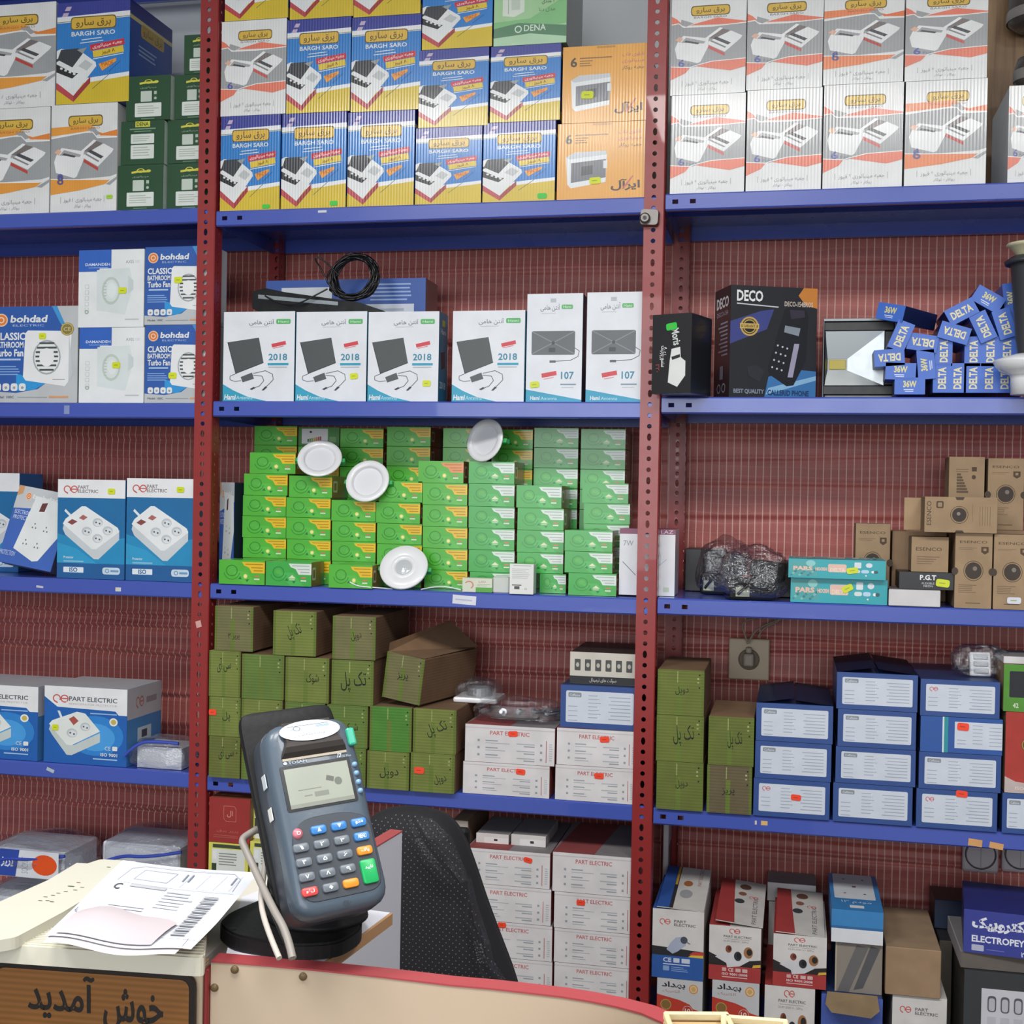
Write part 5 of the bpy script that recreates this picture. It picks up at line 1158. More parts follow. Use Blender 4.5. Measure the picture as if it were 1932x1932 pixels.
add_print(t2, ART['teal'], SATIN, *[t2.dimensions[i] for i in range(3)], 'top', 'top_print')
g = 'kraft lamp cartons'
B('e0', 1613, 988, 1679, 1140, z, Y=.14, label='kraft lamp carton behind the teal cartons', group=g)
w0 = B('plainwhite', 1676, 1113, 1775, 1150, z, Y=.0, d=.1, label='low white tray box at the shelf edge under the black box', cs='#1e1e22')
w1 = B('plainblack', 1696, 1080, 1800, 1113, top(w0), Y=.012, d=.1, label='black box printed P.G.T lying on the white tray box', st=[(.8, .4, YEL, .026, .015, -6)])
pa = Art(3.1); pa.rect(0, 0, 1, 1, '#26262a'); pa.text('P.G.T', .38, .55, .68, .85, '#f0f0f0', bold=.03); pa.text('FLEXIBLE', .42, .3, .65, .42, '#d0d0d0'); pa.text('NEON', .45, .14, .62, .26, '#d0d0d0')
add_print(w1, pa, SATIN, w1.dimensions.x, .1, w1.dimensions.z)
B('e3', 1719, 1013, 1790, 1078, top(w1), Y=.02, d=.07, label='square kraft box with one printed name on the black box', group=g)
B('plainkraft', 1682, 1003, 1786, 1140, z, Y=.155, d=.15, label='open kraft carton with a black stripe behind the square kraft box')
k3 = B('e0', 1801, 1006, 1872, 1153, z, Y=.005, label='kraft lamp carton with a round lens picture beside the white tray', group=g)
k4 = B('e0', 1874, 1009, 1946, 1160, z, Y=.005, label='kraft lamp carton with a white sticker low on it', group=g)
sticker(k4, .085, .08, .18, .55, .1, '#dfe3ea', .026, .013)
zk = max(top(k3), top(k4))
k5 = B('e2', 1744, 938, 1882, 1004, zk, Y=-.005, d=.085, label='kraft lamp carton lying on its side with an open flap', group=g)
# its open end flap
bm = bmesh.new(); h5 = k5.dimensions.z; w5 = k5.dimensions.x
bm.faces.new([bm.verts.new(q_) for q_ in ((-w5 / 2, .038, .002), (-w5 / 2 - .033, .03, .002), (-w5 / 2 - .033, .03, h5 - .002), (-w5 / 2, .038, h5 - .002))])
bm.faces.new([bm.verts.new(q_) for q_ in ((-w5 / 2, -.04, .001), (-w5 / 2, .038, .001), (-w5 / 2 - .03, .03, .0), (-w5 / 2 - .03, -.03, .0))])
fl_me = bm_mesh(bm); setcol(fl_me, [lin('#b79b7a')] * 2); link('flap', fl_me, k5, KRAFT)
kb = B('plainkraft', 1792, 1000, 1932, 1150, z, Y=.12, d=.16, label='plain kraft carton behind the upright lamp cartons')
B('e1', 1790, 862, 1858, 936, top(kb), Y=.13, label='kraft carton printed with an energy scale on top', group=g)
B('e0', 1863, 865, 1932, 998, top(kb), Y=.13, label='kraft lamp carton standing highest beside the energy scale one', group=g)

# ---- fourth shelf, left bay
z = SZ['L4']
g = 'fridge protector cartons'
B('fridge', -85, 1292, 72, 1442, z, Y=.012, label='blue fridge protector carton crushed at its lower corner', group=g)
B('fridge', 83, 1297, 240, 1446, z, Y=.012, label='blue fridge protector carton with a yellow sticker', group=g, st=[(.14, .46, YEL, .016, .014)])
bg_ = empty('bagged_box', (P(312, 1440, .05).x, .05, z), 'white box in a blue edged plastic bag beside the red post', 'bag')
part_box('inner_box', (-.055, -.03, .001, .055, .06, .05), mat('white card', '#dcdfe6', .5), bg_)
BAGB = mat('blue bag plastic', '#3a4fb0', .3)
crumple('plastic_film', .15, .12, .068, FILM, bg_, 9, .008, pinch=.3)
tube('blue_seam', [(-.075, -.05, .03), (-.05, -.045, .058), (-.01, -.04, .066), (.05, -.035, .062)], .004, BAGB, bg_)
# ---- fourth shelf, middle bay: olive cartons
z = SZ['M4']
go = 'olive breaker cartons'
hand = {}
def OA(word, shade='#727f40', rot=0, pos=(.3, .3, .75, .55)):
    k = (word, shade, rot, pos)
    if k not in hand: hand[k] = art_olive(word, shade, rot, pos)
    return hand[k]
S1, S2, S3 = '#79853f', '#66803a', '#77754c'
def ocol(rows, base, Y, who):
    z0 = base; nm = ('lowest', 'second', 'third', 'topmost')
    for i, (x0, y0, x1, y1, wd, sh, e) in enumerate(rows):
        e = dict(e); kw = dict(rot=e.pop('rot', 0), pos=e.pop('pos', (.3, .3, .75, .55)))
        o = B('ol', x0, y0, x1, y1, z0, Y=e.pop('Y', Y), label='%s olive carton, %s of the stack %s' % ('inked' if wd else 'plain', nm[i], who), group=go, art=OA(wd, sh, **kw), cf=sh, **e)
        z0 = top(o)
    return z0
ocol([(394, 1390, 453, 1470, 'سی آی', '#6d7436', dict(pos=(.25, .42, .85, .8))), (394, 1315, 454, 1389, 'پل', S1, dict(pos=(.4, .35, .7, .65), st=[(.12, .6, ORG, .018, .013)])), (394, 1228, 454, 1314, 'سی آی', S1, dict(pos=(.2, .5, .75, .88))), (405, 1144, 478, 1226, 'پریز ۳', S3, dict(pos=(.32, .22, .68, .42)))], z, -.012, 'beside the red post')
zo = ocol([(455, 1397, 533, 1475, None, S2, {}), (455, 1320, 533, 1396, None, S1, {}), (456, 1235, 536, 1319, None, S2, {}), (515, 1153, 597, 1234, 'تک پل', S1, dict(pos=(.28, .32, .7, .75), rot=15))], z, -.012, 'second from the red post')
ocol([(537, 1404, 613, 1482, None, S1, {}), (537, 1326, 613, 1403, None, S2, {}), (538, 1241, 621, 1325, 'شوک', S1, dict(pos=(.45, .38, .8, .68))), (627, 1163, 709, 1246, 'دوپل', S3, dict(pos=(.4, .4, .7, .68), rot=8))], z, -.012, 'behind the card terminal')
z4 = ocol([(616, 1411, 690, 1490, None, S2, {}), (616, 1331, 694, 1410, 'شوک', S2, dict(pos=(.4, .32, .8, .62))), (625, 1246, 705, 1330, 'تک پل', '#6f7f3c', dict(pos=(.15, .25, .9, .8)))], z, -.012, 'behind the terminal head')
zz5 = ocol([(692, 1418, 772, 1500, 'دوپل', S1, dict(pos=(.25, .25, .8, .62))), (697, 1334, 777, 1417, None, '#4f8a34', {})], z, -.012, 'next but one to the white cartons')
zlast = ocol([(774, 1422, 858, 1506, 'دوپل', S1, dict(pos=(.5, .18, .85, .5), rot=12, st=[(.2, .55, ORG, .022, .014)])), (779, 1338, 861, 1421, 'تک پل', S1, dict(pos=(.25, .35, .85, .75), rot=15))], z, -.012, 'next to the white cartons')
# tilted open olive carton
o = B('ol', 715, 1246, 796, 1330, zz5, Y=-.012, d=.24, label='open olive carton tilted on the stack with raised flaps', group=go, art=OA('پریز', S3, 0, (.3, .42, .65, .62)), cf=S3)
o.rotation_euler = (0, R(7), R(-14)); o.location.z += .011; o.location.x += .026; o.location.y += .01
hw = o.dimensions.x / 2; oh = top(o) - zz5
bm = bmesh.new(); H = P(750, 1246, 0).z - zz5
bm.faces.new([bm.verts.new(q_) for q_ in ((-.045, -.12, H + .001), (.045, -.12, H + .002), (.048, .12, H + .006), (-.03, .12, H + .05))]); bm.faces.new([bm.verts.new(q_) for q_ in ((-.045, -.12, H + .001), (-.046, -.118, H + .02), (-.03, .12, H + .055), (-.032, .12, H + .002))])
fm = bm_mesh(bm); setcol(fm, [lin('#8a6c50')] * 2); link('flap', fm, o, KRAFT)
# white socket cartons
gw = 'white socket cartons on the fourth shelf'
wa = stack('wpe', [(873, 1441, 1037, 1508, dict(st=[(.67, .78, ORG, .02, .012, -4)])), (877, 1370, 1047, 1440, dict(st=[(.54, .8, ORG, .02, .012, 4)]))], z, 'white carton printed PART ELECTRIC, {} of the stack by the olive cartons', gw, ('lower', 'upper'), Y=.006)
wb = stack('wpe', [(1047, 1447, 1199, 1515, dict(st=[(.55, .75, ORG, .02, .012)])), (1050, 1377, 1202, 1446, dict(st=[(.6, .75, ORG, .02, .012, 5)]))], z, 'white carton printed PART ELECTRIC, {} of the stack by the red post', gw, ('lower', 'upper'), Y=.006)
bb = B('bp1', 1057, 1295, 1205, 1371, top(wb[1]), Y=.012, d=.2, label='blue carton with white label and red stripe on the white cartons', art=ART['bp0'])
B('icons', 1075, 1232, 1202, 1275, top(bb), Y=.03, label='flat carton with a row of six icons on the blue carton')
# wrapped socket and bag of screws
zt = P(812, 1318, 0.1).z
zc = ZT[[k for k in ZT if k.startswith('breaker_carton')][-2]]
def on_top_of(px, Y, h): return P(px, h, Y)
ws = empty('wrapped_socket', (P(899, 1310, .1).x, .13, zlast + .0008), 'white socket plate in clear wrap lying on an olive carton', 'socket')
part_box('plate', (-.05, -.045, 0, .05, .045, .012), DLW, ws, .004, 2)
bm = bmesh.new(); lathe(bm, [(.03, .012), (.028, .03), (.02, .034), (.0001, .034)], 20); link('socket_body', bm_mesh(bm), ws, RIM)
crumple('clear_wrap', .1, .09, .05, FILM, ws, 13, .006, pinch=.5)
sb = empty('hardware_bag', (P(972, 1355, .06).x, .09, top(wa[1]) + .0005), 'clear bag of metal fittings lying on the white cartons', 'bag')
part_box('bracket', (-.06, -.02, .001, .045, .02, .006), GREYM, sb, .002)
for i in range(5): 
    bm = bmesh.new(); lathe(bm, [(.0001, 0), (.008, 0), (.008, .006), (.004, .007), (.004, .03), (.0001, .03)], 12); q_ = link('fitting', bm_mesh(bm), sb, mat('bright zinc', '#b8bcc0', .25, metal=1)); q_.location = (-.03 + .03 * i, .01 * ((i * 7) % 3 - 1), .016); q_.rotation_euler = (R(80), R(20 * i), R(35 * i))
crumple('clear_bag', .19, .13, .045, FILM, sb, 21, .008, pinch=.2)
# ---- fourth shelf, right bay
z = SZ['R4']
def ocr(rows, who):
    z0 = z; nm = ('lowest', 'second', 'topmost')
    for i, (x0, y0, x1, y1, wd, sh, pos) in enumerate(rows):
        o = B('ol', x0, y0, x1, y1, z0, Y=-.005, label='olive carton inked by hand, %s of the stack %s' % (nm[i], who), group=go, art=OA(wd, sh, 0, pos), cf=sh, d=.22); z0 = top(o)
ocr([(1238, 1438, 1327, 1526, 'دوپل', '#6b7534', (.38, .42, .7, .65)), (1238, 1350, 1328, 1437, 'تک پل', '#6f7a36', (.3, .3, .85, .85)), (1240, 1264, 1329, 1349, 'دوپل', '#6f7a36', (.35, .42, .7, .66))], 'on the far side of the post')
ocr([(1333, 1445, 1419, 1532, 'پریز', '#6a5f44', (.3, .35, .65, .55)), (1336, 1353, 1423, 1440, 'تک پل', '#6a7434', (.38, .3, .78, .75))], 'beside the blue cartons')
gp = 'blue switch cartons'
nm = ('lowest', 'second', 'third', 'topmost')
c1_ = stack('bp0', [(1421, 1472, 1566, 1542, dict(k='bp1', st=[(.56, .55, ORG, .02, .012, -3)])), (1424, 1401, 1569, 1471), (1426, 1329, 1572, 1400)], z, 'blue carton with white label, {} of the stack beside the olive cartons', gp, nm, Y=-.003)
c2_ = stack('bp0', [(1571, 1481, 1722, 1555), (1576, 1412, 1728, 1480), (1580, 1341, 1729, 1411), (1578, 1271, 1732, 1340)], z, 'blue carton with white label, {} of the middle stack', gp, nm, Y=-.003)
c3_ = stack('bp0', [(1728, 1492, 1882, 1570, dict(k='bp1', st=[(.56, .93, ORG, .022, .013, -3)])), (1733, 1422, 1889, 1491), (1736, 1354, 1892, 1421, dict(k='bpt', st=[(.52, .75, ORG, .022, .015, -3)])), (1736, 1284, 1887, 1353, dict(k='bp1'))], z, 'blue carton with white label, {} of the stack by the green carton', gp, nm, Y=-.003)
c4_ = stack('bp0', [(1890, 1500, 2020, 1584)], z, 'blue carton with white label lying under the red carton', gp, Y=-.003)
ra = Art(.6); ra.rect(0, 0, 1, 1, '#b8433c'); ra.poly([(0, 0), (.6, 0), (.5, .12), (.2, .14), (0, .2)], '#c9b8b4'); ra.ell(.45, .6, .16, '#6a4a2c'); ra.ring(.45, .6, .15, .15, '#b08a4a'); ra.poly([(.4, .2), (.5, .4), (.8, .45), (.8, .15)], '#26262a'); ra.text('ISO 9001', .2, .04, .6, .08, '#f0e0dc')
o = B('plainkraft', 1896, 1345, 2000, 1497, top(c4_[0]), Y=.0, d=.15, label='red carton with a gold seal and a black plug picture', art=ra, cf='#b8433c')
ga = Art(1.0); ga.rect(0, 0, 1, 1, '#5d9a3f'); ga.rrect(.12, .3, .95, .86, .03, '#34363a'); ga.text('42', .2, .08, .32, .18, '#e0e8d0', bold=.02)
o2 = B('plainkraft', 1893, 1255, 1985, 1341, top(o), Y=.0, d=.13, label='green carton with a dark window on the red carton', art=ga, cf='#5d9a3f')
part = B('plainwhite', 1893, 1240, 1985, 1254, top(o2), Y=.005, d=.12, label='thin white carton lid on the green carton')
# raised lid flaps of the blue cartons
def flaps(o, col, txt=True):
    w, d, h = o.dimensions.x, .26, top(o) - o.location.z
    for s in (-1, 1):
        bm = bmesh.new(); hh = .012 if s < 0 else .009
        vs_ = [bm.verts.new(q_) for q_ in ((s * w / 2, -d / 2, h), (s * w / 2, d / 2, h), (s * .002, d / 2, h + hh), (s * .002, -d / 2, h + hh))]
        bm.faces.new(vs_); bmesh.ops.solidify(bm, geom=list(bm.faces), thickness=.0015)
        me = bm_mesh(bm); setcol(me, [lin(col)] * len(me.polygons)); link('lid_flap', me, o, SATIN)
flaps(c1_[2], '#263a66'); flaps(c2_[3], '#22325c')
tb = empty('switch_pack', (P(1850, 1284, .06).x, .07, top(c3_[3]) + .0005), 'clear bag with white rocker switches on the blue stack', 'switch pack')
part_box('switch_plate', (-.02, -.01, 0, .02, .002, .048), DLW, tb, .002).rotation_euler = (R(-15), 0, R(5))
for i in range(3):
    o_ = part_box('rocker', (-.014, -.0135, .005 + .014 * i, .014, -.0101, .015 + .014 * i), mat('light grey plastic', '#c4c8cc', .4), tb, .001); o_.rotation_euler = (R(-15), 0, R(5))
crumple('clear_bag', .11, .07, .065, FILM, tb, 31, .008, pinch=.4)
# wall socket with plug
SOC = mat('beige socket plastic', '#b5a288', .4)
g = P(1413, 1244, .322); sk = empty('wall_socket', g, 'beige wall socket with a plugged-in cord on the cloth', 'socket')
bm = bmesh.new(); bx(bm, -.046, -.001, -.047, .046, .012, .047, .003, 2); link('plate', bm_mesh(bm), sk, SOC)
bm = bmesh.new(); lathe(bm, [(.024, -.001), (.024, -.003), (.021, -.0035), (.0205, -.0012)], 28, 'Y'); link('socket_ring', bm_mesh(bm), sk, mat('brown recess', '#6a5c4a', .5), smooth=True)
bm = bmesh.new(); lathe(bm, [(.0001, -.0016), (.021, -.0016)], 28, 'Y'); link('recess', bm_mesh(bm), sk, MATS['brown recess'])
bm = bmesh.new(); bx(bm, -.012, -.03, -.014, .012, -.002, .016, .005, 2); bx(bm, -.007, -.026, .016, .007, -.008, .03, .004, 2); link('plug', bm_mesh(bm), sk, mat('grey plug', '#9a9080', .45))
for k, pts in enumerate(([(1411, 1215), (1405, 1195), (1398, 1180), (1410, 1168), (1425, 1168)], [(1412, 1213), (1420, 1195), (1440, 1180), (1470, 1170), (1480, 1160)], [(1430, 1203), (1436, 1190), (1450, 1180), (1468, 1174), (1476, 1164)])):
    tube('cord', [P(x, y, .30) - g for x, y in pts], .002, mat('grey cord', '#8f8474', .5), sk)
for px, lab in ((1850, 'round grey double vent plate on the cloth beside the post shelf'), (1925, 'round grey double vent plate beyond the first one')):
    g = P(px, 1612, .325); v_ = empty('wall_switch', g, 'grey round two-part switch plate on the cloth under the shelf' if px < 1900 else 'grey round two-part switch plate further from the red post', 'switch', 'wall switch plates')
    part_box('plate', (-.038, -.001, -.04, .038, .008, .04), mat('grey switch plastic', '#b4acb0', .4), v_, .006, 2)
    bm = bmesh.new(); lathe(bm, [(.033, -.001), (.033, -.004), (.03, -.004), (.03, -.001)], 28, 'Y'); link('ring', bm_mesh(bm), v_, mat('dark ring', '#4a4448', .4), smooth=True)
    for s in (-1, 1):
        bm = bmesh.new(); n_ = 12; pts = [(s * .001, 0)] and [(s * (.001 + .028 * math.sin(math.pi * i / n_)), .029 * math.cos(math.pi * i / n_)) for i in range(n_ + 1)]
        f_ = [bm.verts.new((x, -.0035, zz_)) for x, zz_ in pts]; bm.faces.new(f_); link('rocker', bm_mesh(bm), v_, MATS['grey switch plastic'])

# ---- fifth shelf, left bay: bags
z = SZ['L5']
def goods_bag(px0, px1, pyt, pyb, Y, label, seed, blue, extra=None, base=None):
    a, b_ = P(px0, pyb, Y), P(px1, pyb, Y); w_ = b_.x - a.x; zb = z if base is None else base; h_ = P((px0 + px1) / 2, pyt, Y).z - zb
    e = empty('packaged_goods', ((a.x + b_.x) / 2, Y + .09, zb + .0005), label, 'bag', 'plastic packed goods')
    part_box('inner_box', (-w_ * .44, -.075, .001, w_ * .4, .075, h_ * .8), mat('white card', '#dcdfe6', .5), e, .004)
    crumple('plastic_film', w_, .2, h_, FILM, e, seed, .01, pinch=.25)
    tube('blue_seam', [(-w_ * .46, -.096, h_ * .35), (-w_ * .2, -.1, h_ * .62), (w_ * .1, -.1, h_ * .6), (w_ * .45, -.09, h_ * .75)], .004, BAGB, e)
    return e, w_, h_
goods_bag(-60, 130, 1675, 1815, .02, 'plastic bag with blue seam under the orange marked pack', 41, 1)
e, w_, h_ = goods_bag(-40, 130, 1592, 1675, .05, 'plastic pack with a blue label and an orange disc', 43, 1, base=P(45, 1675, .02).z + .006)
la = Art(2.4); la.rect(0, 0, 1, 1, '#dfe2e8'); la.poly([(.12, 0), (.45, 0), (.5, 1), (.25, 1)], '#2f4ca8'); la.text('پریز', .26, .3, .42, .7, '#dfe4f4', bold=.03); la.text('SOCKET', .44, .35, .7, .55, '#a4a8b0', 90); la.ell(.82, .5, .16, '#e8541c'); la.rect(0, .6, .12, .9, '#8a3a44')
lo = link('printed_label', la.mesh(), e, SATIN); lo.location = (-w_ * .45, -.1005, .012); lo.scale = (w_ * .86, 1, h_ * .72)
e2, _, _ = goods_bag(165, 352, 1690, 1815, .04, 'plastic pack with blue seam under the topmost bag by the post', 47, 1)
goods_bag(175, 350, 1578, 1690, .09, 'plastic pack with blue edge lying topmost beside the red post', 53, 1, base=P(258, 1690, .04).z + .006)
# ---- fifth shelf, middle bay
z = SZ['M5']
y0_ = B('yel', 395, 1690, 470, 1900, z, Y=.01, label='tall yellow box end hidden under the red box')
y1_ = B('yel', 393, 1591, 468, 1689, top(y0_), Y=.01, label='yellow and white lamp box under the red box')
B('red', 394, 1506, 472, 1590, top(y1_), Y=.01, label='dark red box with a thin outlined mark by the red post')
y2_ = B('yel', 471, 1690, 552, 1900, z, Y=.01, label='tall yellow box end behind the cable')
y3_ = B('yel', 471, 1590, 552, 1689, top(y2_), Y=.01, label='yellow and white lamp box behind the terminal cable')
B('yel', 474, 1520, 552, 1589, top(y3_), Y=.03, label='yellow and white lamp box on top behind the terminal')
gw = 'white socket cartons on the lowest shelf'
nm = ('lowest', 'second', 'third', 'fourth', 'topmost')
sa = stack('wpe', [(884, 1876, 1042, 1945), (884, 1808, 1042, 1875), (884, 1741, 1042, 1807, dict(st=[(.4, .92, ORG, .018, .011)])), (880, 1672, 1040, 1740), (880, 1605, 1038, 1671, dict(st=[(.74, .78, ORG, .018, .011, -12)]))], z, 'white carton printed PART ELECTRIC, {} of the stack beside the chair', gw, nm, Y=.006)
sb_ = stack('wpe', [(1045, 1888, 1197, 1955), (1045, 1822, 1197, 1887), (1045, 1757, 1197, 1821), (1045, 1688, 1199, 1756, dict(st=[(.33, .75, ORG, .018, .011)])), (1042, 1613, 1199, 1687)], z, 'white carton printed PART ELECTRIC, {} of the stack on the lowest shelf by the post', gw, nm, Y=.006)
for i, (x0, x1) in enumerate(((898, 960), (964, 1030))):
    o = B('plainwhite', x0, 1573 + 3 * i, x1, 1604, top(sa[4]), Y=.05, d=.15, label='small white box with a black spot on the white cartons, %s' % ('beside the kraft carton', 'nearer the red post')[i], group='small white boxes on the cartons')
    a_ = Art(2.2); a_.rect(0, 0, 1, 1, '#d8d5d2'); a_.rect(.25, .0, 1, .62, '#e6e4e2'); a_.rrect(.55, .25, .66, .48, .02, '#3a3a3c'); add_print(o, a_, MATTE, o.dimensions.x, .15, o.dimensions.z)
o = B('plainkraft', 848, 1548, 880, 1945, z, Y=.05, d=.2, label='grey-beige carton with a small framed mark behind the chair', cf='#b3aaa0')
# ---- fifth shelf, right bay
z = SZ['R5']
gq = 'plug cartons on the lowest shelf'
def low(rows, who, Y=-.01, rz=0):
    zb = z; out = []
    for i, (k, x0, y0, x1, y1, lab) in enumerate(rows):
        o = B(k, x0, y0, x1, y1, zb, Y=Y, label=lab, group=gq); zb = top(o); out.append(o)
    return out
q1 = low([('beh', 1238, 1848, 1325, 2005, 'white and red carton with a round gold seal under the blue plug carton'), ('bulb', 1230, 1717, 1328, 1847, 'white and blue plug carton standing open next to the red post')], '', -.012)
q2 = low([('beh', 1342, 1852, 1432, 2008, 'white and red carton with an orange sticker under the open plug carton'), ('cone', 1337, 1748, 1436, 1851, 'white and red plug carton with its lid half open')], '', -.012)
sticker(q2[0], .1, .24, .18, .4, .42, ORG, .026, .016, 10)
q3 = low([('cone', 1441, 1862, 1537, 2010, 'white and red plug carton in the lower row beside the blue one'), ('cone', 1458, 1765, 1560, 1861, 'white and red plug carton with its lid pressed shut')], '', -.012)
def lid(o, dz, sx=0, col='#cfcac4', ang=0, art=None, d=.24):
    """the bulging lid board of a carton"""
    w = o.dimensions.x; h = top(o) - o.location.z
    me = boxmesh(-w * .46, -d / 2, 0, w * .46, d / 2, .002, .0006); setcol(me, [lin(col)] * len(me.polygons))
    l = link('lid', me, o, MATTE); l.location = (sx, -.001, h + dz); l.rotation_euler = (R(4), R(ang), 0)
    if art:
        p = bpy.data.objects.new('lid_print', art.mesh()); COL.objects.link(p); p.parent = l; p.location = (-w * .46, -d / 2, .0024); p.rotation_euler = (R(-90), 0, 0); p.scale = (w * .92, 1, d)
lid(q1[1], .0095, .004, ang=2, art=ART['bulbt']); lid(q2[1], .0135, .008, ang=5, art=ART['conet']); lid(q3[1], .0095, .0, ang=2, art=ART['conet'])
o = B('plainwhite', 1447, 1668, 1540, 1703, None, Y=.236, d=.09, label='dark topped box with a small picture behind the plug cartons')
zb_ = P(1490, 1703, .236).z
B('plainwhite', 1447, 1706, 1540, 1990, z, Y=.236, h=zb_ - z - .002, d=.09, label='plain carton hidden behind the plug cartons')
s0 = B('bp0', 1548, 1880, 1665, 2014, z, Y=-.02, d=.26, label='blue carton with an open kraft flap at the bottom row', art=Art(1.0).rect(0, 0, 1, 1, '#4a62b4').text('PE', .3, .3, .36, .35, '#5a72c4'))
s1 = B('strip', 1575, 1778, 1665, 1879, top(s0), Y=.0, d=.24, label='open carton holding grey papers under the blue lidded one', art=Art(.9).rect(0, 0, 1, 1, '#8f877e').poly([(.05, 0), (.3, 0), (.7, .9), (.45, .95)], '#6a6868').poly([(.4, .05), (.6, .1), (.95, .9), (.75, .95)], '#57565a').rect(.0, 0, .03, 1, '#b8a890'), cf='#8f877e')
s2 = B('strip', 1568, 1718, 1667, 1777, top(s1), Y=-.01, d=.25, label='blue and white carton with socket picture on its lid', art=Art(1.7).rect(0, 0, 1, 1, '#3a86c4').rect(0, 0, 1, .45, '#e2e4ea').rect(0, .42, 1, .5, '#2f6aa4'))
add_print(s2, ART['stript'], SATIN, s2.dimensions.x, .25, s2.dimensions.z, 'top', 'top_print')
bm = bmesh.new(); bm.faces.new([bm.verts.new(q_) for q_ in ((-.048, 0, 0), (.048, 0, 0), (.052, -.02, -.022), (.035, -.03, -.034), (-.04, -.03, -.03), (-.052, -.02, -.018))]); bmesh.ops.solidify(bm, geom=list(bm.faces), thickness=.002); me = bm_mesh(bm); setcol(me, [lin('#b59c78')] * len(me.polygons)); f_ = link('flap', me, s0, KRAFT); f_.location = (0, -.131, top(s0) - s0.location.z + .006)
u0 = B('bulb', 1682, 1880, 1786, 2016, z, Y=-.005, d=.24, label='white plug carton under the plain brown carton', group=gq)
u1 = B('plainkraft', 1670, 1790, 1776, 1874, top(u0), Y=-.012, d=.26, label='plain brown cardboard carton lying on a white plug carton')
v0 = B('plainblack', 1769, 1775, 1795, 2018, z, Y=.13, d=.16, label='tall dark box in shadow beside the brown carton', cf='#4a443c')
B('plainblack', 1762, 1700, 1850, 1774, top(v0), Y=.205, d=.1, label='navy box in shadow beside the blue electrical carton', cf='#1e2a44')
x0_ = B('bul', 1817, 1838, 1985, 2022, z, Y=-.03, d=.24, label='black framed box with a white label of small lamps')
x1_ = B('plainwhite', 1812, 1802, 1985, 1836, top(x0_), Y=-.02, d=.22, label='stack of thin plastic sleeves under the blue electrical carton', cf='#6a625c')
xo = B('ep', 1818, 1722, 1948, 1800, top(x1_), Y=-.03, d=.2, label='blue carton printed ELECTROPEYK on the black framed box', rz=R(-6))
# perforated white bracket hung behind the post
br = empty('perforated_bracket', (P(1250, 1640, .235).x, .235, z + .15), 'white perforated bracket panel standing behind the red post', 'bracket')
part_box('panel', (0, 0, -.149, .012, .08, .26), mat('white steel', '#c4c0c6', .4), br, .002)
for i in range(2): part_box('slot', (-.0006, .012 + .035 * i, .04, .0126, .032 + .035 * i, .2), MATS['dark ring'], br, .0004)

# little labels and tape left on the shelf lips
def lip_label(px, py, w, h, col, rot=0):
    p = P(px, py, .0025); a = Art(w / h); a.rect(0, 0, 1, 1, col)
    if w > .03: a.small(.12, .3, .88, .7, 1, '#b8c0d4', .1)
    o = link('lip_label', a.mesh('lip_label'), rack, SATIN); o.matrix_local = Matrix.Translation(p - Vector((PA, 0, 0))) @ Matrix.Rotation(R(-rot), 4, 'Y') @ Matrix.Translation((-w / 2, 0, -h / 2)) @ Matrix.Diagonal((w, 1, h, 1))
for q_ in ((876, 1132, .052, .019, '#dfe2ec', -3), (1442, 1553, .013, .009, '#e0b878', 0), (1426, 1552, .004, .008, '#d8c8c0', 0), (1840, 1590, .026, .014, '#dca468', -5), (1880, 1596, .026, .012, '#dca468', -8), (223, 1112, .014, .009, '#d8d4cc', 0), (75, 1107, .018, .005, '#c8c8d4', -5), (95, 1453, .02, .008, '#b8c4cc', -20), (608, 399, .02, .005, '#d8dce4', 0), (126, 773, .014, .02, '#8a98c8', 0)): lip_label(*q_)
p = P(375, 1178, -.0012); a = Art(1); a.rect(0, 0, 1, 1, '#d8a8a0', 15); o = link('tape_scrap', a.mesh('tape'), rack, SATIN); o.location = p - Vector((PA + .007, 0, .007)); o.scale = (.013, 1, .015)

# ================================================================== counter in the foreground
ZC = 1.10
V2 = lambda v: Vector((v.x, v.y))
CREAM = mat('cream laminate', '#c2ae96', .55, bump=(30, .05))
REDE = mat('red edge banding', '#a8454a', .4)
TAN = mat('tan board edge', '#b58a60', .6); WLAM = mat('white laminate', '#dcdde6', .4)
def offs(pts, t):
    """polyline moved sideways, away from the camera"""
    out = []
    for i, p in enumerate(pts):
        a = pts[max(0, i - 1)]; b = pts[min(len(pts) - 1, i + 1)]; d = (b - a).normalized(); n = Vector((-d.y, d.x))
        if n.y < 0: n = -n
        out.append(p + n * t)
    return out
fp = [V2(PZ(x, y, ZC)) for x, y in ((398, 1812), (500, 1820), (600, 1829), (725, 1842), (850, 1857), (930, 1864), (1000, 1872), (1060, 1879), (1110, 1887), (1160, 1897), (1210, 1910), (1260, 1932), (1300, 1960), (1330, 1992))]
bp = offs(fp, .018)
cp = empty('counter_panel', (fp[0].x, fp[0].y, 0), 'curved cream counter board with a red top edge', 'counter')
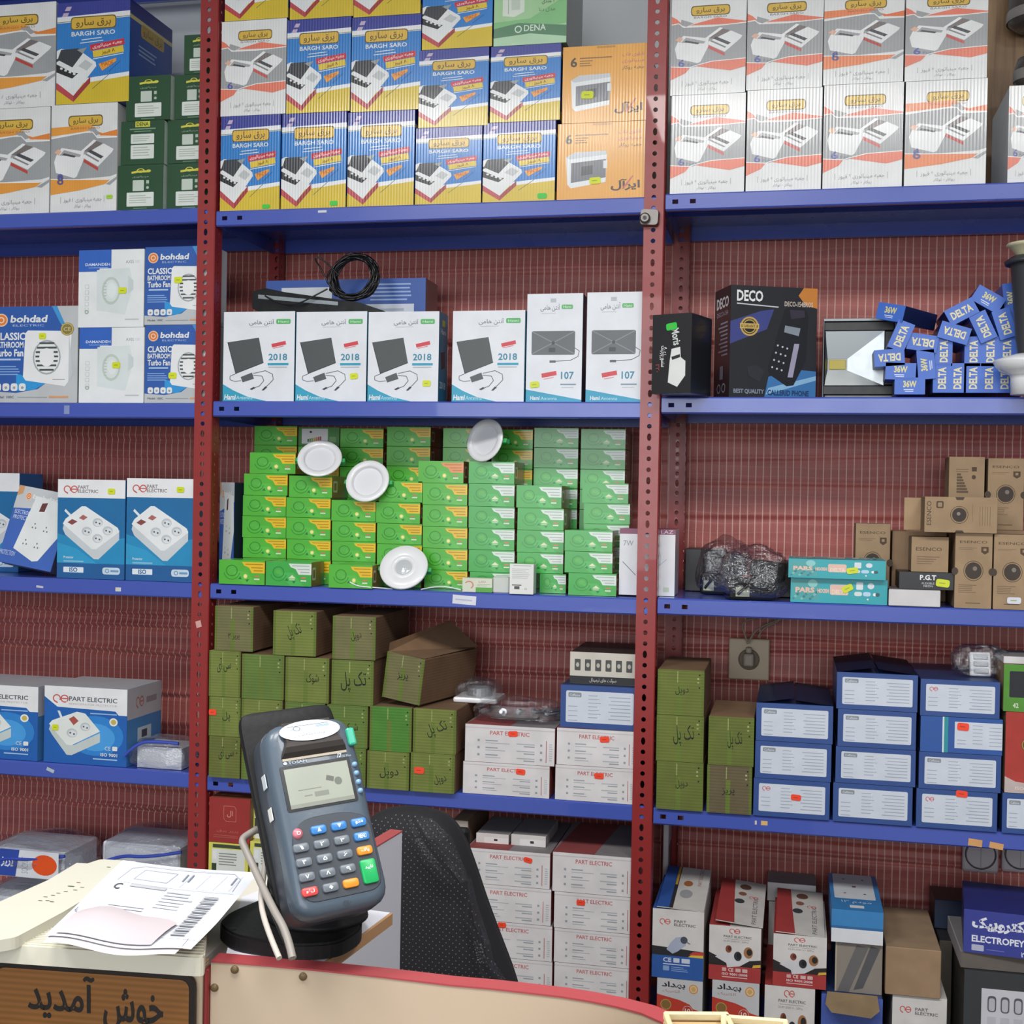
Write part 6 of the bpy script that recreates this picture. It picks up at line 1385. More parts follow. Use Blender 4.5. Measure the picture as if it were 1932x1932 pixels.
def strip(a, b, z0, z1):
    bm = bmesh.new(); n = len(a)
    A0 = [bm.verts.new((p.x, p.y, z0)) for p in a]; A1 = [bm.verts.new((p.x, p.y, z1)) for p in a]; B0 = [bm.verts.new((p.x, p.y, z0)) for p in b]; B1 = [bm.verts.new((p.x, p.y, z1)) for p in b]
    for i in range(n - 1):
        bm.faces.new((A0[i], A0[i + 1], A1[i + 1], A1[i])); bm.faces.new((B0[i], B1[i], B1[i + 1], B0[i + 1])); bm.faces.new((A1[i], A1[i + 1], B1[i + 1], B1[i])); bm.faces.new((A0[i], B0[i], B0[i + 1], A0[i + 1]))
    for i in (0, n - 1): bm.faces.new((A0[i], A1[i], B1[i], B0[i]))
    bmesh.ops.recalc_face_normals(bm, faces=bm.faces)
    for v in bm.verts: v.co -= Vector((fp[0].x, fp[0].y, 0))
    return bm_mesh(bm)
link('board', strip(fp, bp, 0.0, ZC - .0016), cp, CREAM)
link('edge_band', strip([p * 1 for p in offs(fp, -.0006)], offs(fp, .0186), ZC - .0015, ZC), cp, REDE)
def on_plane(px, py, p0, d, off=0.0):
    """pixel -> (u, z) on the vertical plane through p0 along d"""
    v = ray(px, py); n = Vector((-d.y, d.x)); q = V2(CAM)
    t = (p0 - q).dot(n) / V2(v).dot(n); w_ = CAM + v * t
    return (V2(w_) - p0).dot(d), w_.z, w_
SCR = mat('brown screw cap', '#6a5638', .4)
dfp = (fp[2] - fp[0]).normalized()
for px, py in ((443, 1829), (572, 1842), (405, 1863)):
    w_ = on_plane(px, py, fp[0], dfp)[2]; bm = bmesh.new(); lathe(bm, [(.0001, -.0022), (.002, -.0022), (.0034, -.0014), (.0036, .002)], 16, 'Y'); o = link('screw_cap', bm_mesh(bm), cp, SCR, smooth=True); o.location = w_ - Vector((fp[0].x, fp[0].y, 0)); o.rotation_euler = (0, 0, math.atan2(dfp.y, dfp.x))
# left part of the counter, carrying the sign
cl0, cl1 = V2(PZ(-120, 1786, ZC - .002)), V2(PZ(382, 1821, ZC - .002)); dl = (cl1 - cl0).normalized(); nl = Vector((-dl.y, dl.x))
ct = empty('service_counter', (cl0.x, cl0.y, 0), 'cream counter front beneath the beige machine and welcome sign', 'counter', None, math.atan2(dl.y, dl.x))
LL = (cl1 - cl0).length
part_box('front_board', (0, 0, 0, LL, .016, ZC - .004), CREAM, ct)
part_box('edge_band', (0, -.0005, ZC - .0038, LL, .0165, ZC - .002), mat('tan edge band', '#d0a878', .5), ct, .0004)
part_box('end_trim', (LL + .0006, .002, 0, LL + .0045, .016, ZC - .006), mat('dark red trim', '#8a2a2c', .4), ct)
part_box('counter_top', (0, .0175, ZC - .022, LL - .004, .26, ZC - .0015), mat('pale counter top', '#d3cec2', .5), ct)
# welcome sign
u0, z0_, _ = on_plane(-14, 1806, cl0 - nl * .006, dl); u1, z1_, _ = on_plane(368, 1846, cl0 - nl * .006, dl)
sw, sh = u1 - u0, .13; zt_ = (z0_ + z1_) / 2 - .001
sg = empty('welcome_sign', Vector((cl0.x, cl0.y, zt_ - sh)) - Vector((nl.x, nl.y, 0)) * .006 + Vector((dl.x, dl.y, 0)) * u0, 'brown ribbed sign lettered in black Persian script with a black border', 'sign', None, math.atan2(dl.y, dl.x))
def sign_mat():
    m, nt, b = newmat('brown ribbed sign face'); tc = nt.nodes.new('ShaderNodeTexCoord'); sx = nt.nodes.new('ShaderNodeSeparateXYZ'); nt.links.new(tc.outputs['Object'], sx.inputs[0])
    a = nt.nodes.new('ShaderNodeMath'); a.operation = 'MULTIPLY'; a.inputs[1].default_value = 2 * math.pi / .0052; nt.links.new(sx.outputs['Z'], a.inputs[0]); s = nt.nodes.new('ShaderNodeMath'); s.operation = 'SINE'; nt.links.new(a.outputs[0], s.inputs[0])
    r = nt.nodes.new('ShaderNodeValToRGB'); r.color_ramp.elements[0].color = (*lin('#80531f'), 1); r.color_ramp.elements[1].color = (*lin('#935f2a'), 1); mr = nt.nodes.new('ShaderNodeMapRange'); mr.inputs['From Min'].default_value = -1; nt.links.new(s.outputs[0], mr.inputs['Value']); nt.links.new(mr.outputs[0], r.inputs[0]); nt.links.new(r.outputs[0], b.inputs['Base Color']); b.inputs['Roughness'].default_value = .5
    return m
bm = bmesh.new(); q = rounded([(0, 0), (sw, 0), (sw, sh), (0, sh)], .012, 5)
a_ = [bm.verts.new((x, 0, zz_)) for x, zz_ in q]; b2 = [bm.verts.new((x, .004, zz_)) for x, zz_ in q]; bm.faces.new(a_); bm.faces.new(b2)
for i in range(len(q)): bm.faces.new((a_[i], a_[(i + 1) % len(q)], b2[(i + 1) % len(q)], b2[i]))
bmesh.ops.recalc_face_normals(bm, faces=bm.faces); link('border', bm_mesh(bm), sg, mat('black sign film', '#1c130d', .4))
bm = bmesh.new(); q = rounded([(.004, .004), (sw - .005, .004), (sw - .005, sh - .004), (.004, sh - .004)], .009, 5); bm.faces.new([bm.verts.new((x, -.0004, zz_)) for x, zz_ in q]); o = link('face', bm_mesh(bm), sg, sign_mat())
sA = Art(sw / sh)
def pu(px, py):
    u, zz_, _ = on_plane(px, py, cl0 - nl * .006, dl); return (u - u0) / sw, (zz_ - (zt_ - sh)) / sh
for bold, col in ((.022, '#1a120e'), (.0, '#1a120e')):
    a, b_ = pu(195, 1945)[0], pu(308, 1945)[0]; sA.text('خوش', a, pu(250, 1950)[1], b_, pu(250, 1866)[1], col, bold=bold)
    a, b_ = pu(53, 1900)[0], pu(178, 1900)[0]; sA.text('آمدید', a, pu(110, 1922)[1], b_, pu(110, 1838)[1], col, bold=bold)
o = link('lettering', sA.mesh('lettering'), sg, SATIN); o.scale = (sw, 1, sh); o.location = (0, -.0006, 0)
# beige machine on the counter
ZM = ZC + .016
BEI = mat('beige plastic', '#d9d6c4', .45, bump=(120, .06)); BEI2 = mat('smooth beige plastic', '#cfcdbd', .4)
poly = [V2(PZ(x, y, ZM)) for x, y in ((-110, 1768), (388, 1806), (398, 1706), (415, 1640), (245, 1622), (170, 1636), (-110, 1770))]
poly = [V2(PZ(x, y, ZM)) for x, y in ((-110, 1772), (386, 1806), (394, 1720), (410, 1648), (250, 1632), (-110, 1730))]
org = poly[0]
mc = empty('beige_machine', (org.x, org.y, ZC - .001), 'beige ribbed machine casing lying on the counter beneath the papers', 'machine')
def loc2(p): return (p.x - org.x, p.y - org.y)
bm = bmesh.new(); prism(bm, rounded([loc2(p) for p in poly], .008, 3), .0005, ZM - ZC); link('casing', bm_mesh(bm), mc, BEI)
RIBM = mat('rib plastic', '#c4c0ad', .5)
for i in range(12):
    f = i / 11
    a = PZ(-105, 1770 - 34 * f * .6 - 2, ZM); b_ = PZ(384 + 6 * f, 1803 - 62 * f, ZM)
    tube('rib', [Vector((a.x - org.x, a.y - org.y, ZM - ZC + .0005)), Vector((b_.x - org.x, b_.y - org.y, ZM - ZC + .0005))], .0012, RIBM, mc, 1)
ZP = ZC + .026
pp = [V2(PZ(x, y, ZP)) for x, y in ((-110, 1752), (-30, 1712), (150, 1632), (190, 1619), (258, 1623), (236, 1648), (120, 1718), (30, 1766), (-110, 1790))]
bm = bmesh.new(); prism(bm, rounded([loc2(p) for p in pp], .004, 2), ZM - ZC, ZP - ZC); link('control_panel', bm_mesh(bm), mc, BEI2)
for i, (px, py, c) in enumerate(((134, 1670, '#5a6a58'), (148, 1663, '#b08a78'), (155, 1672, '#8a8a7c'), (110, 1683, '#8a8a7c'), (124, 1680, '#8a8a7c'), (142, 1677, '#8a8a7c'), (86, 1690, '#6a6a60'), (100, 1687, '#6a6a60'), (76, 1697, '#6a6a60'), (90, 1697, '#6a6a60'), (98, 1699, '#6a6a60'), (205, 1634, '#6a6a60'))):
    w_ = PZ(px, py, ZP + .0003); bm = bmesh.new(); r_ = .0022 if i == 0 else .0014
    bm.faces.new([bm.verts.new((w_.x - org.x + r_ * 1.7 * math.cos(t * .7854), w_.y - org.y + r_ * .6 * math.sin(t * .7854), ZP - ZC + .0004)) for t in range(8)]); link('panel_mark', bm_mesh(bm), mc, mat('mark ' + c, c, .5))
# papers
ZPp = ZP + .003
TLp, TRp, BRp, BLp = (PZ(x, y, ZPp) for x, y in ((232, 1627), (488, 1652), (360, 1800), (84, 1776)))
def paper_pt(u, v, lift=0):
    """u right, v up (far)"""
    p = (BLp * (1 - u) + BRp * u) * (1 - v) + (TLp * (1 - u) + TRp * u) * v
    p = p.copy(); p.z += .003 * math.sin(u * 7 + 1) * max(0, .35 - v) / .35 + .0015 * math.sin(u * 4 + v * 3) + lift + .002; return p
ppo = TLp.copy(); ppo.z = ZP
pap = empty('paper_sheet', ppo, 'white printed sheets with a barcode lying on the beige machine', 'paper')
n = 18; vs_ = [paper_pt(i / n, j / n) - ppo for j in range(n + 1) for i in range(n + 1)]
fs = [(j * (n + 1) + i, j * (n + 1) + i + 1, (j + 1) * (n + 1) + i + 1, (j + 1) * (n + 1) + i) for j in range(n) for i in range(n)]
PAP = mat('white paper', '#dfe3ea', .7)
me = bpy.data.meshes.new('sheet'); me.from_pydata(vs_, [], fs); link('sheet', me, pap, PAP, smooth=True)
me = bpy.data.meshes.new('sheet'); me.from_pydata([paper_pt(.02 + .9 * (i / n), -.05 + .9 * j / n, -.0016) - ppo for j in range(n + 1) for i in range(n + 1)], [], fs); link('lower_sheet', me, pap, mat('envelope paper', '#dcd6d8', .7), smooth=True)
pA = Art(1.2); ink = '#b4bccc'
pA.line([(.1, .72), (.12, .9), (.2, .95), (.85, .95), (.92, .88), (.93, .72)], .006, ink); pA.line([(.2, .76), (.22, .9), (.46, .9), (.44, .76), (.2, .76)], .005, ink)
for u in (.55, .67, .79, .9): pA.line([(u, .72), (u + .02, .92)], .003, '#c4cad6')
for u in (.53, .57, .88): pA.rect(u, .8, u + .012, .9, '#8a92a4')
pA.text('C', .12, .6, .17, .68, '#5a5c64', bold=.02); pA.rect(.22, .655, .48, .69, '#c4c6cc'); pA.small(.5, .42, .72, .66, 6, '#cfd1d7'); pA.small(.2, .22, .5, .42, 6, '#cfd1d7')
pA.line([(.14, .56), (.14, .2)], .003, ink); pA.line([(.12, .70), (.95, .69)], .004, '#c4cad6'); pA.line([(.48, .42), (.48, .66)], .003, '#c4cad6')
for i in range(26): pA.rect(.78, .14 + .019 * i, .88, .147 + .019 * i + (.006 if i % 3 == 0 else 0), '#85878f')
pA.line([(.68, .12), (1, .1)], .004, ink); pA.line([(.93, .1), (.94, .0)], .005, '#4a5080'); pA.text('L', .03, .28, .05, .33, '#4a5080', 0, .02)
def art_map(A, fn, name):
    me = bpy.data.meshes.new(name); me.from_pydata([fn(x, z_, -y_) for x, y_, z_ in A.v], [], A.f); setcol(me, A.c); return me
link('print', art_map(pA, lambda u, v, l: paper_pt(u, v, .0004 + l * .8) - ppo, 'print'), pap, MATTE)
# torn, folded-back corner
me = bpy.data.meshes.new('flap'); fq = []
for j in range(5):
    for i in range(9):
        u, v = i / 8, j / 4; x = .06 + .66 * u + .05 * v; y = .0 + (.30 - .12 * abs(u - .45) + .03 * math.sin(u * 9)) * v
        fq.append(paper_pt(x, y + .02, .0015 + .008 * math.sin(v * 2.6) * (.6 + .4 * math.sin(u * 5))) - ppo)
me.from_pydata(fq, [], [(j * 9 + i, j * 9 + i + 1, j * 9 + i + 10, j * 9 + i + 9) for j in range(4) for i in range(8)]); link('torn_flap', me, pap, mat('grey paper back', '#c2b8bc', .7), smooth=True)
# board with tan edge and white return panel
be0, be1 = V2(PZ(612, 1817, ZC - .001)), V2(PZ(741, 1722, ZC - .001)); db = (be1 - be0).normalized(); nb_ = Vector((-db.y, db.x))
wd = empty('wing_board', (be0.x, be0.y, ZC - .013), 'white counter board with a tan raw edge beside the terminal', 'board', None, math.atan2(db.y, db.x))
Lb = (be1 - be0).length; be_o = be0
def inwing(px, py):
    q_ = V2(PZ(px, py, ZC - .001)) - be0; return (q_.dot(db), q_.dot(nb_))
wpoly = [(0, .0028), (Lb, .0028), (Lb, .125)] + [inwing(*p_) for p_ in ((520, 1668), (456, 1692), (426, 1801))]
bm = bmesh.new(); prism(bm, wpoly, 0, .0118); link('top_board', bm_mesh(bm), wd, WLAM); part_box('raw_edge', (0, 0, .0004, Lb, .0026, .0114), TAN, wd, .0002)
w0_ = be0 + nb_ * .128
wr = empty('return_panel', (w0_.x, w0_.y, 0), 'white upright panel with a red top edge behind the terminal', 'panel', None, math.atan2(db.y, db.x))
zt2 = on_plane(757, 1568, w0_, db)[1]; ue = on_plane(757, 1700, w0_, db)[0]; us = on_plane(610, 1650, w0_, db)[0]
part_box('panel', (us, 0, 0, ue, .016, zt2 - .002), WLAM, wr); part_box('edge_band', (us, -.0005, zt2 - .0018, ue, .0165, zt2), REDE, wr, .0004)
# ---- card terminal stand
BLKM = mat('matt black plastic', '#131315', .55, spec=.3, bump=(200, .08))
ZS = ZC + .0135
bo = PZ(590, 1740, ZC)
st_ = empty('terminal_stand', (bo.x, bo.y, ZC), 'black swivel stand with a flat foot holding the card terminal', 'stand')
base_px = ((411, 1742), (428, 1722), (500, 1692), (590, 1672), (655, 1684), (684, 1722), (682, 1752), (640, 1778), (560, 1783), (440, 1764))
bpts = [V2(PZ(x, y, ZS)) - V2(bo) for x, y in base_px]
bm = bmesh.new(); prism(bm, rounded([tuple(p) for p in bpts], .014, 4), 0, ZS - ZC); bmesh.ops.bevel(bm, geom=[e for e in bm.edges if all(v.co.z > .01 for v in e.verts)], offset=.002, segments=2, affect='EDGES'); link('foot', bm_mesh(bm), st_, BLKM)
c_ = V2(PZ(600, 1728, ZS)) - V2(bo)
bm = bmesh.new(); lathe(bm, [(.0001, 0), (.046, 0), (.045, .004), (.041, .007), (.039, .03), (.041, .046), (.0001, .05)], 36, 'Z', (c_.x, c_.y, ZS - ZC)); link('pedestal', bm_mesh(bm), st_, BLKM, smooth=True)
w_ = PZ(440, 1752, ZS); bm = bmesh.new(); lathe(bm, [(.0001, .0004), (.0035, .0004)], 14); o = link('screw_hole', bm_mesh(bm), st_, MATS['black plastic']); o.location = (w_.x - bo.x, w_.y - bo.y, ZS - ZC)
# ---- card terminal
def cam_vec(x, y, z_): return (ROT @ Vector((x, y, z_))).normalized()
RX = cam_vec(.866, .5, .05); UZ = cam_vec(-.26, .36, .90); UZ = (UZ - RX * UZ.dot(RX)).normalized(); IY = UZ.cross(RX).normalized()
ctr = CAM + ray(602, 1536).normalized() * 1.13
MT = Matrix.Identity(4)
for i, a in enumerate((RX, IY, UZ)):
    for j in range(3): MT[j][i] = a[j]
MT.translation = ctr
pos = empty('card_terminal', (0, 0, 0), 'slate grey card payment terminal with coloured keys on a black stand', 'card terminal')
pos.matrix_world = MT
TW, TL = .083, .172
SLATE = mat('slate plastic', '#4c5966', .38, coat=.15, bump=(300, .05)); SLATED = mat('dark slate plastic', '#3a4049', .4); TAUPE = mat('taupe plastic', '#5c5754', .35)
def slab(outline, y0, y1, bevel, seg=3, back=False):
    bm = bmesh.new(); a = [bm.verts.new((x, y0, z_)) for x, z_ in outline]; b = [bm.verts.new((x, y1, z_)) for x, z_ in outline]
    f0 = bm.faces.new(a); bm.faces.new(b); n = len(outline)
    for i in range(n): bm.faces.new((a[i], a[(i + 1) % n], b[(i + 1) % n], b[i]))
    bmesh.ops.recalc_face_normals(bm, faces=bm.faces)
    if bevel: bmesh.ops.bevel(bm, geom=[e for e in bm.edges if all(abs(v.co.y - y0) < 1e-6 for v in e.verts)], offset=bevel, segments=seg, affect='EDGES', profile=.5)
    me = bm_mesh(bm)
    for p in me.polygons: p.use_smooth = True
    me.set_sharp_from_angle(angle=R(32))
    return me
hw, hl = TW / 2, TL / 2
bodyo = rounded([(-hw * .93, hl - .007), (hw * .93, hl - .007), (hw, hl * .3), (hw * .97, -hl * .2), (hw, -hl), (-hw, -hl), (-hw * .97, -hl * .2), (-hw, hl * .3)], .02, 5)
link('body', slab(bodyo, -.018, .022, .009), pos, SLATE)
link('lower_shell', slab([(x * 1.01, z_ * 1.008) for x, z_ in bodyo], .0, .0225, .002, 1), pos, SLATED)
# printer cover, raised, with the oval label
bm = bmesh.new(); sec = [(-.0185, .0475), (-.0228, .051), (-.0246, .0555), (-.0236, .0595), (-.013, .0795)]
for sgn in (0,):
    rows = [[bm.verts.new((sx_ * (hw * .74 - .002 * k), y_, z_)) for sx_ in (-1, -.96, .96, 1)] for k, (y_, z_) in enumerate(sec)]
    for r0, r1 in zip(rows, rows[1:]):
        for i in range(3): bm.faces.new((r0[i], r0[i + 1], r1[i + 1], r1[i]))
    for r in rows: r[0].co.y += .004; r[3].co.y += .004
    low_ = [bm.verts.new((v.co.x, -.014, v.co.z)) for v in rows[0]]
    for i in range(3): bm.faces.new((low_[i], low_[i + 1], rows[0][i + 1], rows[0][i]))
bmesh.ops.solidify(bm, geom=list(bm.faces), thickness=.001); link('printer_cover', bm_mesh(bm), pos, TAUPE)
part_box('paper_slit', (-hw * .7, -.0192, .0448, hw * .7, -.0178, .0472), mat('pale slit', '#b8ae9c', .6), pos, .0003)
ov = Art(1.9); ov.ell(.5, .5, .5, '#ccd3d9', ry=.5, n=32); ov.ring(.3, .64, .06, .2, '#6a7078'); ov.text('TOSAN', .12, .56, .24, .66, '#8a92a0'); ov.rect(.62, .6, .84, .72, '#9fb2cc'); ov.text('پشتیبانی', .28, .24, .72, .36, '#8a92a0')
o = link('oval_label', ov.mesh('oval_label'), pos, GLOSS); o.location = (-.0275, -.0252, .0585); o.scale = (.055, 1, .0235); o.rotation_euler = (R(-28), 0, 0)
part_box('cover_latch', (hw * .78, -.021, .05, hw * .96, -.012, .066), mat('turquoise latch', '#3fae90', .35), pos, .002, 2)
# screen
sx0, sx1, sz0, sz1 = -hw * .72, hw * .66, .004, .038
link('screen_bezel', slab(rounded([(sx0 - .003, sz0 - .002), (sx1 + .003, sz0 - .002), (sx1 + .003, sz1 + .003), (sx0 - .003, sz1 + .003)], .002, 2), -.0186, -.0175, 0), pos, mat('black bezel', '#1e2226', .25))
scA = Art((sx1 - sx0) / (sz1 - sz0)); scA.rect(0, 0, 1, 1, '#9aa093'); scA.rect(.62, .55, .74, .68, '#5c6058', -20); scA.ell(.8, .52, .06, '#666a62'); scA.rect(.16, .42, .52, .44, '#74786e'); scA.rect(.4, .22, .62, .34, '#7c8076'); scA.rect(.24, .26, .36, .29, '#7c8076'); scA.rect(0, .0, 1, .1, '#84887e')
o = link('display', scA.mesh('display'), pos, GLOSS); o.location = (sx0, -.0189, sz0); o.scale = (sx1 - sx0, 1, sz1 - sz0)
lg = Art(5.0); lg.ell(.08, .5, .08, '#b8c4d0', ry=.4); lg.text('TOSAN', .2, .15, .95, .85, '#b8c4d0', bold=.02); o = link('brand_print', lg.mesh('brand'), pos, SATIN); o.location = (-hw * .7, -.0189, .0415); o.scale = (.022, 1, .0035)
lg = Art(3.0); lg.text('T2', .0, .2, .3, .9, '#dfe6ea', bold=.03, skew=.2); lg.text('100 Plus', .34, .1, 1, .5, '#aab4bc'); o = link('model_print', lg.mesh('model'), pos, SATIN); o.location = (hw * .44, -.0189, .0405); o.scale = (.014, 1, .005)
BLK1 = mat('blue key', '#3f7fc0', .3)
for i in range(4):
    bm = bmesh.new(); lathe(bm, [(.0001, -.0206), (.0017, -.0203), (.0024, -.018)], 14, 'Y'); o = link('side_button', bm_mesh(bm), pos, mat('pale blue key', '#7fa6c8', .3), smooth=True); o.location = (hw * .82, 0, .0335 - .0078 * i)
# keypad
kp = link('keypad_panel', slab(rounded([(-hw * .84, -.074), (hw * .86, -.074), (hw * .88, -.012), (hw * .4, -.0045), (-hw * .5, -.0045), (-hw * .84, -.016)], .013, 5), -.0186, -.017, .0008, 1), pos, SLATED)
GK = mat('grey key', '#6a727a', .35); RK = mat('red key', '#cf4a48', .35); OK_ = mat('orange key', '#e8902c', .35); GRK = mat('green key', '#1fa85c', .35); PK = mat('pink key', '#c9707c', .35)
cx_ = [-.0285, -.0105, .0075, .0255]; rz_ = [-.0165, -.0285, -.0405, -.0525, -.0645]
_KT = {}
def key(name, c, r, mt, glyph=None, w=.0135, h=.0072, tall=0, round_=False):
    x, z_ = cx_[c], rz_[r]
    if round_:
        bm = bmesh.new(); lathe(bm, [(.0001, -.0213), (.0035, -.021), (.0045, -.0186)], 18, 'Y'); o = link(name, bm_mesh(bm), pos, mt, smooth=True); o.location = (x, 0, z_)
    else:
        z0__ = -h / 2 - tall; o = link(name, slab(rounded([(-w / 2, z0__), (w / 2, z0__), (w / 2 * 1.02, h / 2), (-w / 2 * 1.02, h / 2)], .0026, 3), -.0213, -.0184, .001, 2), pos, mt); o.location = (x, 0, z_)
    if glyph:
        A = Art(1.0); A.text(glyph, 0, 0, 1, 1, '#eef2f4', bold=.02); gsz = .0036 if len(glyph) < 2 else .0072
        g_ = link('key_symbol', A.mesh('key_symbol'), o, SATIN); g_.location = (-gsz / 2, -.0215, -.0017 - tall * .2); g_.scale = (gsz, 1, .0034)
key('power_key', 0, 0, PK, 'O', round_=True); key('arrow_key', 1, 0, BLK1, '▲'); key('arrow_key', 2, 0, BLK1, '▼'); key('function_key', 3, 0, BLK1, 'منو')
for i, s_ in enumerate(('۱', '۲', '۳', '۴', '۵', '۶', '۷', '۸', '۹')): key('number_key', i % 3, 1 + i // 3, GK, s_)
key('menu_key', 3, 1, BLK1, 'MENU'); key('correct_key', 3, 2, OK_, 'پاک'); key('enter_key', 3, 3, GRK, 'تایید', h=.009, tall=.011); key('cancel_key', 0, 4, RK, 'لغو'); key('number_key', 1, 4, GK, '۰'); key('feed_key', 2, 4, OK_)
lg = Art(1.3); lg.line([(.1, .1), (.1, .9), (.6, .9), (.6, .1), (.1, .1)], .08, '#2a2e34'); lg.ell(.85, .5, .06, '#2a2e34'); o = link('chip_symbol', lg.mesh('chip'), pos, SATIN); o.location = (-.002, -.0189, -.082); o.scale = (.007, 1, .005)
for z_, c, ww, hh_ in ((.034, '#c4ccd0', .006, .012), (.006, '#dcdcd8', .006, .011)):
    o = part_box('side_sticker', (-hw - .0012, -.006, z_ - hh_ / 2, -hw - .0004, -.006 + ww * 1.6, z_ + hh_ / 2), mat('sticker ' + c, c, .5), pos, .0002); o.rotation_euler = (0, 0, 0)
# cradle of the stand, in the terminal's frame
cr = bpy.data.objects.new('cradle', slab(rounded([(-hw * 1.07, -hl * .8), (hw * 1.05, -hl * .8), (hw * 1.02, hl + .004), (hw * .95, hl + .017), (-hw * 1.02, hl + .017), (-hw * 1.1, hl + .006)], .01, 4), .0235, .031, .002, 2)); COL.objects.link(cr); cr.data.materials.append(BLKM)
cr.parent = st_; cr.matrix_parent_inverse = st_.matrix_world.inverted() if False else Matrix.Translation(-Vector((bo.x, bo.y, ZC))); cr.matrix_world = MT
# arm between cradle and pedestal
A0 = MT @ Vector((0, .056, -.045)); A1 = Vector((bo.x + c_.x, bo.y + c_.y, ZS + .04))
tube('arm', [A0 - Vector((bo.x, bo.y, ZC)), (A0 * .5 + A1 * .5) - Vector((bo.x, bo.y, ZC)), A1 - Vector((bo.x, bo.y, ZC))], .022, BLKM, st_, 6)
# cables of the terminal
def dpt(px, py, d): return CAM + ray(px, py).normalized() * d
GCB = mat('grey power cable', '#8c8680', .5); WCB = mat('white cable', '#b8b0a8', .5)
def fixp(o): o.matrix_parent_inverse = MT.inverted()
tg = tube('power_cable', [MT @ Vector((-.02, .034, -.045)), dpt(500, 1556, 1.17), dpt(470, 1573, 1.165), dpt(455, 1584, 1.16), dpt(462, 1600, 1.155), dpt(485, 1650, 1.14), dpt(515, 1715, 1.105), dpt(542, 1760, 1.085), dpt(552, 1808, 1.075)], .0032, GCB, pos); fixp(tg); tag(tg, 'thick grey cable hanging in a bend from the card terminal')
tg = tube('power_cable', [MT @ Vector((-.01, .034, -.052)), dpt(503, 1580, 1.175), dpt(500, 1640, 1.16), dpt(490, 1695, 1.13), dpt(502, 1750, 1.095), dpt(527, 1808, 1.075)], .0024, WCB, pos); fixp(tg); tag(tg, 'thin white cable running down beside the grey one')
tg = tube('power_cable', [MT @ Vector((0, .034, -.055)), dpt(518, 1615, 1.18), dpt(506, 1660, 1.16), dpt(508, 1710, 1.125), dpt(530, 1760, 1.09), dpt(551, 1806, 1.08)], .0016, CBL, pos); fixp(tg); tag(tg, 'thin black cable running down from the card terminal')
# ---- chair behind the counter
def fabric():
    m, nt, b = newmat('black dotted fabric'); tc = nt.nodes.new('ShaderNodeTexCoord'); mp = nt.nodes.new('ShaderNodeMapping'); mp.inputs['Rotation'].default_value = (0, R(45), 0); nt.links.new(tc.outputs['Object'], mp.inputs[0])
    sx = nt.nodes.new('ShaderNodeSeparateXYZ'); nt.links.new(mp.outputs[0], sx.inputs[0]); ds = []
    for ax in ('X', 'Z'):
        d_ = nt.nodes.new('ShaderNodeMath'); d_.operation = 'DIVIDE'; d_.inputs[1].default_value = .0068; nt.links.new(sx.outputs[ax], d_.inputs[0]); f = nt.nodes.new('ShaderNodeMath'); f.operation = 'FRACT'; nt.links.new(d_.outputs[0], f.inputs[0])
        s_ = nt.nodes.new('ShaderNodeMath'); s_.operation = 'SUBTRACT'; s_.inputs[1].default_value = .5; nt.links.new(f.outputs[0], s_.inputs[0]); p_ = nt.nodes.new('ShaderNodeMath'); p_.operation = 'MULTIPLY'; nt.links.new(s_.outputs[0], p_.inputs[0]); nt.links.new(s_.outputs[0], p_.inputs[1]); ds.append(p_)
    ad = nt.nodes.new('ShaderNodeMath'); nt.links.new(ds[0].outputs[0], ad.inputs[0]); nt.links.new(ds[1].outputs[0], ad.inputs[1]); lt = nt.nodes.new('ShaderNodeMath'); lt.operation = 'LESS_THAN'; lt.inputs[1].default_value = .012; nt.links.new(ad.outputs[0], lt.inputs[0])
    sn = nt.nodes.new('ShaderNodeSeparateXYZ'); nt.links.new(tc.outputs['Normal'], sn.inputs[0]); nl_ = nt.nodes.new('ShaderNodeMath'); nl_.operation = 'LESS_THAN'; nl_.inputs[1].default_value = -.55; nt.links.new(sn.outputs['Y'], nl_.inputs[0]); ml = nt.nodes.new('ShaderNodeMath'); ml.operation = 'MULTIPLY'; nt.links.new(lt.outputs[0], ml.inputs[0]); nt.links.new(nl_.outputs[0], ml.inputs[1]); lt = ml
    mx = nt.nodes.new('ShaderNodeMix'); mx.data_type = 'RGBA'; nt.links.new(lt.outputs[0], mx.inputs['Factor']); mx.inputs[6].default_value = (*lin('#1b1b20'), 1); mx.inputs[7].default_value = (*lin('#6e7076'), 1); nt.links.new(mx.outputs[2], b.inputs['Base Color']); b.inputs['Roughness'].default_value = .85
    return m
YC = -D + 1.72
cpx = [(640, 1700), (650, 1590), (690, 1545), (735, 1531), (790, 1533), (830, 1549), (858, 1588), (880, 1645), (905, 1722), (932, 1795), (965, 1880), (985, 1960), (700, 1980), (640, 1900)]
co = [P(x, y, YC) for x, y in cpx]; cc0 = sum(co, Vector()) / len(co)
chr_ = empty('office_chair', (cc0.x, YC + .1, 0), 'black office chair with white dotted fabric and torn plastic wrap', 'chair')
oo = Vector((cc0.x, YC + .1, 0))
bm = bmesh.new(); rings = []
co = [Vector((x, YC, z_)) for x, z_ in rounded([(p.x, p.z) for p in co], .03, 3)]
for s_, dy in ((.93, .07), (1.0, .04), (1.0, .015), (.96, .0), (.8, -.012), (.45, -.016)):
    rings.append([bm.verts.new(Vector((cc0.x + (p.x - cc0.x) * s_, YC + dy, cc0.z + (p.z - cc0.z) * s_)) - oo) for p in co])
n = len(co)
for a, b_ in zip(rings, rings[1:]):
    for i in range(n): bm.faces.new((a[i], a[(i + 1) % n], b_[(i + 1) % n], b_[i]))
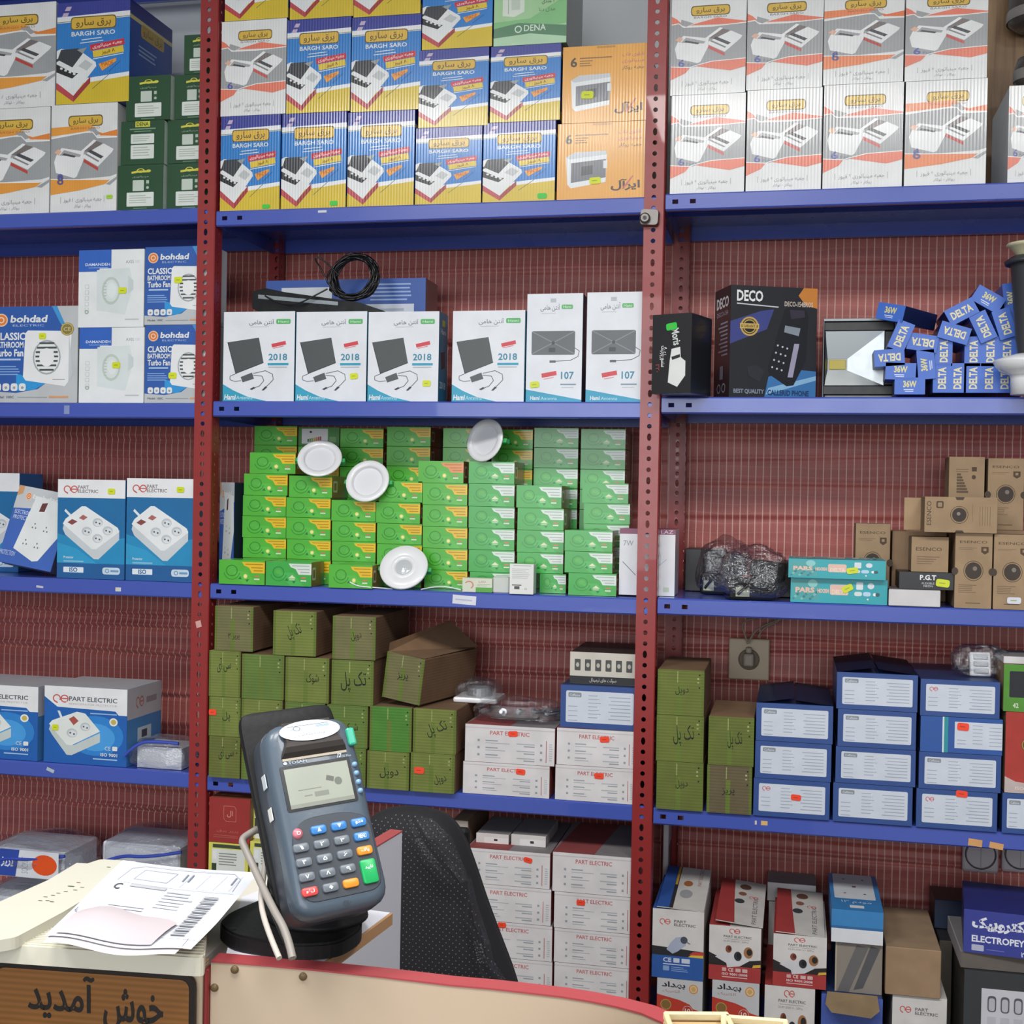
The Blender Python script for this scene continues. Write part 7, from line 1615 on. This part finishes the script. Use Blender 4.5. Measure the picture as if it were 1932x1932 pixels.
bm.faces.new(rings[-1]); bm.faces.new(rings[0]); bmesh.ops.recalc_face_normals(bm, faces=bm.faces)
link('backrest', bm_mesh(bm), chr_, fabric(), smooth=True)
bm = bmesh.new(); bx(bm, -.24, -.02, .44, .24, .46, .52, .03, 3); link('seat', bm_mesh(bm), chr_, bpy.data.materials['black dotted fabric'], smooth=False)
bm = bmesh.new(); lathe(bm, [(.026, .06), (.026, .44)], 20, 'Z', (0, .2, 0)); link('gas_column', bm_mesh(bm), chr_, BLKM, smooth=True)
for i in range(5):
    a = i * 2 * math.pi / 5; tube('base_leg', [(0, .2, .08), (.14 * math.cos(a), .2 + .14 * math.sin(a), .075), (.27 * math.cos(a), .2 + .27 * math.sin(a), .05)], .018, BLKM, chr_); bm = bmesh.new(); bmesh.ops.create_uvsphere(bm, u_segments=14, v_segments=8, radius=.028); o = link('caster', bm_mesh(bm), chr_, BLKM, smooth=True); o.location = (.27 * math.cos(a), .2 + .27 * math.sin(a), .029)
part_box('back_bar', (-.03, .03, .5, .03, .05, 1.0), BLKM, chr_, .005)
WRAP = film_mat('crinkled wrap', (.93, .93, .95), .03, .25, (.45, .46, .48))
def wrap(pxs, dy, name):
    bm = bmesh.new(); pts = [P(x, y, YC + dy) for x, y in pxs]; k = len(pts) // 2; rows = []
    for i in range(k):
        a, b_ = pts[i], pts[-1 - i]; row = []
        for j in range(7):
            p = a.lerp(b_, j / 6); p.y += .012 * noise.noise((i * 1.7, j * 1.3, 3)) - .008 * math.sin(j / 6 * math.pi); row.append(bm.verts.new(p - oo))
        rows.append(row)
    for r0, r1 in zip(rows, rows[1:]):
        for j in range(6): bm.faces.new((r0[j], r0[j + 1], r1[j + 1], r1[j]))
    return link(name, bm_mesh(bm), chr_, WRAP)
wrap([(882, 1655), (880, 1690), (872, 1735), (880, 1770), (888, 1810), (895, 1850), (898, 1890), (970, 1880), (955, 1850), (940, 1815), (925, 1780), (912, 1745), (900, 1705), (888, 1655)], -.022, 'plastic_wrap')
wrap([(760, 1536), (770, 1580), (790, 1630), (815, 1670), (885, 1660), (868, 1620), (852, 1580), (815, 1545)], -.03, 'plastic_wrap')
# ---- small bamboo baskets below the counter end
BAM = mat('pale bamboo', '#d8c79c', .6, bump=(90, .2)); BAM2 = mat('tan bamboo', '#b89a68', .6)
lgx = dpt(1370, 2010, .9)
lb = part_box('display_ledge', (lgx.x - .12, lgx.y - .05, 0, lgx.x + .12, lgx.y + .08, lgx.z - .02), CREAM); tag(lb, 'cream ledge under the bamboo baskets', 'ledge')
lb_top = lgx.z - .02
def basket(px, py, w, rz, label):
    p = dpt(px, py, .88); H = p.z - lb_top - .0005
    e = empty('bamboo_basket', (p.x, p.y, lb_top + .0005), label, 'basket', 'bamboo baskets', rz)
    n_ = int(H / .006)
    for i in range(n_):
        g_ = .0008 * math.sin(i * 2.1); hw_ = w / 2 * (.8 + .2 * i / n_)
        bm = bmesh.new(); t = .0035
        for a in ((-hw_, -hw_, hw_, -hw_ + t), (-hw_, hw_ - t, hw_, hw_), (-hw_, -hw_ + t, -hw_ + t, hw_ - t), (hw_ - t, -hw_ + t, hw_, hw_ - t)): bx(bm, a[0] + g_, a[1], i * .006, a[2] + g_, a[3], i * .006 + .0055, .001)
        link('bamboo_strip', bm_mesh(bm), e, BAM if i % 3 else BAM2)
    part_box('bottom', (-w * .4, -w * .4, 0, w * .4, w * .4, .002), BAM2, e, .0004)
basket(1322, 1916, .044, R(14), 'square bamboo strip basket at the red counter edge')
basket(1424, 1926, .044, R(4), 'square bamboo strip basket farther along from the red counter edge')
